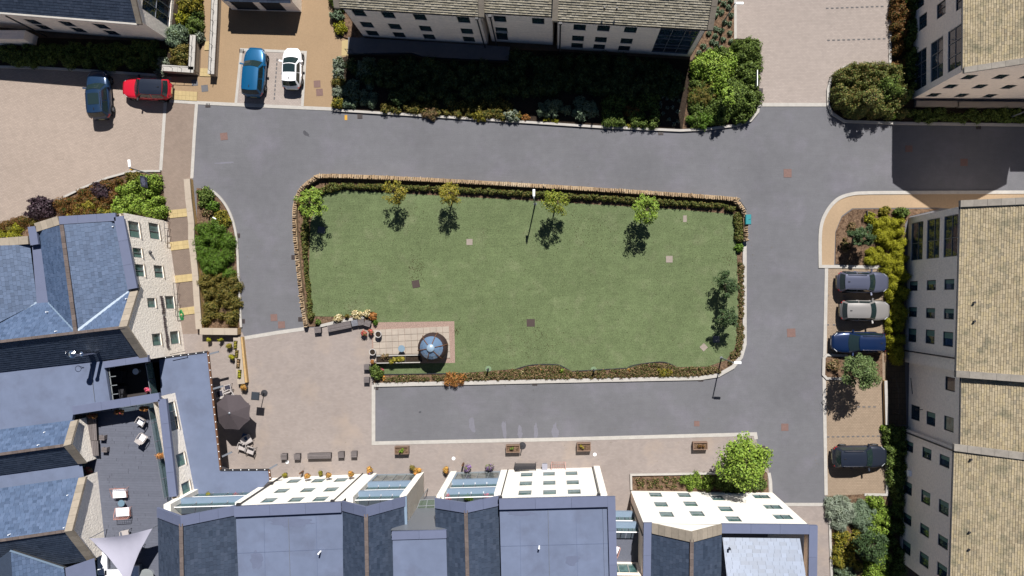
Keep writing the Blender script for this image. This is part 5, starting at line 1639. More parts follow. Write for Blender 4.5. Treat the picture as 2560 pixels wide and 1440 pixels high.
# ================================================================== beds
def bed(px, m=None, z=.05): return sheet('flower_bed', px, z, m or M_SOIL)
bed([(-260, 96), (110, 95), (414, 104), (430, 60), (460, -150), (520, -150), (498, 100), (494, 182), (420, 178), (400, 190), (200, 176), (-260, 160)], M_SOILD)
kerb('kerb_bed_nw', [(-200, 163), (100, 170), (250, 179), (395, 189)], .2, z1=.1)
bed([(846, -150), (832, 20), (831, 50), (836, 75), (850, 90), (876, 98), (905, 98), (862, 20), (840, -60)])
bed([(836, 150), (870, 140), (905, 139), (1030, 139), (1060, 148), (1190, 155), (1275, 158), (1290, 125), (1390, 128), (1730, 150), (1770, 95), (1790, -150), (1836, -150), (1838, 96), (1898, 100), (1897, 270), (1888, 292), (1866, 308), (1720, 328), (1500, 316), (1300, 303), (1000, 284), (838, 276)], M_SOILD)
bed([(1705, 326), (1735, 150), (1790, -150), (1836, -150), (1838, 120), (1740, 200), (1716, 326)], M_SOIL, .06)
kerb('kerb_bed_north', [(836, 276), (1000, 286), (1300, 305), (1500, 318), (1700, 327), (1760, 324), (1840, 314), (1876, 302), (1894, 280), (1898, 250)], .2, z1=.13)
bed([(2232, 172), (2115, 172), (2080, 208), (2073, 270), (2112, 302), (2900, 312), (2900, 260), (2285, 258), (2280, -150), (2236, -150)], M_SOILD)
kerb('kerb_bed_northeast', [(2226, 169), (2112, 168), (2098, 176), (2076, 200), (2069, 225), (2069, 262), (2078, 284), (2110, 304), (2250, 309), (2900, 318)], .22, z1=.13)
bed([(2088, 660), (2089, 580), (2104, 543), (2132, 523), (2350, 522), (2275, 540), (2262, 560), (2258, 905), (2210, 905), (2210, 668)], M_SOIL)
bed([(2064, 890), (2120, 888), (2205, 880), (2206, 950), (2062, 942)], M_SOIL)
kerb('kerb_tree_bed', [(2118, 889), (2066, 887), (2058, 896), (2057, 936), (2066, 946), (2120, 947)], .2, z1=.12)
bed([(2068, 1240), (2215, 1232), (2208, 1062), (2262, 1064), (2255, 1600), (2105, 1600)], M_SOIL)
kerb('kerb_bed_southeast', [(2072, 1262), (2078, 1440), (2084, 1600)], .2, z1=.1)
kerb('kerb_bed_bays', [(2215, 1062), (2216, 1236), (2160, 1236)], .2, z1=.1)
bed([(-260, 646), (0, 574), (75, 548), (150, 506), (210, 476), (270, 452), (330, 434), (372, 432), (402, 432), (414, 552), (300, 552), (80, 600), (-260, 640)], M_SOIL)
kerb('kerb_bed_forecourt', [(-200, 622), (0, 566), (75, 541), (150, 499), (210, 469), (270, 445), (328, 429), (372, 428), (402, 428)], .16, z1=.1)
bed([(492, 470), (510, 472), (535, 482), (560, 510), (580, 550), (590, 600), (597, 700), (602, 820), (512, 820), (500, 700), (494, 600)], M_SOIL)
kerb('kerb_conifer_bed', smooth_path([(508, 470), (535, 480), (562, 508), (582, 548), (593, 600), (598, 700), (604, 818)], 4), .18, z1=.12)
bed([(1578, 1186), (1800, 1182), (1900, 1170), (1918, 1182), (1922, 1240), (1760, 1228), (1578, 1226)], M_SOIL)
wall_strip('bed_edging', 'narrow white-edged kerb wall of the bed under the white block', [(1578, 1224), (1577, 1186), (1800, 1182)], .16, .22, M_KERB)
bed([(800, 812), (912, 792), (935, 785), (940, 806), (850, 812)], M_SOIL, .07)

# ================================================================== shrubs
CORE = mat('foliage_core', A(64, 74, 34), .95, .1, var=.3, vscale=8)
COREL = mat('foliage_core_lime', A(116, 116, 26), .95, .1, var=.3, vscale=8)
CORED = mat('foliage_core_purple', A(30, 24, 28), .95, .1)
def shrub(label, cx, cy, rx, ry, h, m, leaf=.13, dens=150, name='shrub', group=None, n=7, tilt=.6, core=None, cat='shrub', asp=.55, z0=0.05, fuzz=.1):
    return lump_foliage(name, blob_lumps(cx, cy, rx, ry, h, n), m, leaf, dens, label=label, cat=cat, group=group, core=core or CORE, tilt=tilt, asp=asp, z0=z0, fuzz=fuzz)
def hedge(label, px, r, h, m, leaf=.11, dens=170, name='hedge', spacing=.85, kind=None, cat='hedge', core=None, tilt=.6, asp=.55, z0=.05):
    return lump_foliage(name, fill_lumps(px, r, h, spacing), m, leaf, dens, label=label, cat=cat, kind=kind, core=core or CORE, tilt=tilt, asp=asp, z0=z0)

# north-west corner
hedge('shaded dark green ground cover below the dark slate roof', [(0, 122), (110, 118), (410, 116), (405, 178), (200, 168), (0, 158)], .4, .6, L_GREEN, name='ground_cover', kind='stuff', cat='ground cover')
shrub('yellow-green leafy bush at the top beside the tan path', 482, 14, 34, 26, 1.2, L_GOLD)
shrub('dark glossy shrub against the side path', 496, 62, 22, 34, 1.0, L_GREEN)
shrub('bright yellow-green bush by the slate building corner', 462, 48, 20, 24, .9, L_YELG)
shrub('feathery blue-green bush next to the stone gable', 447, 92, 32, 30, .9, L_BLUE, leaf=.2, asp=.25)
shrub('olive shrub inside the low pale walls', 458, 142, 32, 30, .8, L_OLIVE)
shrub('small silver shrub by the red car', 412, 158, 14, 20, .5, L_SILVER)
shrub('spiky silver plant at the bed corner behind the red car', 408, 184, 15, 12, .45, L_SILVER, leaf=.2, asp=.25)
shrub('pale variegated bush along the side path', 505, 96, 12, 18, .7, L_SILVER)
# beside the drive, west of the stone building
shrub('dark green bush at the top edge beside the tan drive', 848, 8, 22, 24, 1.0, L_GREEN)
shrub('blue-grey shrub left of the stone building', 846, 42, 20, 14, .7, L_BLUE)
shrub('lime green mound at the corner of the tan drive', 853, 74, 20, 16, .6, L_YELG)
for i, (y, m, lb) in enumerate(((160, L_SILVER, 'grey lavender bush at the head of the drive border'), (186, L_SILVER, 'second silvery bush along the drive border'), (208, L_OLIVE, 'olive bush in the drive border'), (232, L_SILVER, 'lowest silvery bush in the drive border'), (260, L_GOLD, 'yellowish bush at the road end of the drive border'))):
    shrub(lb, 848, y, 16, 16, .7, m, leaf=.15, asp=.3)
# the large shaded bed
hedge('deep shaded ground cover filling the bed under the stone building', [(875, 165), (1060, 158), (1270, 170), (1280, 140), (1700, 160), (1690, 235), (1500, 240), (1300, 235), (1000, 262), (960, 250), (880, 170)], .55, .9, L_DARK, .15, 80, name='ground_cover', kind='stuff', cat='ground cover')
hedge('low green planting along the shaded front of the bed', [(960, 262), (1250, 250), (1310, 300), (1050, 282), (960, 278)], .35, .5, L_OLIVE, .12, 110, name='ground_cover', kind='stuff', cat='ground cover')
hedge('low dark planting at the right front of the shaded bed', [(1510, 250), (1640, 235), (1650, 318), (1510, 310)], .4, .6, L_GREEN, .12, 110, name='ground_cover', kind='stuff', cat='ground cover')
shrub('blue-green shrub in the shade at the left end of the bed', 918, 172, 30, 28, .9, L_BLUE)
shrub('blue-grey low shrub in shade near the drive border', 880, 235, 26, 40, .6, L_BLUE)
for (x, y, r, lb) in ((927, 219, 10, 'uppermost of the clipped green balls in the shaded bed'), (914, 237, 12, 'middle left clipped green ball in the shaded bed'), (935, 241, 11, 'middle right clipped green ball beside the shade'), (912, 256, 11, 'lower left clipped green ball in the shaded bed'), (931, 259, 13, 'lower right and largest clipped green ball')):
    c = P(x, y); lump_foliage('clipped_ball', [(c.x, c.y, r / 30, r / 30 * 1.5)], L_BLUE, .08, 420, label=lb, cat='shrub', core=CORE, z0=.05, fuzz=.03, group='clipped balls in the shaded bed')
shrub('rounded blue-green conifer mound at the front of the shaded bed', 1382, 272, 52, 26, .9, L_BLUE, leaf=.09, dens=300)
shrub('loose silvery blue shrub right of the conifer mound', 1462, 272, 40, 30, .8, L_BLUE, leaf=.16)
shrub('buff ornamental grass spilling over the kerb', 1078, 286, 26, 16, .5, L_DRY, leaf=.28, asp=.15)
shrub('yellow-green tuft overhanging the road kerb', 1196, 290, 24, 16, .55, L_GOLD, leaf=.2, asp=.2)
shrub('round silver bush on the kerb of the shaded bed', 1279, 290, 20, 18, .6, L_SILVER)
shrub('small orange-brown plant on the kerb', 1314, 294, 12, 8, .3, L_ORANGE)
shrub('left of two tiny lime mounds on the bed kerb', 1365, 301, 9, 6, .25, L_YELG)
shrub('right of two tiny lime mounds on the bed kerb', 1388, 302, 10, 6, .25, L_YELG)
shrub('brown-purple shrub in the right part of the shaded bed', 1576, 282, 20, 18, .7, L_BROWN)
hedge('low yellowish edging plants by the kerb at the sunlit end', [(1570, 312), (1645, 316), (1645, 322), (1570, 318)], .18, .2, L_GOLD, .1, 200, name='edging_plants', cat='plants')
sp = [(1655, 242), (1668, 246), (1690, 241), (1682, 250), (1697, 252), (1651, 258), (1650, 268), (1668, 270), (1681, 269), (1694, 280), (1657, 284), (1672, 299), (1694, 304), (1685, 311)]
for x, y in sp:
    shrub('small silver cushion plant on the dark gravel', x, y, 5, 5, .18, L_SILVER, leaf=.1, n=4, group='silver cushions on dark gravel', name='cushion_plant', cat='plant')
# sunlit east end of that bed
hedge('mixed low green planting filling the sunlit corner bed', [(1722, 300), (1732, 215), (1745, 150), (1800, 125), (1880, 100), (1894, 130), (1892, 262), (1870, 292), (1800, 306), (1740, 312)], .4, .7, L_GREEN, .13, 130, name='ground_cover', kind='stuff', cat='ground cover', spacing=.8)
shrub('large bright green leafy shrub beside the stone building corner', 1782, 172, 62, 46, 1.3, L_BRIGHT, .17, 150, n=10)
shrub('feathery olive-green bush overhanging the court', 1862, 128, 38, 34, 1.2, L_GREEN, .2, 150, asp=.25)
shrub('dark leafy bush along the court edge', 1872, 190, 26, 40, 1.1, L_GREEN)
shrub('low clipped olive hedge beside the shadow edge', 1756, 240, 36, 34, .9, L_OLIVE, .09, 260)
shrub('broad glossy green bush in the middle of the corner bed', 1832, 250, 52, 46, 1.6, L_GREEN, .16, 150, n=10)
shrub('yellow-green spreading bush inside the corner bed', 1800, 225, 30, 24, 1.5, L_BRIGHT, .15)
shrub('dark fine-leaved bush at the kerb bend', 1752, 300, 36, 24, .9, L_CONIF, .1, 240)
shrub('leafy bush overhanging the rounded kerb', 1846, 296, 36, 18, 1.0, L_GREEN)
dots = [(2110, 45), (2160, 80), (2050, 95), (2095, 130), (2190, 160), (2120, 230), (2175, 245), (2035, 295), (2090, 315), (2175, 340), (2028, 365), (2105, 400), (1995, 425), (2185, 420), (1915, 470), (2040, 450), (2085, 485), (1960, 510), (1870, 535), (2060, 10), (2185, 10), (1965, 340), (2030, 165)]
for x, y in dots:
    shrub('small grey-green lavender mound on the bare slope', 1280 + x / 4, y / 4, 7.5, 7.5, .35, L_BLUE, leaf=.1, dens=260, n=4, name='lavender_mound', group='lavender mounds on the bare slope', cat='plant')
# north-east beds
hedge('bronze and olive hedge strip along the court edge', [(2230, -60), (2262, -60), (2255, 60), (2250, 172), (2228, 172), (2226, 60)], .4, .9, L_BROWN, .12, 170)
hedge('dark shaded hedge at the foot of the tall east gable building', [(2262, -60), (2290, -60), (2282, 250), (2252, 250), (2256, 60)], .4, .8, L_GREEN, .13, 110)
lump_foliage('large_shrub', fill_lumps([(2088, 190), (2120, 174), (2240, 176), (2246, 290), (2190, 288), (2150, 292), (2110, 290), (2082, 250)], .42, 1.4, .7), L_HEDGE, .12, 230, label='large mixed green shrub filling the rounded kerb island', cat='shrub', core=CORE, z0=.05)
shrub('upright dark green shrub rising at the right of the kerb island', 2205, 230, 36, 40, 2.2, L_GREEN, .16)
shrub('small bright shrub at the lower right corner of the kerb island', 2228, 290, 12, 10, .5, L_BRIGHT)
hedge('low shaded ground cover below the gable end', [(2270, 276), (2900, 278), (2900, 306), (2270, 302)], .35, .4, L_GREEN, .12, 110, name='ground_cover', kind='stuff', cat='ground cover')
# eastern bed
hedge('lime-green mounded hedge between the parked cars and the east building', [(2180, 560), (2205, 548), (2250, 556), (2258, 660), (2254, 780), (2252, 905), (2224, 905), (2216, 800), (2214, 700), (2206, 660), (2200, 620)], .42, .9, L_LIME, .08, 300, core=COREL)
shrub('rounded lime mound left of the lime hedge', 2184, 642, 24, 24, .7, L_LIME, .07, 340, core=COREL)
shrub('yellow-green bush at the north end of the eastern bed', 2172, 545, 14, 18, .6, L_LIME, .09, 230)
shrub('green bush at the top of the eastern bed', 2208, 528, 16, 13, .6, L_GOLD)
shrub('dark green bush by the glazed corner of the east building', 2252, 532, 22, 15, .7, L_GREEN)
shrub('dry brown tuft near the small black sign', 2128, 570, 12, 16, .35, L_DRY, leaf=.22, asp=.2)
shrub('pale grassy clump in the eastern bark bed', 2112, 612, 12, 18, .3, L_DRY, leaf=.2, asp=.2)
hedge('shaded hedge along the foot of the lower east building', [(2212, 1066), (2262, 1068), (2256, 1240), (2250, 1440), (2222, 1440), (2218, 1240)], .45, .9, L_GREEN, .12, 130)
shrub('tiny lime bush beside the sunken entrance', 2208, 1072, 10, 12, .4, L_BRIGHT)
shrub('dry brown shrub in the small tree bed', 2082, 912, 20, 16, .45, L_DRY, leaf=.16)
# south-east bed
shrub('left lavender-grey grass mound by the road end', 2098, 1278, 38, 42, .9, L_SILVER, leaf=.32, asp=.12, dens=220)
shrub('right green-grey grass mound by the road end', 2150, 1288, 36, 46, 1.0, L_BLUE, leaf=.32, asp=.12, dens=220)
hedge('bright green hedge along the shaded wall in the south-east bed', [(2170, 1248), (2214, 1242), (2212, 1500), (2165, 1500), (2160, 1400), (2150, 1340)], .4, .9, L_BRIGHT, .12, 170)
hedge('golden green hedge block left of the dark tree', [(2084, 1330), (2140, 1326), (2142, 1420), (2086, 1405)], .4, .8, L_GOLD, .12, 170)
shrub('smooth pale green dome at the bottom of the south-east bed', 2108, 1432, 34, 26, .8, L_BLUE, .07, 380, fuzz=.03)
# forecourt bed on the left
hedge('bronze-brown hedge curving along the forecourt kerb', [(150, 515), (210, 482), (270, 456), (322, 440), (330, 470), (300, 500), (240, 535), (180, 545)], .42, .8, L_BROWN, .11, 190)
shrub('deep purple shrub in the middle of the bronze hedge', 262, 478, 26, 26, 1.0, L_PURPLE, .14, 170, core=CORED)
shrub('purple-leaved bush at the left end of the forecourt bed', 112, 526, 34, 30, 1.2, L_PURPLE, .17, 170, core=CORED)
shrub('olive bush at the top of the forecourt bed', 345, 446, 28, 16, .8, L_OLIVE)
hedge('tall bright green shrub mass behind the dark sign', [(300, 486), (340, 462), (398, 452), (410, 500), (408, 546), (330, 540), (296, 520)], .5, 1.3, L_BRIGHT, .14, 170, name='shrub', cat='shrub')
hedge('yellow-green low shrubs against the slate building', [(165, 552), (215, 512), (290, 520), (300, 536), (240, 540)], .4, .8, L_GOLD, .12, 170, name='shrub', cat='shrub')
for (x, y, r, m, lb) in ((8, 570, 14, L_BROWN, 'leftmost brown ball shrub at the picture edge'), (24, 562, 12, L_BROWN, 'second brown ball shrub from the left edge'), (42, 556, 11, L_BROWN, 'third brown ball shrub from the left edge'), (62, 553, 14, L_BROWN, 'brown ball shrub nearest the purple bush'), (50, 570, 13, L_YELG, 'lime ball shrub between the brown balls'), (32, 574, 11, L_OLIVE, 'olive ball shrub among the lime balls'), (10, 588, 15, L_YELG, 'lime ball shrub at the lower left edge'), (40, 590, 15, L_YELG, 'lime ball shrub touching the stone coping'), (88, 556, 10, L_OLIVE, 'small olive ball beside the purple bush')):
    c = P(x, y); lump_foliage('ball_shrub', [(c.x, c.y, r / 30, r / 30 * 1.6)], m, .08, 420, label=lb, cat='shrub', core=CORE, z0=.05, fuzz=.04, group='ball shrubs in the forecourt bed')
# conifer bed
hedge('dense conifer hedge on the curved bed beside the road', [(500, 560), (548, 556), (578, 580), (590, 640), (595, 690), (515, 680), (503, 620)], .45, .9, L_CONIF, .14, 260, asp=.25)
hedge('olive-brown hedge at the lower end of the conifer bed', [(512, 690), (596, 690), (600, 812), (516, 812)], .42, .8, L_OLIVE, .11, 190)
shrub('dark green shrub at the tip of the curved road bed', 518, 494, 24, 24, .7, L_GREEN)
shrub('yellow-green shrub by the small bed light', 556, 548, 22, 22, .6, L_GOLD)
shrub('dry brown patch of plants in the road bed', 522, 532, 18, 12, .35, L_DRY)
shrub('green shrub above the conifer hedge', 536, 516, 18, 14, .6, L_CONIF)
# lawn hedges and borders
hedge('low mixed hedge just inside the north lawn wall', [(800, 476), (832, 461), (1100, 469), (1480, 491), (1800, 512), (1834, 519), (1836, 527), (1800, 520), (1480, 499), (1100, 477), (860, 469), (806, 485)], .15, .5, L_HEDGE, .09, 200, spacing=.6)
hedge('low hedge inside the west lawn wall', [(766, 500), (790, 478), (798, 486), (772, 530), (768, 640), (778, 760), (786, 800), (777, 800), (768, 700), (758, 590)], .15, .5, L_HEDGE, .09, 200, spacing=.6)
hedge('short hedge inside the east end of the lawn wall', [(1836, 532), (1850, 540), (1852, 602), (1838, 602)], .18, .5, L_HEDGE, .09, 200, spacing=.5)
shrub('orange-brown bush in the corner beside the first lawn tree', 764, 512, 18, 22, .9, L_BROWN, .12)
shrub('green tuft at the end of the lawn wall', 1846, 620, 13, 12, .5, L_CONIF)
hedge('dry flower border along the south edge of the lawn', [(965, 942), (1140, 938), (1290, 926), (1340, 916), (1400, 918), (1430, 932), (1570, 924), (1620, 910), (1665, 910), (1700, 922), (1790, 918), (1800, 930), (1745, 938), (1400, 946), (960, 954)], .17, .2, L_DRY, .13, 150, name='border_plants', kind='stuff', spacing=.75, cat='plants', asp=.3)
hedge('dry border plants along the east edge of the lawn', [(1846, 660), (1857, 660), (1857, 860), (1845, 895), (1820, 918), (1822, 900), (1842, 860), (1848, 760)], .17, .2, L_DRY, .13, 150, name='border_plants', kind='stuff', spacing=.75, cat='plants', asp=.3)
shrub('orange dry grass tuft leaning over the south lawn kerb', 1138, 946, 34, 18, .55, L_ORANGE, leaf=.34, asp=.1, dens=110, z0=.08)
shrub('yellow-green grass clump in the eastern south border', 1660, 930, 26, 12, .4, L_GOLD, leaf=.26, asp=.14)
shrub('dark leafy bush with flowers at the plaza corner of the border', 943, 930, 18, 20, .8, L_GREEN)
shrub('tiny green bush in the first border scallop', 1404, 926, 8, 6, .3, L_BRIGHT, n=4)
shrub('small dark box bush beside the stone wall end', 797, 806, 8, 8, .4, L_GREEN, n=4)
shrub('small round box bush by the patio corner', 939, 806, 8, 7, .45, L_CONIF, n=4)
for (x, y, r, m, lb) in ((848, 795, 12, F_CREAM, 'cream flowering hydrangea behind the long bench'), (894, 788, 12, F_CREAM, 'large cream hydrangea behind the grey cube seat'), (919, 784, 10, F_CREAM, 'cream hydrangea next to the bronze spiky plant'), (934, 790, 10, L_ORANGE, 'bronze spiky plant at the patio corner'), (870, 790, 5, L_OLIVE, 'small olive plant between two hydrangeas')):
    shrub(lb, x, y, r, r, .5, m, leaf=.13, n=5, dens=220, name='flowering_shrub', cat='shrub')
for x, y, r, m, lb in ((1305, 929, 4, F_CREAM, 'small pale flower clump in the first border scallop'), (1353, 923, 3, F_ORA, 'yellow flower clump in the first border scallop'), (1572, 924, 4, F_ORA, 'yellow flower clump at the second border scallop'), (960, 945, 6, F_ORA, 'orange flower clump at the plaza corner'), (955, 924, 5, F_PINK, 'pink flower clump above the border corner')):
    shrub(lb, x, y, r, r, .25, m, leaf=.1, n=3, dens=300, name='flower_clump', cat='flowers')
# bed under the white block
hedge('clipped bright hedge in the bed under the white block', [(1700, 1190), (1775, 1186), (1778, 1216), (1705, 1218)], .35, .6, L_BRIGHT, .1, 220)
hedge('dark hedge under the bright green tree', [(1785, 1190), (1905, 1185), (1916, 1222), (1800, 1224)], .4, .6, L_GREEN, .12, 170)
hedge('sparse dry plants at the left end of the bed under the white block', [(1590, 1192), (1695, 1192), (1695, 1218), (1590, 1220)], .16, .2, L_DRY, .12, 110, name='border_plants', kind='stuff', spacing=1.3, cat='plants')

# ================================================================== trees
tk = dict(m_bark=M_BARK)
tree('young_tree', 'leafy green lawn tree in the north-west corner of the wall', 803, 518, 2.7, 1.25, L_BRIGHT, M_BARK, 30, 80, .15)
tree('young_tree', 'thin golden-green lawn tree second from the left', 1001, 494, 2.3, 1.08, L_GOLD, M_BARK, 24, 55, .13)
tree('young_tree', 'golden-brown lawn tree third from the left', 1134, 493, 2.5, 1.05, L_GOLD, M_BARK, 26, 62, .13)
tree('young_tree', 'green and gold lawn tree right of the lawn lamp post', 1388, 518, 2.7, 1.15, mat('leaf_green_gold', A(100, 120, 30), .6, .25, isl_cols=[A(74, 100, 28, 1.38), A(130, 136, 42, 1.38), A(104, 120, 36, 1.38), A(150, 142, 56, 1.38)]), M_BARK, 28, 66, .14)
tree('young_tree', 'bright lawn tree nearest the teal bin', 1606, 533, 2.75, 1.3, L_BRIGHT, M_BARK, 30, 74, .15)
tree('small_tree', 'upper of two dark green trees at the east lawn edge', 1801, 713, 2.1, 1.1, L_DARK, M_BARK, 26, 90, .13)
tree('small_tree', 'lower of two dark green trees at the east lawn edge', 1804, 793, 2.1, 1.0, L_DARK, M_BARK, 26, 80, .13)
tree('maple_tree', 'large bright yellow-green tree beside the white block', 1832, 1129, 3.9, 2.05, L_BRIGHT, M_BARK, 60, 105, .22, trunk_r=.1, spread=.3)
tree('bay_tree', 'grey-green tree between the parked cars', 2114, 924, 3.1, 1.55, mat('leaf_grey_green', A(90, 112, 62), .6, .25, isl_cols=[A(62, 84, 44, 1.38), A(108, 124, 74, 1.38), A(84, 104, 58, 1.38)]), M_BARK, 44, 110, .16, trunk_r=.08)
tree('small_tree', 'small dark tree in the bark bed above the grey car', 2132, 594, 2.0, 1.0, L_DARK, M_BARK, 28, 90, .16)
tree('small_tree', 'dark rounded tree in the south-east bed', 2150, 1340, 2.5, 1.4, L_DARK, M_BARK, 40, 110, .16)
tree('shrub_tree', 'multi-stemmed tree above the kerb island by the court', 2150, 262, 2.6, .9, L_HEDGE, M_BARK, 22, 60, .15)
tree('shrub_tree', 'slender tree in the corner bed casting a shadow on the road', 1806, 262, 2.6, .8, L_BRIGHT, M_BARK, 20, 60, .15)
# ================================================================== cars (x forward, y left)
def car(label, px, heading, L, Wd, Ht, paint, roof=None, rails=False, sunroof=False, style='suv', glass_roof=False, group='parked cars'):
    c = P(*px)
    root = empty('parked_car', (c.x, c.y, 0.012), label, 'car', group, heading)
    hw = Wd / 2
    belt = Ht * .60; zt = Ht - .05
    if style == 'suv': xw0, xw1, xr1, xr0 = L * .20, L * .04, -L * .40, -L * .47
    elif style == 'estate': xw0, xw1, xr1, xr0 = L * .19, L * .03, -L * .41, -L * .47
    else: xw0, xw1, xr1, xr0 = L * .24, L * .05, -L * .34, -L * .46
    st = 22
    rings = []
    for i in range(st + 1):
        t = -1 + 2 * i / st
        x = t * L / 2
        f = 1 - .34 * abs(t) ** 6 - .07 * abs(t) ** 2.5
        w = hw * f
        if x > xw0: zs = lerp(belt + .0, belt * .80, ((x - xw0) / (L / 2 - xw0)) ** 1.6)
        elif x < xr0: zs = lerp(belt, belt * .84, ((xr0 - x) / (L / 2 + xr0)) ** 1.2)
        else: zs = belt
        zb = .24 + .1 * abs(t) ** 6
        r = [(w * .86, zb), (w * .97, zb + .16), (w, .52), (w * .985, zs - .12), (w * .93, zs - .025), (w * .7, zs + .012), (w * .35, zs + .03)]
        ring = [(x, y, z) for y, z in r] + [(x, 0, zs + .035)] + [(x, -y, z) for y, z in reversed(r)]
        rings.append(ring)
    mb = MB()
    n = len(rings[0])
    for ring in rings: mb.v += ring
    for i in range(st):
        for k in range(n - 1):
            a = i * n + k; mb.f.append((a, a + n, a + n + 1, a + 1)); mb.m.append(0)
        a = i * n; mb.f.append((a, a + n - 1, a + 2 * n - 1, a + n)); mb.m.append(0)
    mb.f.append(tuple(range(n))); mb.m.append(0)
    mb.f.append(tuple(reversed(range(st * n, st * n + n)))); mb.m.append(0)
    body = mb.build('body', paint, root, local=True, smooth=True)
    # greenhouse
    hb, ht = hw * .90, hw * .70
    def fx(s, lo): return (xw0 + .16 * (1 - s * s)) if lo else (xw1 + .10 * (1 - s * s))
    def rx(s, lo): return (xr0 - .10 * (1 - s * s)) if lo else (xr1 - .06 * (1 - s * s))
    S9 = [-1, -.8, -.5, 0, .5, .8, 1]
    def ring(lo, k=1.0):
        h, z = (hb, belt - .02) if lo else (ht, zt)
        pts = [(fx(s, lo), s * h, z) for s in S9]
        pts += [(lerp(xw0 if lo else xw1, xr0 if lo else xr1, q), h * (1.0 + .02 * math.sin(q * math.pi)), z) for q in (.25, .5, .75)]
        pts += [(rx(s, lo), s * h, z) for s in reversed(S9)]
        pts += [(lerp(xr0 if lo else xr1, xw0 if lo else xw1, q), -h * (1.0 + .02 * math.sin(q * math.pi)), z) for q in (.25, .5, .75)]
        return pts
    lo, hi = ring(True), ring(False)
    mb = MB(); mb.loft(lo, hi, caps=False); mb.build('pillars', paint, root, local=True, smooth=True)
    def glass(name, f, n_=7, top=.94, bot=.08, s0=-.9, s1=.9, off=(0, 0, 0), m=M_CARGL):
        g = MB(); i0 = 0
        for a in range(n_):
            s = lerp(s0, s1, a / (n_ - 1))
            for t in (bot, top):
                p = f(s, t); g.v.append((p[0] + off[0], p[1] + off[1], p[2] + off[2]))
        for a in range(n_ - 1):
            g.f.append((2 * a, 2 * a + 1, 2 * a + 3, 2 * a + 2)); g.m.append(0)
        return g.build(name, m, root, local=True, smooth=True)
    def fw(s, t): return (lerp(fx(s, 1), fx(s, 0), t), s * lerp(hb, ht, t), lerp(belt - .02, zt, t))
    def rw(s, t): return (lerp(rx(s, 1), rx(s, 0), t), s * lerp(hb, ht, t), lerp(belt - .02, zt, t))
    glass('windscreen', fw, off=(.014, 0, .02)); glass('rear_window', rw, off=(-.014, 0, .02), bot=.22 if style != 'hatch' else .3)
    for sd in (1, -1):
        def sw(s, t): return (lerp(lerp(xw0, xr0, s), lerp(xw1, xr1, s), t), sd * lerp(hb, ht, t) * (1 + .02 * math.sin(s * math.pi)), lerp(belt - .02, zt, t))
        glass('side_window', sw, s0=.06, s1=.48, top=.9, bot=.12, off=(0, sd * .016, .006))
        glass('side_window', sw, s0=.52, s1=.93, top=.9, bot=.12, off=(0, sd * .016, .006))
    # roof panel
    mb = MB(); nx, ny = 8, 7
    for i in range(nx):
        q = i / (nx - 1)
        for j in range(ny):
            s = -1 + 2 * j / (ny - 1)
            x0_, x1_ = fx(s, 0), rx(s, 0)
            x = lerp(x0_ + .01, x1_ - .01, q)
            mb.v.append((x, s * ht * (1 + .02 * math.sin(q * math.pi)) * 1.01, zt + .055 * (1 - s * s * s * s) * (.6 + .4 * math.sin(q * math.pi)) - (.012 if abs(s) == 1 else 0)))
    for i in range(nx - 1):
        for j in range(ny - 1):
            a = i * ny + j; mb.f.append((a, a + 1, a + ny + 1, a + ny)); mb.m.append(0)
    mb.build('roof', roof or paint, root, local=True, smooth=True)
    if sunroof or glass_roof:
        q0, q1 = (.16, .66) if sunroof else (.02, .5)
        mb = MB(); k = .72 if sunroof else .9
        for q in (q0, (q0 + q1) / 2, q1):
            for s in (-k, -k / 2, 0, k / 2, k):
                mb.v.append((lerp(fx(s, 0), rx(s, 0), q), s * ht, zt + .055 * (1 - s ** 4) * (.6 + .4 * math.sin(q * math.pi)) + .012))
        for i in range(2):
            for j in range(4):
                a = i * 5 + j; mb.f.append((a, a + 1, a + 6, a + 5)); mb.m.append(0)
        mb.build('sunroof', M_CARGL, root, local=True, smooth=True)
    if rails:
        for sd in (1, -1):
            mb = MB(); y = sd * ht * .93; mb.tube([(lerp(xw1, xr1, .08), y, zt + .03), (lerp(xw1, xr1, .13), y, zt + .09), (lerp(xw1, xr1, .85), y, zt + .09), (lerp(xw1, xr1, .92), y, zt + .03)], .022, 6)
            mb.build('roof_rail', M_STEEL if rails == 'steel' else M_CARBLK, root, local=True)
    # mirrors, lamps, plates, handles, wheels
    for sd in (1, -1):
        mb = MB(); mb.loft([(xw0 - .32, sd * hw * .93, belt - .02), (xw0 - .2, sd * hw * .93, belt - .02), (xw0 - .2, sd * hw * .93, belt + .1), (xw0 - .32, sd * hw * .93, belt + .1)], [(xw0 - .30, sd * (hw + .2), belt + .0), (xw0 - .17, sd * (hw + .17), belt + .0), (xw0 - .17, sd * (hw + .17), belt + .15), (xw0 - .30, sd * (hw + .2), belt + .15)])
        mb.build('mirror', M_CARBLK if roof else paint, root, local=True)
        mb = MB(); xf = L * .455; zf = belt * .80
        mb.loft([(xf - .22, sd * hw * .93, zf - .02), (xf - .0, sd * hw * .6, zf - .06), (xf - .0, sd * hw * .6, zf + .03), (xf - .22, sd * hw * .84, zf + .05)], [(xf - .2, sd * hw * .88, zf - .02), (xf + .05, sd * hw * .62, zf - .06), (xf + .04, sd * hw * .62, zf + .035), (xf - .2, sd * hw * .85, zf + .055)])
        mb.build('headlight', M_HEADL, root, local=True)
        mb = MB(); xb = -L * .47; zb_ = belt * .86
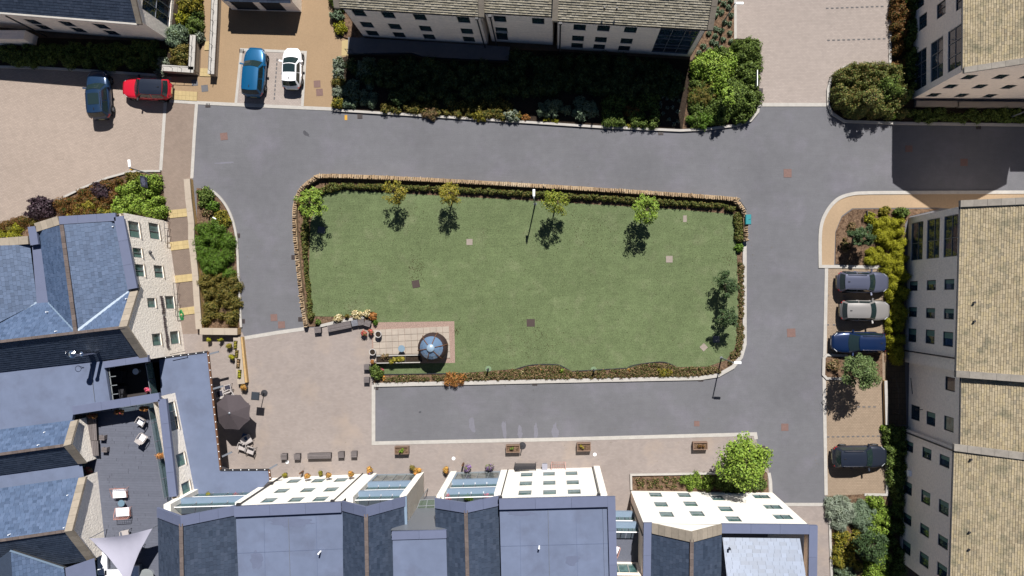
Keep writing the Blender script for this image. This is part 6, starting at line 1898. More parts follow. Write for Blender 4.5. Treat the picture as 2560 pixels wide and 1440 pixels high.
        mb.loft([(xb + .16, sd * hw * .90, zb_ - .07), (xb - .05, sd * hw * .72, zb_ - .07), (xb - .05, sd * hw * .72, zb_ + .1), (xb + .16, sd * hw * .90, zb_ + .1)], [(xb + .17, sd * hw * .97, zb_ - .07), (xb - .08, sd * hw * .76, zb_ - .07), (xb - .07, sd * hw * .76, zb_ + .1), (xb + .17, sd * hw * .94, zb_ + .1)])
        mb.build('tail_light', M_RED, root, local=True)
        for q in (.1, -.16):
            mb = MB(); mb.box((L * q, sd * (hw * .995), belt - .14), (.2, .05, .035)); mb.build('door_handle', paint, root, local=True)
        for xx in (L * .31, -L * .29):
            r = .33 if style != 'hatch' else .29
            yo = sd * (hw - .10)
            mb = MB(); nseg = 20
            prof = [(-.11, r * .62), (-.11, r * .95), (-.07, r), (.07, r), (.11, r * .95), (.11, r * .62)]
            rr = [[(xx + p * math.cos(2 * math.pi * k / nseg), yo + y, r + p * math.sin(2 * math.pi * k / nseg)) for k in range(nseg)] for y, p in prof]
            for i in range(len(rr) - 1): mb.loft(rr[i], rr[i + 1], caps=False)
            wo = mb.build('wheel', M_TYRE, root, local=True, smooth=True)
            mb = MB()
            for k in range(5):
                a = 2 * math.pi * k / 5
                mb.beam((xx, yo + sd * .085, r), (xx + r * .64 * math.cos(a), yo + sd * .09, r + r * .64 * math.sin(a)), .07, .03, up=(0, 1, 0))
            mb.loft([(xx + r * .64 * math.cos(2 * math.pi * k / 16), yo + sd * .03, r + r * .64 * math.sin(2 * math.pi * k / 16)) for k in range(16)], [(xx + r * .64 * math.cos(2 * math.pi * k / 16), yo + sd * .045, r + r * .64 * math.sin(2 * math.pi * k / 16)) for k in range(16)])
            ri = mb.build('rim', M_GREYM, wo, local=True)
    for xx in (L / 2 - .02, -L / 2 + .02):
        mb = MB(); mb.box((xx, 0, .5), (.06, .5, .11)); mb.build('number_plate', M_PLATE if xx < 0 else M_WHITE, root, local=True)
        mb = MB(); mb.box((xx * .985, 0, .36), (.12, Wd * .62, .14)); mb.build('bumper_grille', M_CARBLK, root, local=True)
    mb = MB(); mb.box((0, 0, .22), (L * .86, Wd * .8, .1)); mb.build('underbody', M_CARBLK, root, local=True)
    mb = MB(); mb.tube([(xw0 + .05, -.35, belt + .055), (xw0 - .02, .1, belt + .075)], .01, 5); mb.tube([(xw0 + .05, .2, belt + .055), (xw0 - .0, .55, belt + .075)], .01, 5); mb.build('wiper', M_CARBLK, root, local=True)
    mb = MB(); mb.box((lerp(xw1, xr1, .86), 0, zt + .07), (.16, .05, .05)); mb.build('antenna_fin', M_CARBLK, root, local=True)
    return root

def paintm(name, col, metal=.35, rough=.32):
    return mat(name, col, rough, .5, metal=metal, coat=.5)
PI = math.pi
C_NAVY = paintm('paint_steel_blue', (.010, .030, .072)); C_RED = paintm('paint_red', (.42, .008, .022), .1); C_BLUE = paintm('paint_bright_blue', (.002, .075, .18))
C_WHITE = paintm('paint_white', (.72, .72, .74), 0, .35); C_LILAC = paintm('paint_lilac_grey', (.075, .082, .125)); C_SILV = paintm('paint_silver', (.22, .21, .205))
C_DBLUE = paintm('paint_deep_blue', (.003, .014, .055)); C_BLACK = paintm('paint_black_blue', (.015, .02, .034))
car('steel-blue car with silver roof rails and dark sunroof on the forecourt', (260, 243), PI / 2 + .07, 3.95, 1.8, 1.58, C_NAVY, rails='steel', sunroof=True)
car('red car with a black roof parked across the forecourt', (379, 228), PI - .045, 3.92, 1.75, 1.56, C_RED, roof=C_BLACK)
car('bright blue car in the paved bay on the tan drive', (644, 187), PI / 2 - .07, 4.0, 1.8, 1.6, C_BLUE)
car('small white car with black glass roof in the paved bay', (737, 178), PI / 2 - .02, 3.35, 1.58, 1.45, C_WHITE, glass_roof=True, style='hatch')
car('lilac-grey car, topmost in the eastern row', (2148, 706), -.02, 4.2, 1.76, 1.55, C_LILAC, rails=True)
car('silver car, second in the eastern row', (2153, 776), -.01, 4.05, 1.7, 1.5, C_SILV, style='estate')
car('deep blue estate with silver roof rails, third in the eastern row', (2138, 855), PI - .01, 4.42, 1.76, 1.55, C_DBLUE, rails='steel', style='estate')
car('black car parked alone in the lower eastern bays', (2140, 1137), .01, 4.42, 1.86, 1.6, C_BLACK, rails='steel')

# ================================================================== lamp posts, signs, bins
def lamp(label, px, head_dir, h=4.2, name='lamp_post'):
    c = P(*px); r = empty(name, (c.x, c.y, 0), label, 'lamp post', 'lamp posts')
    mb = MB(); mb.tube([(c.x, c.y, 0), (c.x, c.y, 1.0), (c.x, c.y, h)], [.07, .055, .045], 10); mb.build('pole', M_GREYM, r)
    d = Vector((head_dir[0], head_dir[1], 0)).normalized()
    mb = MB(); mb.lathe((c.x, c.y, 0), [(.14, 0), (.14, .05), (.08, .1)], 10); mb.build('base', M_GREYM, r)
    a, b = Vector((c.x, c.y, h)), Vector((c.x, c.y, h)) + d * .62
    mb = MB(); mb.beam(a - d * .06, a + d * .14, .07, .06); mb.build('bracket', M_GREYM, r)
    mb = MB(); s = Vector((-d.y, d.x, 0))
    rr = [(.10, 0.0), (.62, 0.0)]
    q0, q1 = a + d * .1, a + d * .64
    mb.loft([q0 - s * .09 - Vector((0, 0, .03)), q0 + s * .09 - Vector((0, 0, .03)), q0 + s * .075 + Vector((0, 0, .05)), q0 - s * .075 + Vector((0, 0, .05))], [q1 - s * .10 - Vector((0, 0, .03)), q1 + s * .10 - Vector((0, 0, .03)), q1 + s * .085 + Vector((0, 0, .04)), q1 - s * .085 + Vector((0, 0, .04))])
    mb.build('lamp_head', M_LAMPW, r)
lamp('lamp post standing in the north edge of the lawn', (1338, 510), (0, 1))
lamp('lamp post at the south-east corner of the lawn', (1803, 895), (1, -.05))
lamp('lamp post on the bare slope by the court', (1808, 56), (1, 0))
lamp('lamp post in the forecourt bed beside the dark sign', (394, 441), (-.1, 1))
lamp('lamp post in the shaded strip by the gable end', (2524, 294), (1, .3))

sg = empty('notice_board', P(362, 462), 'dark blue notice board standing among green shrubs by the forecourt', 'sign')
def on(x, y, z): return P(x, y, z)
q = [P(349, 438, 1.75), P(367, 444, 1.75), P(369, 470, 1.35), P(352, 466, 1.35)]
M_SIGN = mat('sign_dark_blue', B(62, 66, 92), .4, .4)
mb = MB(); slab_quad(mb, q, .06); mb.build('panel', M_SIGN, sg)
M_SIGNT = mat('sign_text_pale', B(150, 156, 186), .6, .3)
for k, (t, l0, l1) in enumerate(((.2, .25, .62), (.34, .15, .85), (.46, .12, .8), (.58, .2, .88), (.7, .3, .7))):
    def bq(s, t): return lerp(lerp(q[0], q[1], s), lerp(q[3], q[2], s), t) + Vector((0, 0, .006))
    mb = MB(); mb.poly([bq(t - .025, l0), bq(t - .025, l1), bq(t + .025, l1), bq(t + .025, l0)]); mb.build('text_line', M_SIGNT, sg)
mb = MB(); mb.poly([bq(.82, .5), bq(.82, .62), bq(.9, .62), bq(.9, .5)]); mb.build('emblem', mat('sign_emblem_blue', B(70, 140, 200), .5, .3), sg)
for s in (0.1, .9):
    p = lerp(q[0], q[1], s); mb = MB(); mb.tube([(p.x, p.y - .02, 0), (p.x, p.y - .02, 1.7)], .035, 8); mb.build('post', M_DARKM, sg)
c = P(375, 436); mb = MB(); mb.box((c.x - .3, c.y + .05, 2.2), (.2, .1, .3), .5); mb.build('yellow_notice', M_YEL, None, 'small yellow notice fixed on the forecourt lamp post', 'sign')

c = P(1865, 551); r = empty('grit_bin', (c.x, c.y, 0), 'teal grit bin standing against the east end of the lawn wall', 'bin')
mb = MB(); mb.loft([(c.x - .2, c.y - .36, 0), (c.x + .2, c.y - .36, 0), (c.x + .2, c.y + .36, 0), (c.x - .2, c.y + .36, 0)], [(c.x - .24, c.y - .4, .7), (c.x + .24, c.y - .4, .7), (c.x + .24, c.y + .4, .7), (c.x - .24, c.y + .4, .7)]); mb.build('tub', M_DARKM, r)
mb = MB(); mb.loft([(c.x - .26, c.y - .42, .7), (c.x + .26, c.y - .42, .7), (c.x + .26, c.y + .42, .7), (c.x - .26, c.y + .42, .7)], [(c.x - .2, c.y - .38, .84), (c.x + .22, c.y - .38, .8), (c.x + .22, c.y + .38, .8), (c.x - .2, c.y + .38, .84)]); mb.build('lid', M_TEAL, r)
mb = MB(); mb.beam((c.x + .0, c.y - .02, .835), (c.x + .2, c.y + .05, .815), .02, .02); mb.build('handle', M_DARKM, r)
r = empty('cycle_hoop', P(1856, 520), 'bent dark metal hoop leaning over the lawn wall corner', 'railing')
mb = MB(); mb.tube([P(1842, 504), P(1842, 504, 0) + Vector((0, 0, 1.0)), P(1846, 496, 1.1), P(1866, 524, 1.1), P(1862, 530, 1.0), P(1860, 540, .1)], .025, 6); mb.build('tube', M_DARKM, r)
for k, (px, lb) in enumerate((((1221, 922), 'short dark bollard light in a pale ring at the lawn border, left one'), ((1484, 924), 'short dark bollard light in a pale ring at the lawn border, right one'))):
    c = P(*px); r = empty('bollard_light', (c.x, c.y, 0), lb, 'bollard')
    mb = MB(); mb.tube([(c.x, c.y, 0), (c.x, c.y, .75)], .07, 10); mb.build('stem', M_DARKM, r)
    mb = MB(); mb.lathe((c.x, c.y, .75), [(.09, 0), (.09, .1), (.03, .14)], 10); mb.build('cap', M_DARKM, r)
    mb = MB(); mb.lathe((c.x, c.y, 0), [(.26, .05), (.25, .062), (.02, .064)], 14); mb.build('gravel_ring', mat('pale_grit', B(150, 175, 140), .95, .1, fine=.2), r)
for px, lb in (((758, 1178), 'wooden bollard in front of the left white block'), ((1159, 1158), 'wooden bollard left of the lavender pots')):
    c = P(*px); r = empty('timber_bollard', (c.x, c.y, 0), lb, 'bollard'); mb = MB(); mb.tube([(c.x, c.y, 0), (c.x, c.y, .85)], .08, 10); mb.build('post', M_TIMBB, r); mb = MB(); mb.tube([(c.x, c.y, .62), (c.x, c.y, .74)], .085, 10); mb.build('band', M_DARKM, r)
for px, lb in (((718, 1155), 'white round light set in the plaza below the first stool'), ((1134, 1146), 'white round light set in the plaza above the timber bollard'), ((1487, 1136), 'white round light set in the plaza right of a planter')):
    c = P(*px); r = empty('ground_light', (c.x, c.y, .02), lb, 'ground light'); mb = MB(); mb.lathe((c.x, c.y, .02), [(.15, 0), (.14, .02), (.02, .022)], 14); mb.build('lens', M_WHITE, r); mb = MB(); mb.lathe((c.x, c.y, .018), [(.16, 0), (.155, .012), (.145, .012)], 14, cap=False); mb.build('rim', M_GREYM, r)
r = empty('small_sign', P(2154, 535), 'small black sign frame in the bark bed of the eastern path', 'sign')
a = P(2158, 535); mb = MB(); mb.box((a.x, a.y, .75), (.06, .38, .3), .1); mb.build('board', M_DARKM, r)
for s in (-.15, .15): mb = MB(); mb.tube([(a.x, a.y + s, 0), (a.x, a.y + s, .75)], .015, 6); mb.build('leg', M_DARKM, r)
c = P(2252, 1172); mb = MB(); mb.box((c.x, c.y, 1.6), (.3, .45, .35)); mb.build('wall_box', M_LAMPW, None, 'white metal box on the shaded hedge beside the lower east building', 'utility box')
c = P(2211, 288); mb = MB(); mb.box((c.x, c.y, .25), (.32, .26, .4)); mb.build('bed_light', M_GREYM, None, 'small grey box light at the foot of the kerb island shrub', 'light')
c = P(545, 547); mb = MB(); mb.tube([(c.x, c.y, 0), (c.x, c.y, .7)], .03, 6); mb.beam((c.x - .1, c.y + .05, .75), (c.x + .2, c.y - .1, .8), .07, .06); mb.build('bed_light', M_LAMPW, None, 'small white spotlight in the conifer bed', 'light')
c = P(455, 791); mb = MB()
for k in range(5):
    mb.tube([(c.x + .16 * math.cos(a) * (1 - .06 * k) + random.uniform(-.05, .05), c.y + .3 * math.sin(a) + random.uniform(-.05, .05) + .06 * k, .06 + .03 * k) for a in np.linspace(0, 6.0, 16)], .025, 5)
mb.build('hose', M_HOSE, None, 'coiled green hose lying by the cream wall', 'hose')
c = P(1884, 205); mb = MB(); mb.box((c.x, c.y, 1.0), (.05, 1.3, .5)); mb.tube([(c.x, c.y - .4, 0), (c.x, c.y - .4, .9)], .03); mb.build('road_sign', M_WHITE, None, 'white sign edge rising from the hedge by the court', 'sign')

# ================================================================== timber seats and planters
def slat_box(name, label, px, L, Wd, h, rz, m, cat, group=None, slats=5):
    c = P(*px); r = empty(name, (c.x, c.y, 0.02), label, cat, group)
    u = Vector((math.cos(rz), math.sin(rz), 0)); v = Vector((-u.y, u.x, 0))
    mb = MB(); mb.box((c.x, c.y, .02 + h / 2 - .03), (L - .06, Wd - .06, h - .06), rz); mb.build('base', M_TIMB if m is not M_TIMB else M_TIMBG, r)
    for i in range(slats):
        q = c + v * ((i + .5) / slats - .5) * Wd
        mb = MB(); mb.box((q.x, q.y, h), (L, Wd / slats - .016, .04), rz); mb.build('slat', m, r)
M_TIMBG = mat('grey_timber_dark', A(84, 78, 80), .85, .2, var=.15, vscale=8)
gs = 'timber cube seats'
slat_box('cube_seat', 'leftmost timber cube seat in the plaza row', (714, 1139), .52, .5, .45, .02, M_TIMB, 'stool', gs)
slat_box('cube_seat', 'second timber cube seat left of the long bench', (747, 1139), .52, .5, .45, .02, M_TIMB, 'stool', gs)
slat_box('timber_bench', 'long timber bench between the cube seats in the plaza', (802, 1137), 1.95, .46, .45, .02, M_TIMB, 'bench', None, 4)
slat_box('cube_seat', 'timber cube seat just right of the long plaza bench', (856, 1134), .5, .5, .45, .02, M_TIMB, 'stool', gs)
slat_box('cube_seat', 'rightmost timber cube seat in the plaza row', (888, 1133), .5, .5, .45, .02, M_TIMB, 'stool', gs)
slat_box('timber_bench', 'long slatted bench in front of the cream hydrangeas', (852, 816), 1.95, .56, .45, .2, M_TIMB, 'bench', None, 6)
slat_box('cube_seat', 'slatted cube seat by the end of the stone wall', (798, 824), .56, .5, .45, .1, M_TIMB, 'stool', gs)
slat_box('cube_seat', 'pale grey cube seat right of the slatted bench', (890, 807), .52, .5, .45, .2, mat('grey_seat_pale', A(140, 142, 152), .8, .2, isl=.08), 'stool', gs)
slat_box('cube_seat', 'slatted cube seat between the pale seat and the flower pots', (906, 805), .5, .5, .45, .15, M_TIMB, 'stool', gs)
slat_box('cube_seat', 'tilted timber cube seat nearest the patio', (922, 808), .52, .5, .45, -.3, M_TIMB, 'stool', gs)
slat_box('cube_seat', 'upper timber cube seat at the plaza corner of the lawn', (920, 916), .46, .46, .5, 0, M_TIMB, 'stool', gs)
slat_box('cube_seat', 'lower timber cube seat at the plaza corner of the lawn', (920, 948), .46, .46, .5, 0, M_TIMB, 'stool', gs)

def planter(label, px, L, Wd, h, m_plant, rz=.02, m=None, plant=True, tall=.5):
    c = P(*px); r = empty('timber_planter', (c.x, c.y, .02), label, 'planter', 'plaza planters')
    u = Vector((math.cos(rz), math.sin(rz), 0)); v = Vector((-u.y, u.x, 0))
    for s, (dx, dy, l, w_) in enumerate(((0, 1, L, .06), (0, -1, L, .06), (1, 0, .06, Wd - .12), (-1, 0, .06, Wd - .12))):
        q = c + u * dx * (L / 2 - .03) + v * dy * (Wd / 2 - .03)
        mb = MB(); mb.box((q.x, q.y, .02 + h / 2), (l, w_, h), rz); mb.build('side_board', m or M_PLB, r)
    mb = MB(); mb.box((c.x, c.y, h - .12), (L - .12, Wd - .12, .04), rz); mb.build('soil', M_SOIL, r)
    lump_foliage('plant', [(c.x + random.uniform(-.35, .35), c.y + random.uniform(-.12, .12), .1, tall * random.uniform(.4, .8)) for _ in range(3)], m_plant, .12, 110, parent=r, z0=h - .1, asp=.3)
M_PLB = mat('planter_board', A(150, 124, 108), .85, .2, isl=.1, var=.12, vscale=6)
planter('timber planter with an upright green plant at the road edge', (1007, 1123), 1.15, .62, .55, L_BRIGHT, tall=.7)
planter('timber planter beside a round black stand', (1283, 1119), 1.15, .62, .55, L_GREEN)
planter('timber planter with pale grass right of the pink seat', (1459, 1115), 1.15, .66, .55, L_GOLD)
planter('timber planter farthest right on the plaza', (1748, 1112), 1.2, .62, .55, L_BROWN)
c = P(1306, 1114); mb = MB(); mb.lathe((c.x, c.y, 0), [(.3, .02), (.3, .05), (.04, .07), (.04, 1.0), (.06, 1.02)], 16); mb.build('menu_stand', M_DARKM, None, 'round black based stand beside a timber planter', 'stand')
c = P(1362, 1164); r = empty('side_table', (c.x, c.y, 0), 'small grey box table between the black bench and the pink seat', 'table')
mb = MB(); mb.box((c.x, c.y, .5), (.44, .52, .06)); mb.build('table_top', mat('grey_table', A(176, 176, 190), .7, .3), r); mb = MB(); mb.box((c.x, c.y, .25), (.36, .44, .44)); mb.build('base', M_GREYM, r)
# black bench
c = P(1314, 1164); r = empty('black_bench', (c.x, c.y, 0), 'black slatted bench with backrest against the middle white block', 'bench')
for i in range(5):
    mb = MB(); mb.box((c.x, c.y + .24 - i * .1, .45), (1.75, .085, .03)); mb.build('seat_slat', M_DARKM, r)
for i in range(3):
    mb = MB(); mb.box((c.x, c.y - .28 - i * .02, .58 + i * .13), (1.75, .03, .1)); mb.build('back_slat', M_DARKM, r)
for s in (-1, 1):
    mb = MB(); mb.tube([(c.x + s * .86, c.y + .28, 0), (c.x + s * .86, c.y + .28, .65), (c.x + s * .86, c.y - .3, .65), (c.x + s * .86, c.y - .34, 0)], .025, 6); mb.build('arm_frame', M_DARKM, r)

def wire_seat(label, px, z, rz, L=1.15, D=.75, cushion=True):
    """pink wire lounge seat; backrest at local -y"""
    c = P(px[0], px[1], z); r = empty('wire_lounge_seat', (c.x, c.y, z), label, 'seat', 'pink wire seats', rz)
    mb = MB()
    for k in range(9): x = -L / 2 + L * k / 8; mb.tube([(x, D / 2, .36), (x, -D / 2 + .08, .34), (x, -D / 2 - .05, .75)], .01, 4)
    for y, zz in ((D / 2, .36), (D * .2, .355), (-D * .1, .35), (-D / 2 + .08, .34), (-D / 2 + .03, .5), (-D / 2 - .01, .63)): mb.tube([(-L / 2, y, zz), (L / 2, y, zz)], .01, 4)
    mb.build('wire_mesh', M_PINK, r, local=True)
    mb = MB(); mb.tube([(-L / 2, D / 2, .37), (-L / 2 - .02, -D * .2, .6), (-L / 2 + .03, -D / 2 - .04, .76), (L / 2 - .03, -D / 2 - .04, .76), (L / 2 + .02, -D * .2, .6), (L / 2, D / 2, .37)], .022, 6); mb.build('frame', M_PINK, r, local=True)
    for sx in (-1, 1):
        for sy in (-1, 1):
            mb = MB(); mb.tube([(sx * (L / 2 - .1), sy * (D / 2 - .08), .36), (sx * (L / 2 - .06), sy * (D / 2 - .02), 0)], .014, 5); mb.build('leg', M_PINK, r, local=True)
    if cushion:
        mb = MB(); mb.loft([(-L * .44, -D * .36, .36), (L * .44, -D * .36, .36), (L * .44, D * .5, .38), (-L * .44, D * .5, .38)], [(-L * .42, -D * .34, .46), (L * .42, -D * .34, .46), (L * .42, D * .48, .47), (-L * .42, D * .48, .47)]); mb.build('cushion', M_CUSH, r, local=True)
wire_seat('pink wire seat without cushion against the middle white block', (1396, 1164), 0.02, 0, cushion=False)
wire_seat('upper pink wire lounge seat with white cushion on the roof terrace', (306, 1229), 4.3, PI + .06)
wire_seat('lower pink wire lounge seat with white cushion on the roof terrace', (314, 1278), 4.3, .06)
wire_seat('pink wire lounge seat with white cushion on the stacked balcony', (1528, 1370), 6.0, -.4)

def round_table(label, px, z, r_, m, name='round_table', h=.5):
    c = P(px[0], px[1], z); r = empty(name, (c.x, c.y, z), label, 'table')
    mb = MB(); mb.lathe((c.x, c.y, z + h - .03), [(r_ * .97, 0), (r_, .01), (r_, .03), (r_ * .98, .04)], 24); mb.build('table_top', m, r)
    mb = MB(); mb.lathe((c.x, c.y, z), [(r_ * .5, 0), (r_ * .5, .02), (.03, .04), (.03, h - .03)], 12); mb.build('pedestal', M_GREYM, r)
M_TTOP = mat('table_blue_grey', B(150, 178, 200), .5, .4)
round_table('blue-grey round table in the middle of the patio', (1008, 870), .1, .28, M_TTOP, h=.72)
round_table('round pale blue table between the two pink seats', (312, 1254), 4.3, .26, mat('table_teal_grey', B(136, 168, 190), .5, .4))
round_table('large slatted round table at the bottom of the roof terrace', (378, 1432), 4.3, .56, mat('table_slat_grey', B(176, 182, 184), .6, .3, streak=.12), h=.74)
round_table('round white table in the sunken roof court', (349, 927), 3.0, .24, M_WHITE, h=.6)
# white hot-tub-like sofa corner under the sail
r = empty('sofa_corner', P(270, 1420, 4.3), 'white cushioned corner sofa under the shade sail', 'sofa')
for k, (x, y, l, w_, hh) in enumerate(((264, 1400, .75, 2.2, .5), (295, 1432, 1.6, .8, .5), (344, 1424, .7, .9, .55))):
    c = P(x, y, 4.3); mb = MB(); mb.box((c.x, c.y, 4.3 + .16), (l, w_, .32), .02); mb.build('base', M_GREYM, r); mb = MB(); mb.box((c.x, c.y, 4.3 + .40), (l * .94, w_ * .94, .16), .02); mb.build('cushion', M_CUSH, r)
# shade sail
cs = [P(223, 1346, 6.6), P(381, 1321, 6.8), P(320, 1462, 6.2)]
r = empty('shade_sail', cs[0], 'triangular pale lilac shade sail over the roof terrace', 'shade sail')
mb = MB(); N_ = 14; idx = {}
for i in range(N_ + 1):
    for j in range(N_ + 1 - i):
        a, b = i / N_, j / N_; g = 1 - a - b
        p = cs[0] * a + cs[1] * b + cs[2] * g
        cen = (cs[0] + cs[1] + cs[2]) / 3
        pull = .9 * (a * b + b * g + a * g) - 2.2 * a * b * g
        edge = min(a, b, g)
        inward = (4 * a * b if g == min(a, b, g) else 4 * b * g if a == min(a, b, g) else 4 * a * g) * (1 - 3 * edge) * .14
        p = lerp(p, cen, inward); p = p + Vector((0, 0, -.5 * 27 * a * b * g * .6 + .03 * math.sin(18 * (a - b)) * (1 - g)))
        idx[i, j] = len(mb.v); mb.v.append(tuple(p))
for i in range(N_):
    for j in range(N_ - i):
        mb.f.append((idx[i, j], idx[i + 1, j], idx[i, j + 1])); mb.m.append(0)
        if j < N_ - i - 1: mb.f.append((idx[i + 1, j], idx[i + 1, j + 1], idx[i, j + 1])); mb.m.append(0)
mb.build('cloth', M_SAIL, r, smooth=True)
for p in cs:
    mb = MB(); mb.tube([(p.x, p.y, 4.3), p], .03, 8); mb.build('pole', M_GREYM, r)

# ------------------------------------------------------------------ armchairs
def armchair(label, px, z, rz, cushion=None, group='woven armchairs'):
    c = P(px[0], px[1], z); r = empty('armchair', (c.x, c.y, z), label, 'chair', group, rz)
    mb = MB(); mb.loft([(-.27, -.26, .36), (.27, -.26, .36), (.29, .3, .38), (-.29, .3, .38)], [(-.27, -.26, .43), (.27, -.26, .43), (.29, .3, .45), (-.29, .3, .45)]); mb.build('seat', M_CHAIR, r, local=True)
    mb = MB()
    mb.loft([(-.29, -.27, .40), (.29, -.27, .40), (.29, -.21, .40), (-.29, -.21, .40)], [(-.26, -.40, .86), (.26, -.40, .86), (.26, -.33, .86), (-.26, -.33, .86)]); mb.build('backrest', M_CHAIR, r, local=True)
    for s in (-1, 1):
        mb = MB(); mb.tube([(s * .30, .28, .42), (s * .33, .24, .64), (s * .33, -.2, .66), (s * .27, -.34, .7)], .032, 6); mb.build('arm', M_CHAIR, r, local=True)
        for y in (-.25, .27): mb = MB(); mb.tube([(s * .26, y * .9, .38), (s * .3, y * 1.1, 0)], .018, 5); mb.build('leg', M_DARKM, r, local=True)
    if cushion:
        mb = MB(); mb.loft([(-.22, -.2, .45), (.22, -.2, .45), (.22, .24, .46), (-.22, .24, .46)], [(-.2, -.18, .51), (.2, -.18, .51), (.2, .22, .52), (-.2, .22, .52)]); mb.build('cushion', cushion, r, local=True)
M_CUSHD = mat('cushion_dark', (.03, .03, .045), .9, .1)
armchair('woven armchair with dark cushion nearest the canopy, north of the parasol', (556, 983), .02, .3, M_CUSHD)
armchair('woven armchair with dark cushion at the top of the parasol group', (575, 969), .02, .25, M_CUSHD)
armchair('woven armchair half hidden by the north edge of the parasol', (580, 984), .02, PI + .5)
armchair('woven armchair in the parasol shadow edge', (624, 1096), .02, -1.1)
armchair('left woven armchair south of the parasol', (611, 1114), .02, PI - .3)
armchair('right woven armchair south of the parasol', (632, 1123), .02, PI - .35)
armchair('white cushioned armchair in the upper corner of the roof terrace', (361, 1052), 4.3, PI - .55, M_CUSH)
armchair('white cushioned armchair facing the roof terrace corner', (364, 1093), 4.3, -.6, M_CUSH)
armchair('armchair with blue cushion beside the shade sail', (352, 1366), 4.3, -.3, mat('cushion_blue', B(70, 104, 150), .9, .1))
armchair('pale armchair behind the shade sail', (322, 1331), 4.3, .2)
c = P(618, 1090); mb = MB(); mb.box((c.x, c.y, .42), (.55, .5, .08), -.3); mb.tube([(c.x, c.y, .02), (c.x, c.y, .4)], .04); mb.build('low_table', mat('table_dark_blue', B(54, 86, 130), .6, .3), None, 'dark blue low table in the shadow of the parasol', 'table')
# timber bench sofas on the terrace
for k, (px, ln, lb) in enumerate((((232, 1068), 1.9, 'upper slatted timber sofa at the west edge of the roof terrace'), ((237, 1118), 1.15, 'lower slatted timber sofa at the west edge of the roof terrace'))):
    c = P(px[0], px[1], 4.3); r = empty('slatted_sofa', (c.x, c.y, 4.3), lb, 'sofa')
    for i in range(7):
        mb = MB(); mb.box((c.x - .3 + i * .13, c.y, 4.3 + .42), (.11, ln, .04), .05); mb.build('seat_slat', M_TIMB, r)
    for i in range(3):
        mb = MB(); mb.box((c.x - .42 - i * .03, c.y, 4.3 + .55 + i * .13), (.03, ln, .1), .05); mb.build('back_slat', M_TIMB, r)
    mb = MB(); mb.box((c.x, c.y, 4.3 + .2), (.85, ln * .96, .36), .05); mb.build('base', M_TIMBG, r)
for k, (px, lb) in enumerate((((262, 1092), 'upper small slatted stool on the roof terrace'), ((268, 1122), 'lower small slatted stool on the roof terrace'))):
    c = P(px[0], px[1], 4.3); r = empty('slatted_stool', (c.x, c.y, 4.3), lb, 'stool')
    for i in range(3): mb = MB(); mb.box((c.x, c.y - .13 + i * .13, 4.3 + .4), (.42, .11, .04), -.05); mb.build('slat', M_TIMB, r)
    for sx in (-1, 1): mb = MB(); mb.box((c.x + sx * .18, c.y, 4.3 + .2), (.05, .34, .38), -.05); mb.build('side', M_TIMB, r)

# parasol, heater
c = P(579, 1031, 2.5); r = empty('parasol', (c.x, c.y, .02), 'large dark grey octagonal parasol in the lower yard', 'parasol')
Rr = 1.52; ph0 = .35
rim = [(c.x + Rr * math.cos(ph0 + k * PI / 4), c.y + Rr * math.sin(ph0 + k * PI / 4), 2.3) for k in range(8)]
topc = (c.x, c.y, 2.95)
for k in range(8):
    a, b = Vector(rim[k]), Vector(rim[(k + 1) % 8]); t = Vector(topc); mid = (a + b) / 2 + Vector((0, 0, .03)); mid = lerp(mid, Vector((c.x, c.y, mid.z)), .03)
    mb = MB(); mb.poly([a, mid, t]); mb.poly([mid, b, t]); mb.build('canopy_panel', M_PARA, r)
    mb = MB(); mb.beam(t - Vector((0, 0, .04)), a - Vector((0, 0, .03)), .03, .03); mb.build('rib', M_GREYM, r)
mb = MB(); mb.tube([(c.x, c.y, .02), (c.x, c.y, 2.95)], .035, 8); mb.build('pole', M_GREYM, r)
mb = MB(); mb.lathe((c.x, c.y, 2.93), [(.1, 0), (.09, .04), (.03, .07)], 8); mb.build('crown_cap', M_GREYM, r)
mb = MB(); mb.box((c.x, c.y, .06), (.8, .8, .08)); mb.build('base', M_DARKM, r)
c = P(*ground(639, 990, 1.9)); r = empty('patio_heater', (c.x, c.y, .02), 'dark square-headed patio heater beside the parasol', 'heater')
mb = MB(); mb.loft([(c.x - .36, c.y - .3, 1.95), (c.x + .3, c.y - .36, 1.95), (c.x + .36, c.y + .3, 1.95), (c.x - .3, c.y + .36, 1.95)], [(c.x - .3, c.y - .25, 2.05), (c.x + .25, c.y - .3, 2.05), (c.x + .3, c.y + .25, 2.05), (c.x - .25, c.y + .3, 2.05)]); mb.build('head', mat('heater_head', B(66, 74, 84), .5, .4), r)
mb = MB(); mb.tube([(c.x, c.y, 0), (c.x, c.y, 2.0)], .035, 8); mb.build('pole', M_DARKM, r)
mb = MB(); mb.lathe((c.x, c.y, 0), [(.28, .02), (.28, .07), (.05, .1)], 14); mb.build('base', M_DARKM, r)

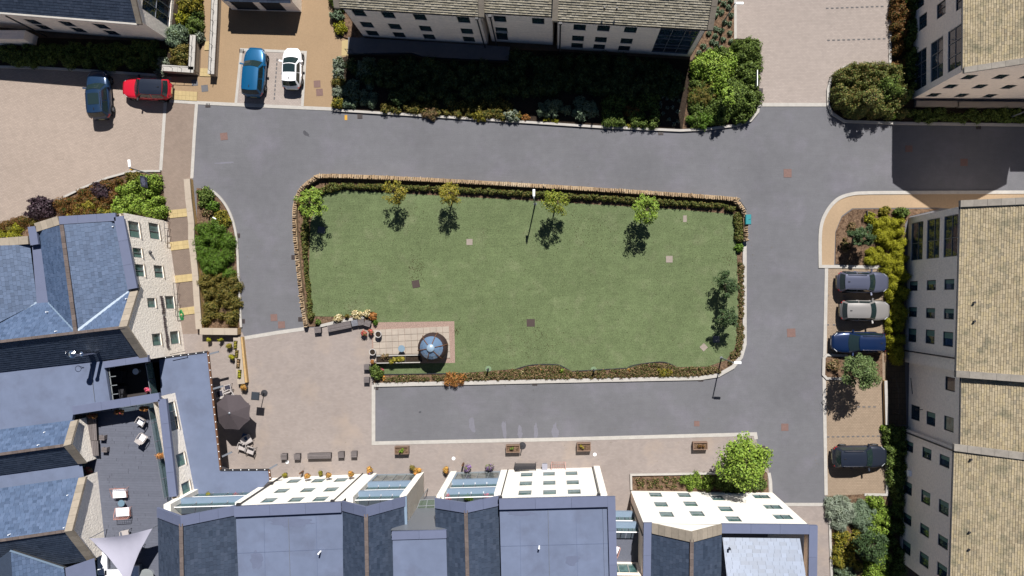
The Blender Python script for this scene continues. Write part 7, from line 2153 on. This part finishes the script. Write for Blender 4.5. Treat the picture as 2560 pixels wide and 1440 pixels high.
# round garden pod with glass dome
c = P(1087, 866); r = empty('garden_pod', (c.x, c.y, .1), 'round timber garden pod with glazed dome on the patio', 'garden pod')
R0_ = 1.22
mb = MB(); prof = [(R0_ * .86, .05), (R0_ * .97, .35), (R0_, .8), (R0_ * .97, 1.2), (R0_ * .9, 1.45), (R0_ * .77, 1.66)]
for i in range(len(prof) - 1):
    n = 24
    a = [(c.x + prof[i][0] * math.cos(2 * PI * k / n), c.y + prof[i][0] * math.sin(2 * PI * k / n), .1 + prof[i][1]) for k in range(n)]
    b = [(c.x + prof[i + 1][0] * math.cos(2 * PI * k / n), c.y + prof[i + 1][0] * math.sin(2 * PI * k / n), .1 + prof[i + 1][1]) for k in range(n)]
    mb.loft(a, b, caps=False)
mb.build('drum', mat('pod_timber', A(66, 50, 50), .7, .3, var=.2, vscale=8), r, smooth=True)
mb = MB(); n = 24
mb.poly([(c.x + R0_ * .9 * math.cos(2 * PI * k / n), c.y + R0_ * .9 * math.sin(2 * PI * k / n), .16) for k in range(n)]); mb.build('floor', M_TIMB, r)
mb = MB(); mb.lathe((c.x, c.y, .16), [(R0_ * .84, 0), (R0_ * .84, .42), (R0_ * .5, .42), (R0_ * .5, 0)], 24, cap=False); mb.build('bench', mat('pod_bench', A(90, 70, 66), .8, .2), r)
mb = MB(); mb.lathe((c.x, c.y, .16), [(.3, .55), (.3, .6), (.04, .62)], 16); mb.build('table', M_TTOP, r)
for k in range(6):
    a0, a1 = 2 * PI * k / 6 + .2, 2 * PI * (k + 1) / 6 + .2
    mb = MB(); pr = [(R0_ * .78, 1.74), (R0_ * .55, 2.0), (.28, 2.2)]; m_ = 4
    for i in range(2):
        for s in range(m_):
            b0, b1 = lerp(a0 + .03, a1 - .03, s / m_), lerp(a0 + .03, a1 - .03, (s + 1) / m_)
            mb.poly([(c.x + pr[i][0] * math.cos(b0), c.y + pr[i][0] * math.sin(b0), pr[i][1]), (c.x + pr[i][0] * math.cos(b1), c.y + pr[i][0] * math.sin(b1), pr[i][1]), (c.x + pr[i + 1][0] * math.cos(b1), c.y + pr[i + 1][0] * math.sin(b1), pr[i + 1][1]), (c.x + pr[i + 1][0] * math.cos(b0), c.y + pr[i + 1][0] * math.sin(b0), pr[i + 1][1])])
    mb.build('dome_pane', mat('pod_glass', B(140, 172, 210), .06, .6, trans=(.2, (.7, .85, .98))), r)
    mb = MB(); mb.tube([(c.x + R0_ * 1.04 * math.cos(a0), c.y + R0_ * 1.04 * math.sin(a0), 1.0), (c.x + R0_ * .9 * math.cos(a0), c.y + R0_ * .9 * math.sin(a0), 1.6), (c.x + R0_ * .62 * math.cos(a0), c.y + R0_ * .62 * math.sin(a0), 1.98), (c.x + .26 * math.cos(a0), c.y + .26 * math.sin(a0), 2.24)], .035, 6); mb.build('rib', M_TIMBB, r)
mb = MB(); mb.lathe((c.x, c.y, 2.2), [(.3, 0), (.34, .04), (.28, .14), (.14, .2), (.02, .22)], 20); mb.build('cap', mat('pod_cap', B(176, 204, 230), .35, .5), r, smooth=True)

# pots and flowers
def pot(label, px, r_, h, m_pot, m_plant, z=0.02, plant_h=.35, pr=None, n=4, group='flower pots', leaf=.09, name='flower_pot'):
    c = P(px[0], px[1], z); r = empty(name, (c.x, c.y, z), label, 'flower pot', group)
    mb = MB(); mb.lathe((c.x, c.y, z), [(r_ * .7, 0), (r_ * .95, h * .8), (r_, h * .82), (r_, h), (r_ * .82, h), (r_ * .8, h * .85), (.01, h * .85)], 16); mb.build('pot', m_pot, r, smooth=False)
    if m_plant:
        pr = pr or r_
        lump_foliage('plant', [(c.x + random.uniform(-.5, .5) * pr, c.y + random.uniform(-.5, .5) * pr, pr * .7, plant_h * random.uniform(.7, 1.1)) for _ in range(n)], m_plant, leaf, 230, parent=r, z0=z + h * .85)
    else:
        mb = MB(); mb.lathe((c.x, c.y, z + h * .87), [(r_ * .78, 0), (.02, .02)], 14); mb.build('soil', M_SOILD, r)
    return r
pot('large white round pot by the upper left of the patio', (949, 835), .28, .55, M_POT, None, .1)
pot('large white round pot by the lower left of the patio', (935, 879), .28, .55, M_POT, None, .1)
pot('pot of red flowers left of the patio corner', (912, 834), .2, .4, M_POTD, F_RED, .02, .3, .28)
pot('white pot of mixed flowers at the patio corner', (930, 828), .18, .5, M_POT, F_RED, .02, .25, .22)
pot('white pot with red leaves at the south-west patio corner', (934, 902), .18, .4, M_POT, L_ORANGE, .1, .2, .2)
r = empty('patio_planter_box', P(1000, 897), 'long dark planter box along the south side of the patio', 'planter')
a = P(946, 897); b = P(1054, 895); rz = math.atan2((b - a).y, (b - a).x); mid = (a + b) / 2
for s in (-1, 1):
    mb = MB(); mb.box((mid.x - math.sin(rz) * s * .3, mid.y + math.cos(rz) * s * .3, .38), (3.6, .06, .62), rz); mb.build('side_board', M_TIMBG, r)
    mb = MB(); mb.box((mid.x - math.sin(rz) * s * .3, mid.y + math.cos(rz) * s * .3, .705), (3.6, .07, .025), rz); mb.build('rim', M_KERB, r)
for t in (0, .66, 1):
    q = lerp(a, b, t); mb = MB(); mb.box((q.x, q.y, .38), (.06, .55, .62), rz); mb.build('end_board', M_TIMBG, r)
mb = MB(); mb.box((mid.x, mid.y, .56), (3.5, .52, .04), rz); mb.build('soil', M_SOILD, r)
lump_foliage('plant', [(P(x, y).x, P(x, y).y, .22, .35) for x, y in ((990, 898), (1000, 896), (1010, 896), (983, 903))], L_GOLD, .12, 180, parent=r, z0=.58)
lump_foliage('dry_plant', [(P(x, y).x, P(x, y).y, .2, .3) for x, y in ((972, 888), (962, 890))], L_DRY, .13, 150, parent=r, z0=.58)
for (x, y, m, lb, rr_) in ((716, 1184, L_GOLD, 'yellow-green potted plant at the left end of the white block', .16), (804, 1180, L_GOLD, 'yellow-green potted plant above the hanging baskets', .16), (527, 848, L_YELG, 'left of two small yellow-green plants by the corner wall', .14), (556, 848, L_YELG, 'right of two small yellow-green plants by the corner wall', .14), (577, 863, L_GOLD, 'upper leafy plant beside the planting trough', .18), (584, 890, L_YELG, 'lower leafy plant beside the planting trough', .18), (616, 968, F_ORA, 'pot of orange flowers at the end of the trough wall', .24), (927, 1172, F_ORA, 'tall pot with yellow and red flowers at the gable pier', .22), (929, 1182, F_PURP, 'purple flower pot beside the left gable pier', .16), (1034, 1168, L_OLIVE, 'olive potted bush beside the right gable pier', .2), (1046, 1176, F_ORA, 'pot of orange flowers at the right gable pier', .24), (1118, 1172, F_ORA, 'pot of orange flowers at the middle gable pier', .22), (1170, 1169, F_PURP, 'left of two round lavender pots by the middle gable', .26), (1225, 1165, F_PURP, 'right of two round lavender pots by the middle gable', .26)):
    pot(lb, (x, y), rr_ * .9, .42, M_POTD, m, .02, .32, rr_ * 1.25)
for (x, y, m, lb) in ((768, 1193, F_ORA, 'left orange hanging basket on the white block'), (820, 1191, F_ORA, 'middle orange hanging basket on the white block'), (878, 1189, F_ORA, 'right orange hanging basket on the white block')):
    c = P(*ground(x, y + 4, 2.0)); r = empty('hanging_basket', (c.x, c.y + .25, 1.9), lb, 'hanging basket', 'hanging baskets')
    mb = MB(); mb.lathe((c.x, c.y + .25, 1.75), [(.05, 0), (.18, .1), (.22, .22)], 12); mb.build('basket', M_TIMBB, r)
    lump_foliage('flowers', [(c.x + random.uniform(-.12, .12), c.y + .25 + random.uniform(-.12, .12), .17, .22) for _ in range(4)], m, .09, 260, parent=r, z0=1.92)
    mb = MB(); mb.tube([(c.x, c.y - .1, 2.4), (c.x, c.y + .25, 2.45), (c.x, c.y + .25, 2.0)], .012, 5); mb.build('bracket', M_DARKM, r)
for (x, y, m, lb) in ((231, 1040, F_RED, 'left red flower box on the terrace balustrade'), (297, 1030, F_RED, 'middle red flower box on the terrace balustrade'), (360, 1021, F_RED, 'right red flower box on the terrace balustrade'), (401, 1139, L_ORANGE, 'dry brown plant pot on the east terrace balustrade')):
    c = P(x, y, 5.3); r = empty('flower_box', (c.x, c.y, 5.0), lb, 'flower box', 'terrace flower boxes')
    mb = MB(); mb.box((c.x, c.y, 5.15), (.55, .24, .24), .1); mb.build('box', M_TIMBB, r)
    lump_foliage('flowers', [(c.x + s * .18, c.y, .2, .28) for s in (-1, 0, 1)], L_ORANGE if m is F_RED else m, .1, 180, parent=r, z0=5.2)
    if m is F_RED: lump_foliage('red_blooms', [(c.x + s * .17, c.y + random.uniform(-.1, .1), .09, .3) for s in (-1, .2, 1)], F_RED, .09, 300, parent=r, z0=5.22)
pot('pot of bright mixed flowers at the west edge of the roof terrace', (230, 1174), .2, .4, M_POTD, F_RED, 4.3, .3, .27)
pot('flower pot in the sunken roof court', (376, 973), .18, .4, M_POTD, F_PINK, 3.0, .3, .22)
for (x, y, z, m, lb) in ((1120, 1245, 6.0, F_PINK, 'pink balcony flowers at the left of the middle gable'), (1220, 1242, 6.0, F_PINK, 'pink balcony flowers at the right of the middle gable'), (1172, 1244, 6.0, L_GREEN, 'trailing green balcony plants in the middle gable'), (527, 1238, 3.1, L_GOLD, 'green balcony plant in the left gable'), (590, 1237, 3.1, F_PINK, 'pink balcony plant in the left gable')):
    pot(lb, (x, y), .2, .3, M_POTD, m, z, .25, .3, name='balcony_pot')

# ================================================================== litter on the lawn and paving
def litter(name, spots, m, z, size=.07, label=None):
    cs = []
    for (x, y, r, n) in spots:
        c = P(x, y); g = rng.normal(0, 1, (n, 2)) * (r / 30 * .5)
        cs.append(np.stack([c.x + g[:, 0], c.y + g[:, 1], np.full(n, z) + rng.uniform(0, .006, n)], 1))
    cs = np.concatenate(cs)
    v, q = leaf_quads(cs, np.tile(np.array([0, 0, 1.0]), (len(cs), 1)), size, .7, .12)
    return np_mesh(name, v, q, m, None, label, 'leaf litter', kind='stuff')
M_LITT = mat('leaf_litter', A(72, 66, 46), .9, .1, isl_cols=[A(52, 54, 36), A(92, 84, 58), A(70, 72, 44)])
lawn_w = G(lawn_px)
pts = []
while len(pts) < 900:
    x, y = random.uniform(780, 1845), random.uniform(480, 930)
    w_ = P(x, y)
    if in_poly(w_.x, w_.y, lawn_w): pts.append((x, y, 4, 1))
litter('leaf_litter', pts + [(1042, 668, 26, 90), (1040, 700, 20, 40), (1340, 850, 60, 160), (1300, 880, 60, 80), (1110, 560, 30, 40), (1500, 590, 60, 120), (1290, 480, 40, 50), (1440, 570, 50, 60), (1040, 560, 60, 60), (880, 770, 40, 80), (1140, 830, 12, 60), (1820, 650, 20, 60)], M_LITT, .058, .075, 'scattered dark leaf litter and bare specks over the lawn')
M_LITP = mat('paving_litter', A(120, 104, 84), .9, .1, isl_cols=[A(96, 84, 66), A(150, 136, 110), A(112, 104, 78)])
litter('leaf_litter', [(2140, 1225, 60, 30), (2180, 1040, 40, 25), (1700, 1150, 160, 60), (1450, 1150, 160, 50), (760, 1160, 120, 40), (2050, 1150, 40, 12), (2215, 160, 12, 20), (2212, 640, 14, 20), (1890, 640, 40, 12), (1500, 340, 300, 40), (660, 600, 60, 14)], M_LITP, .034, .06, 'few dry leaves blown over the paving and road edges')
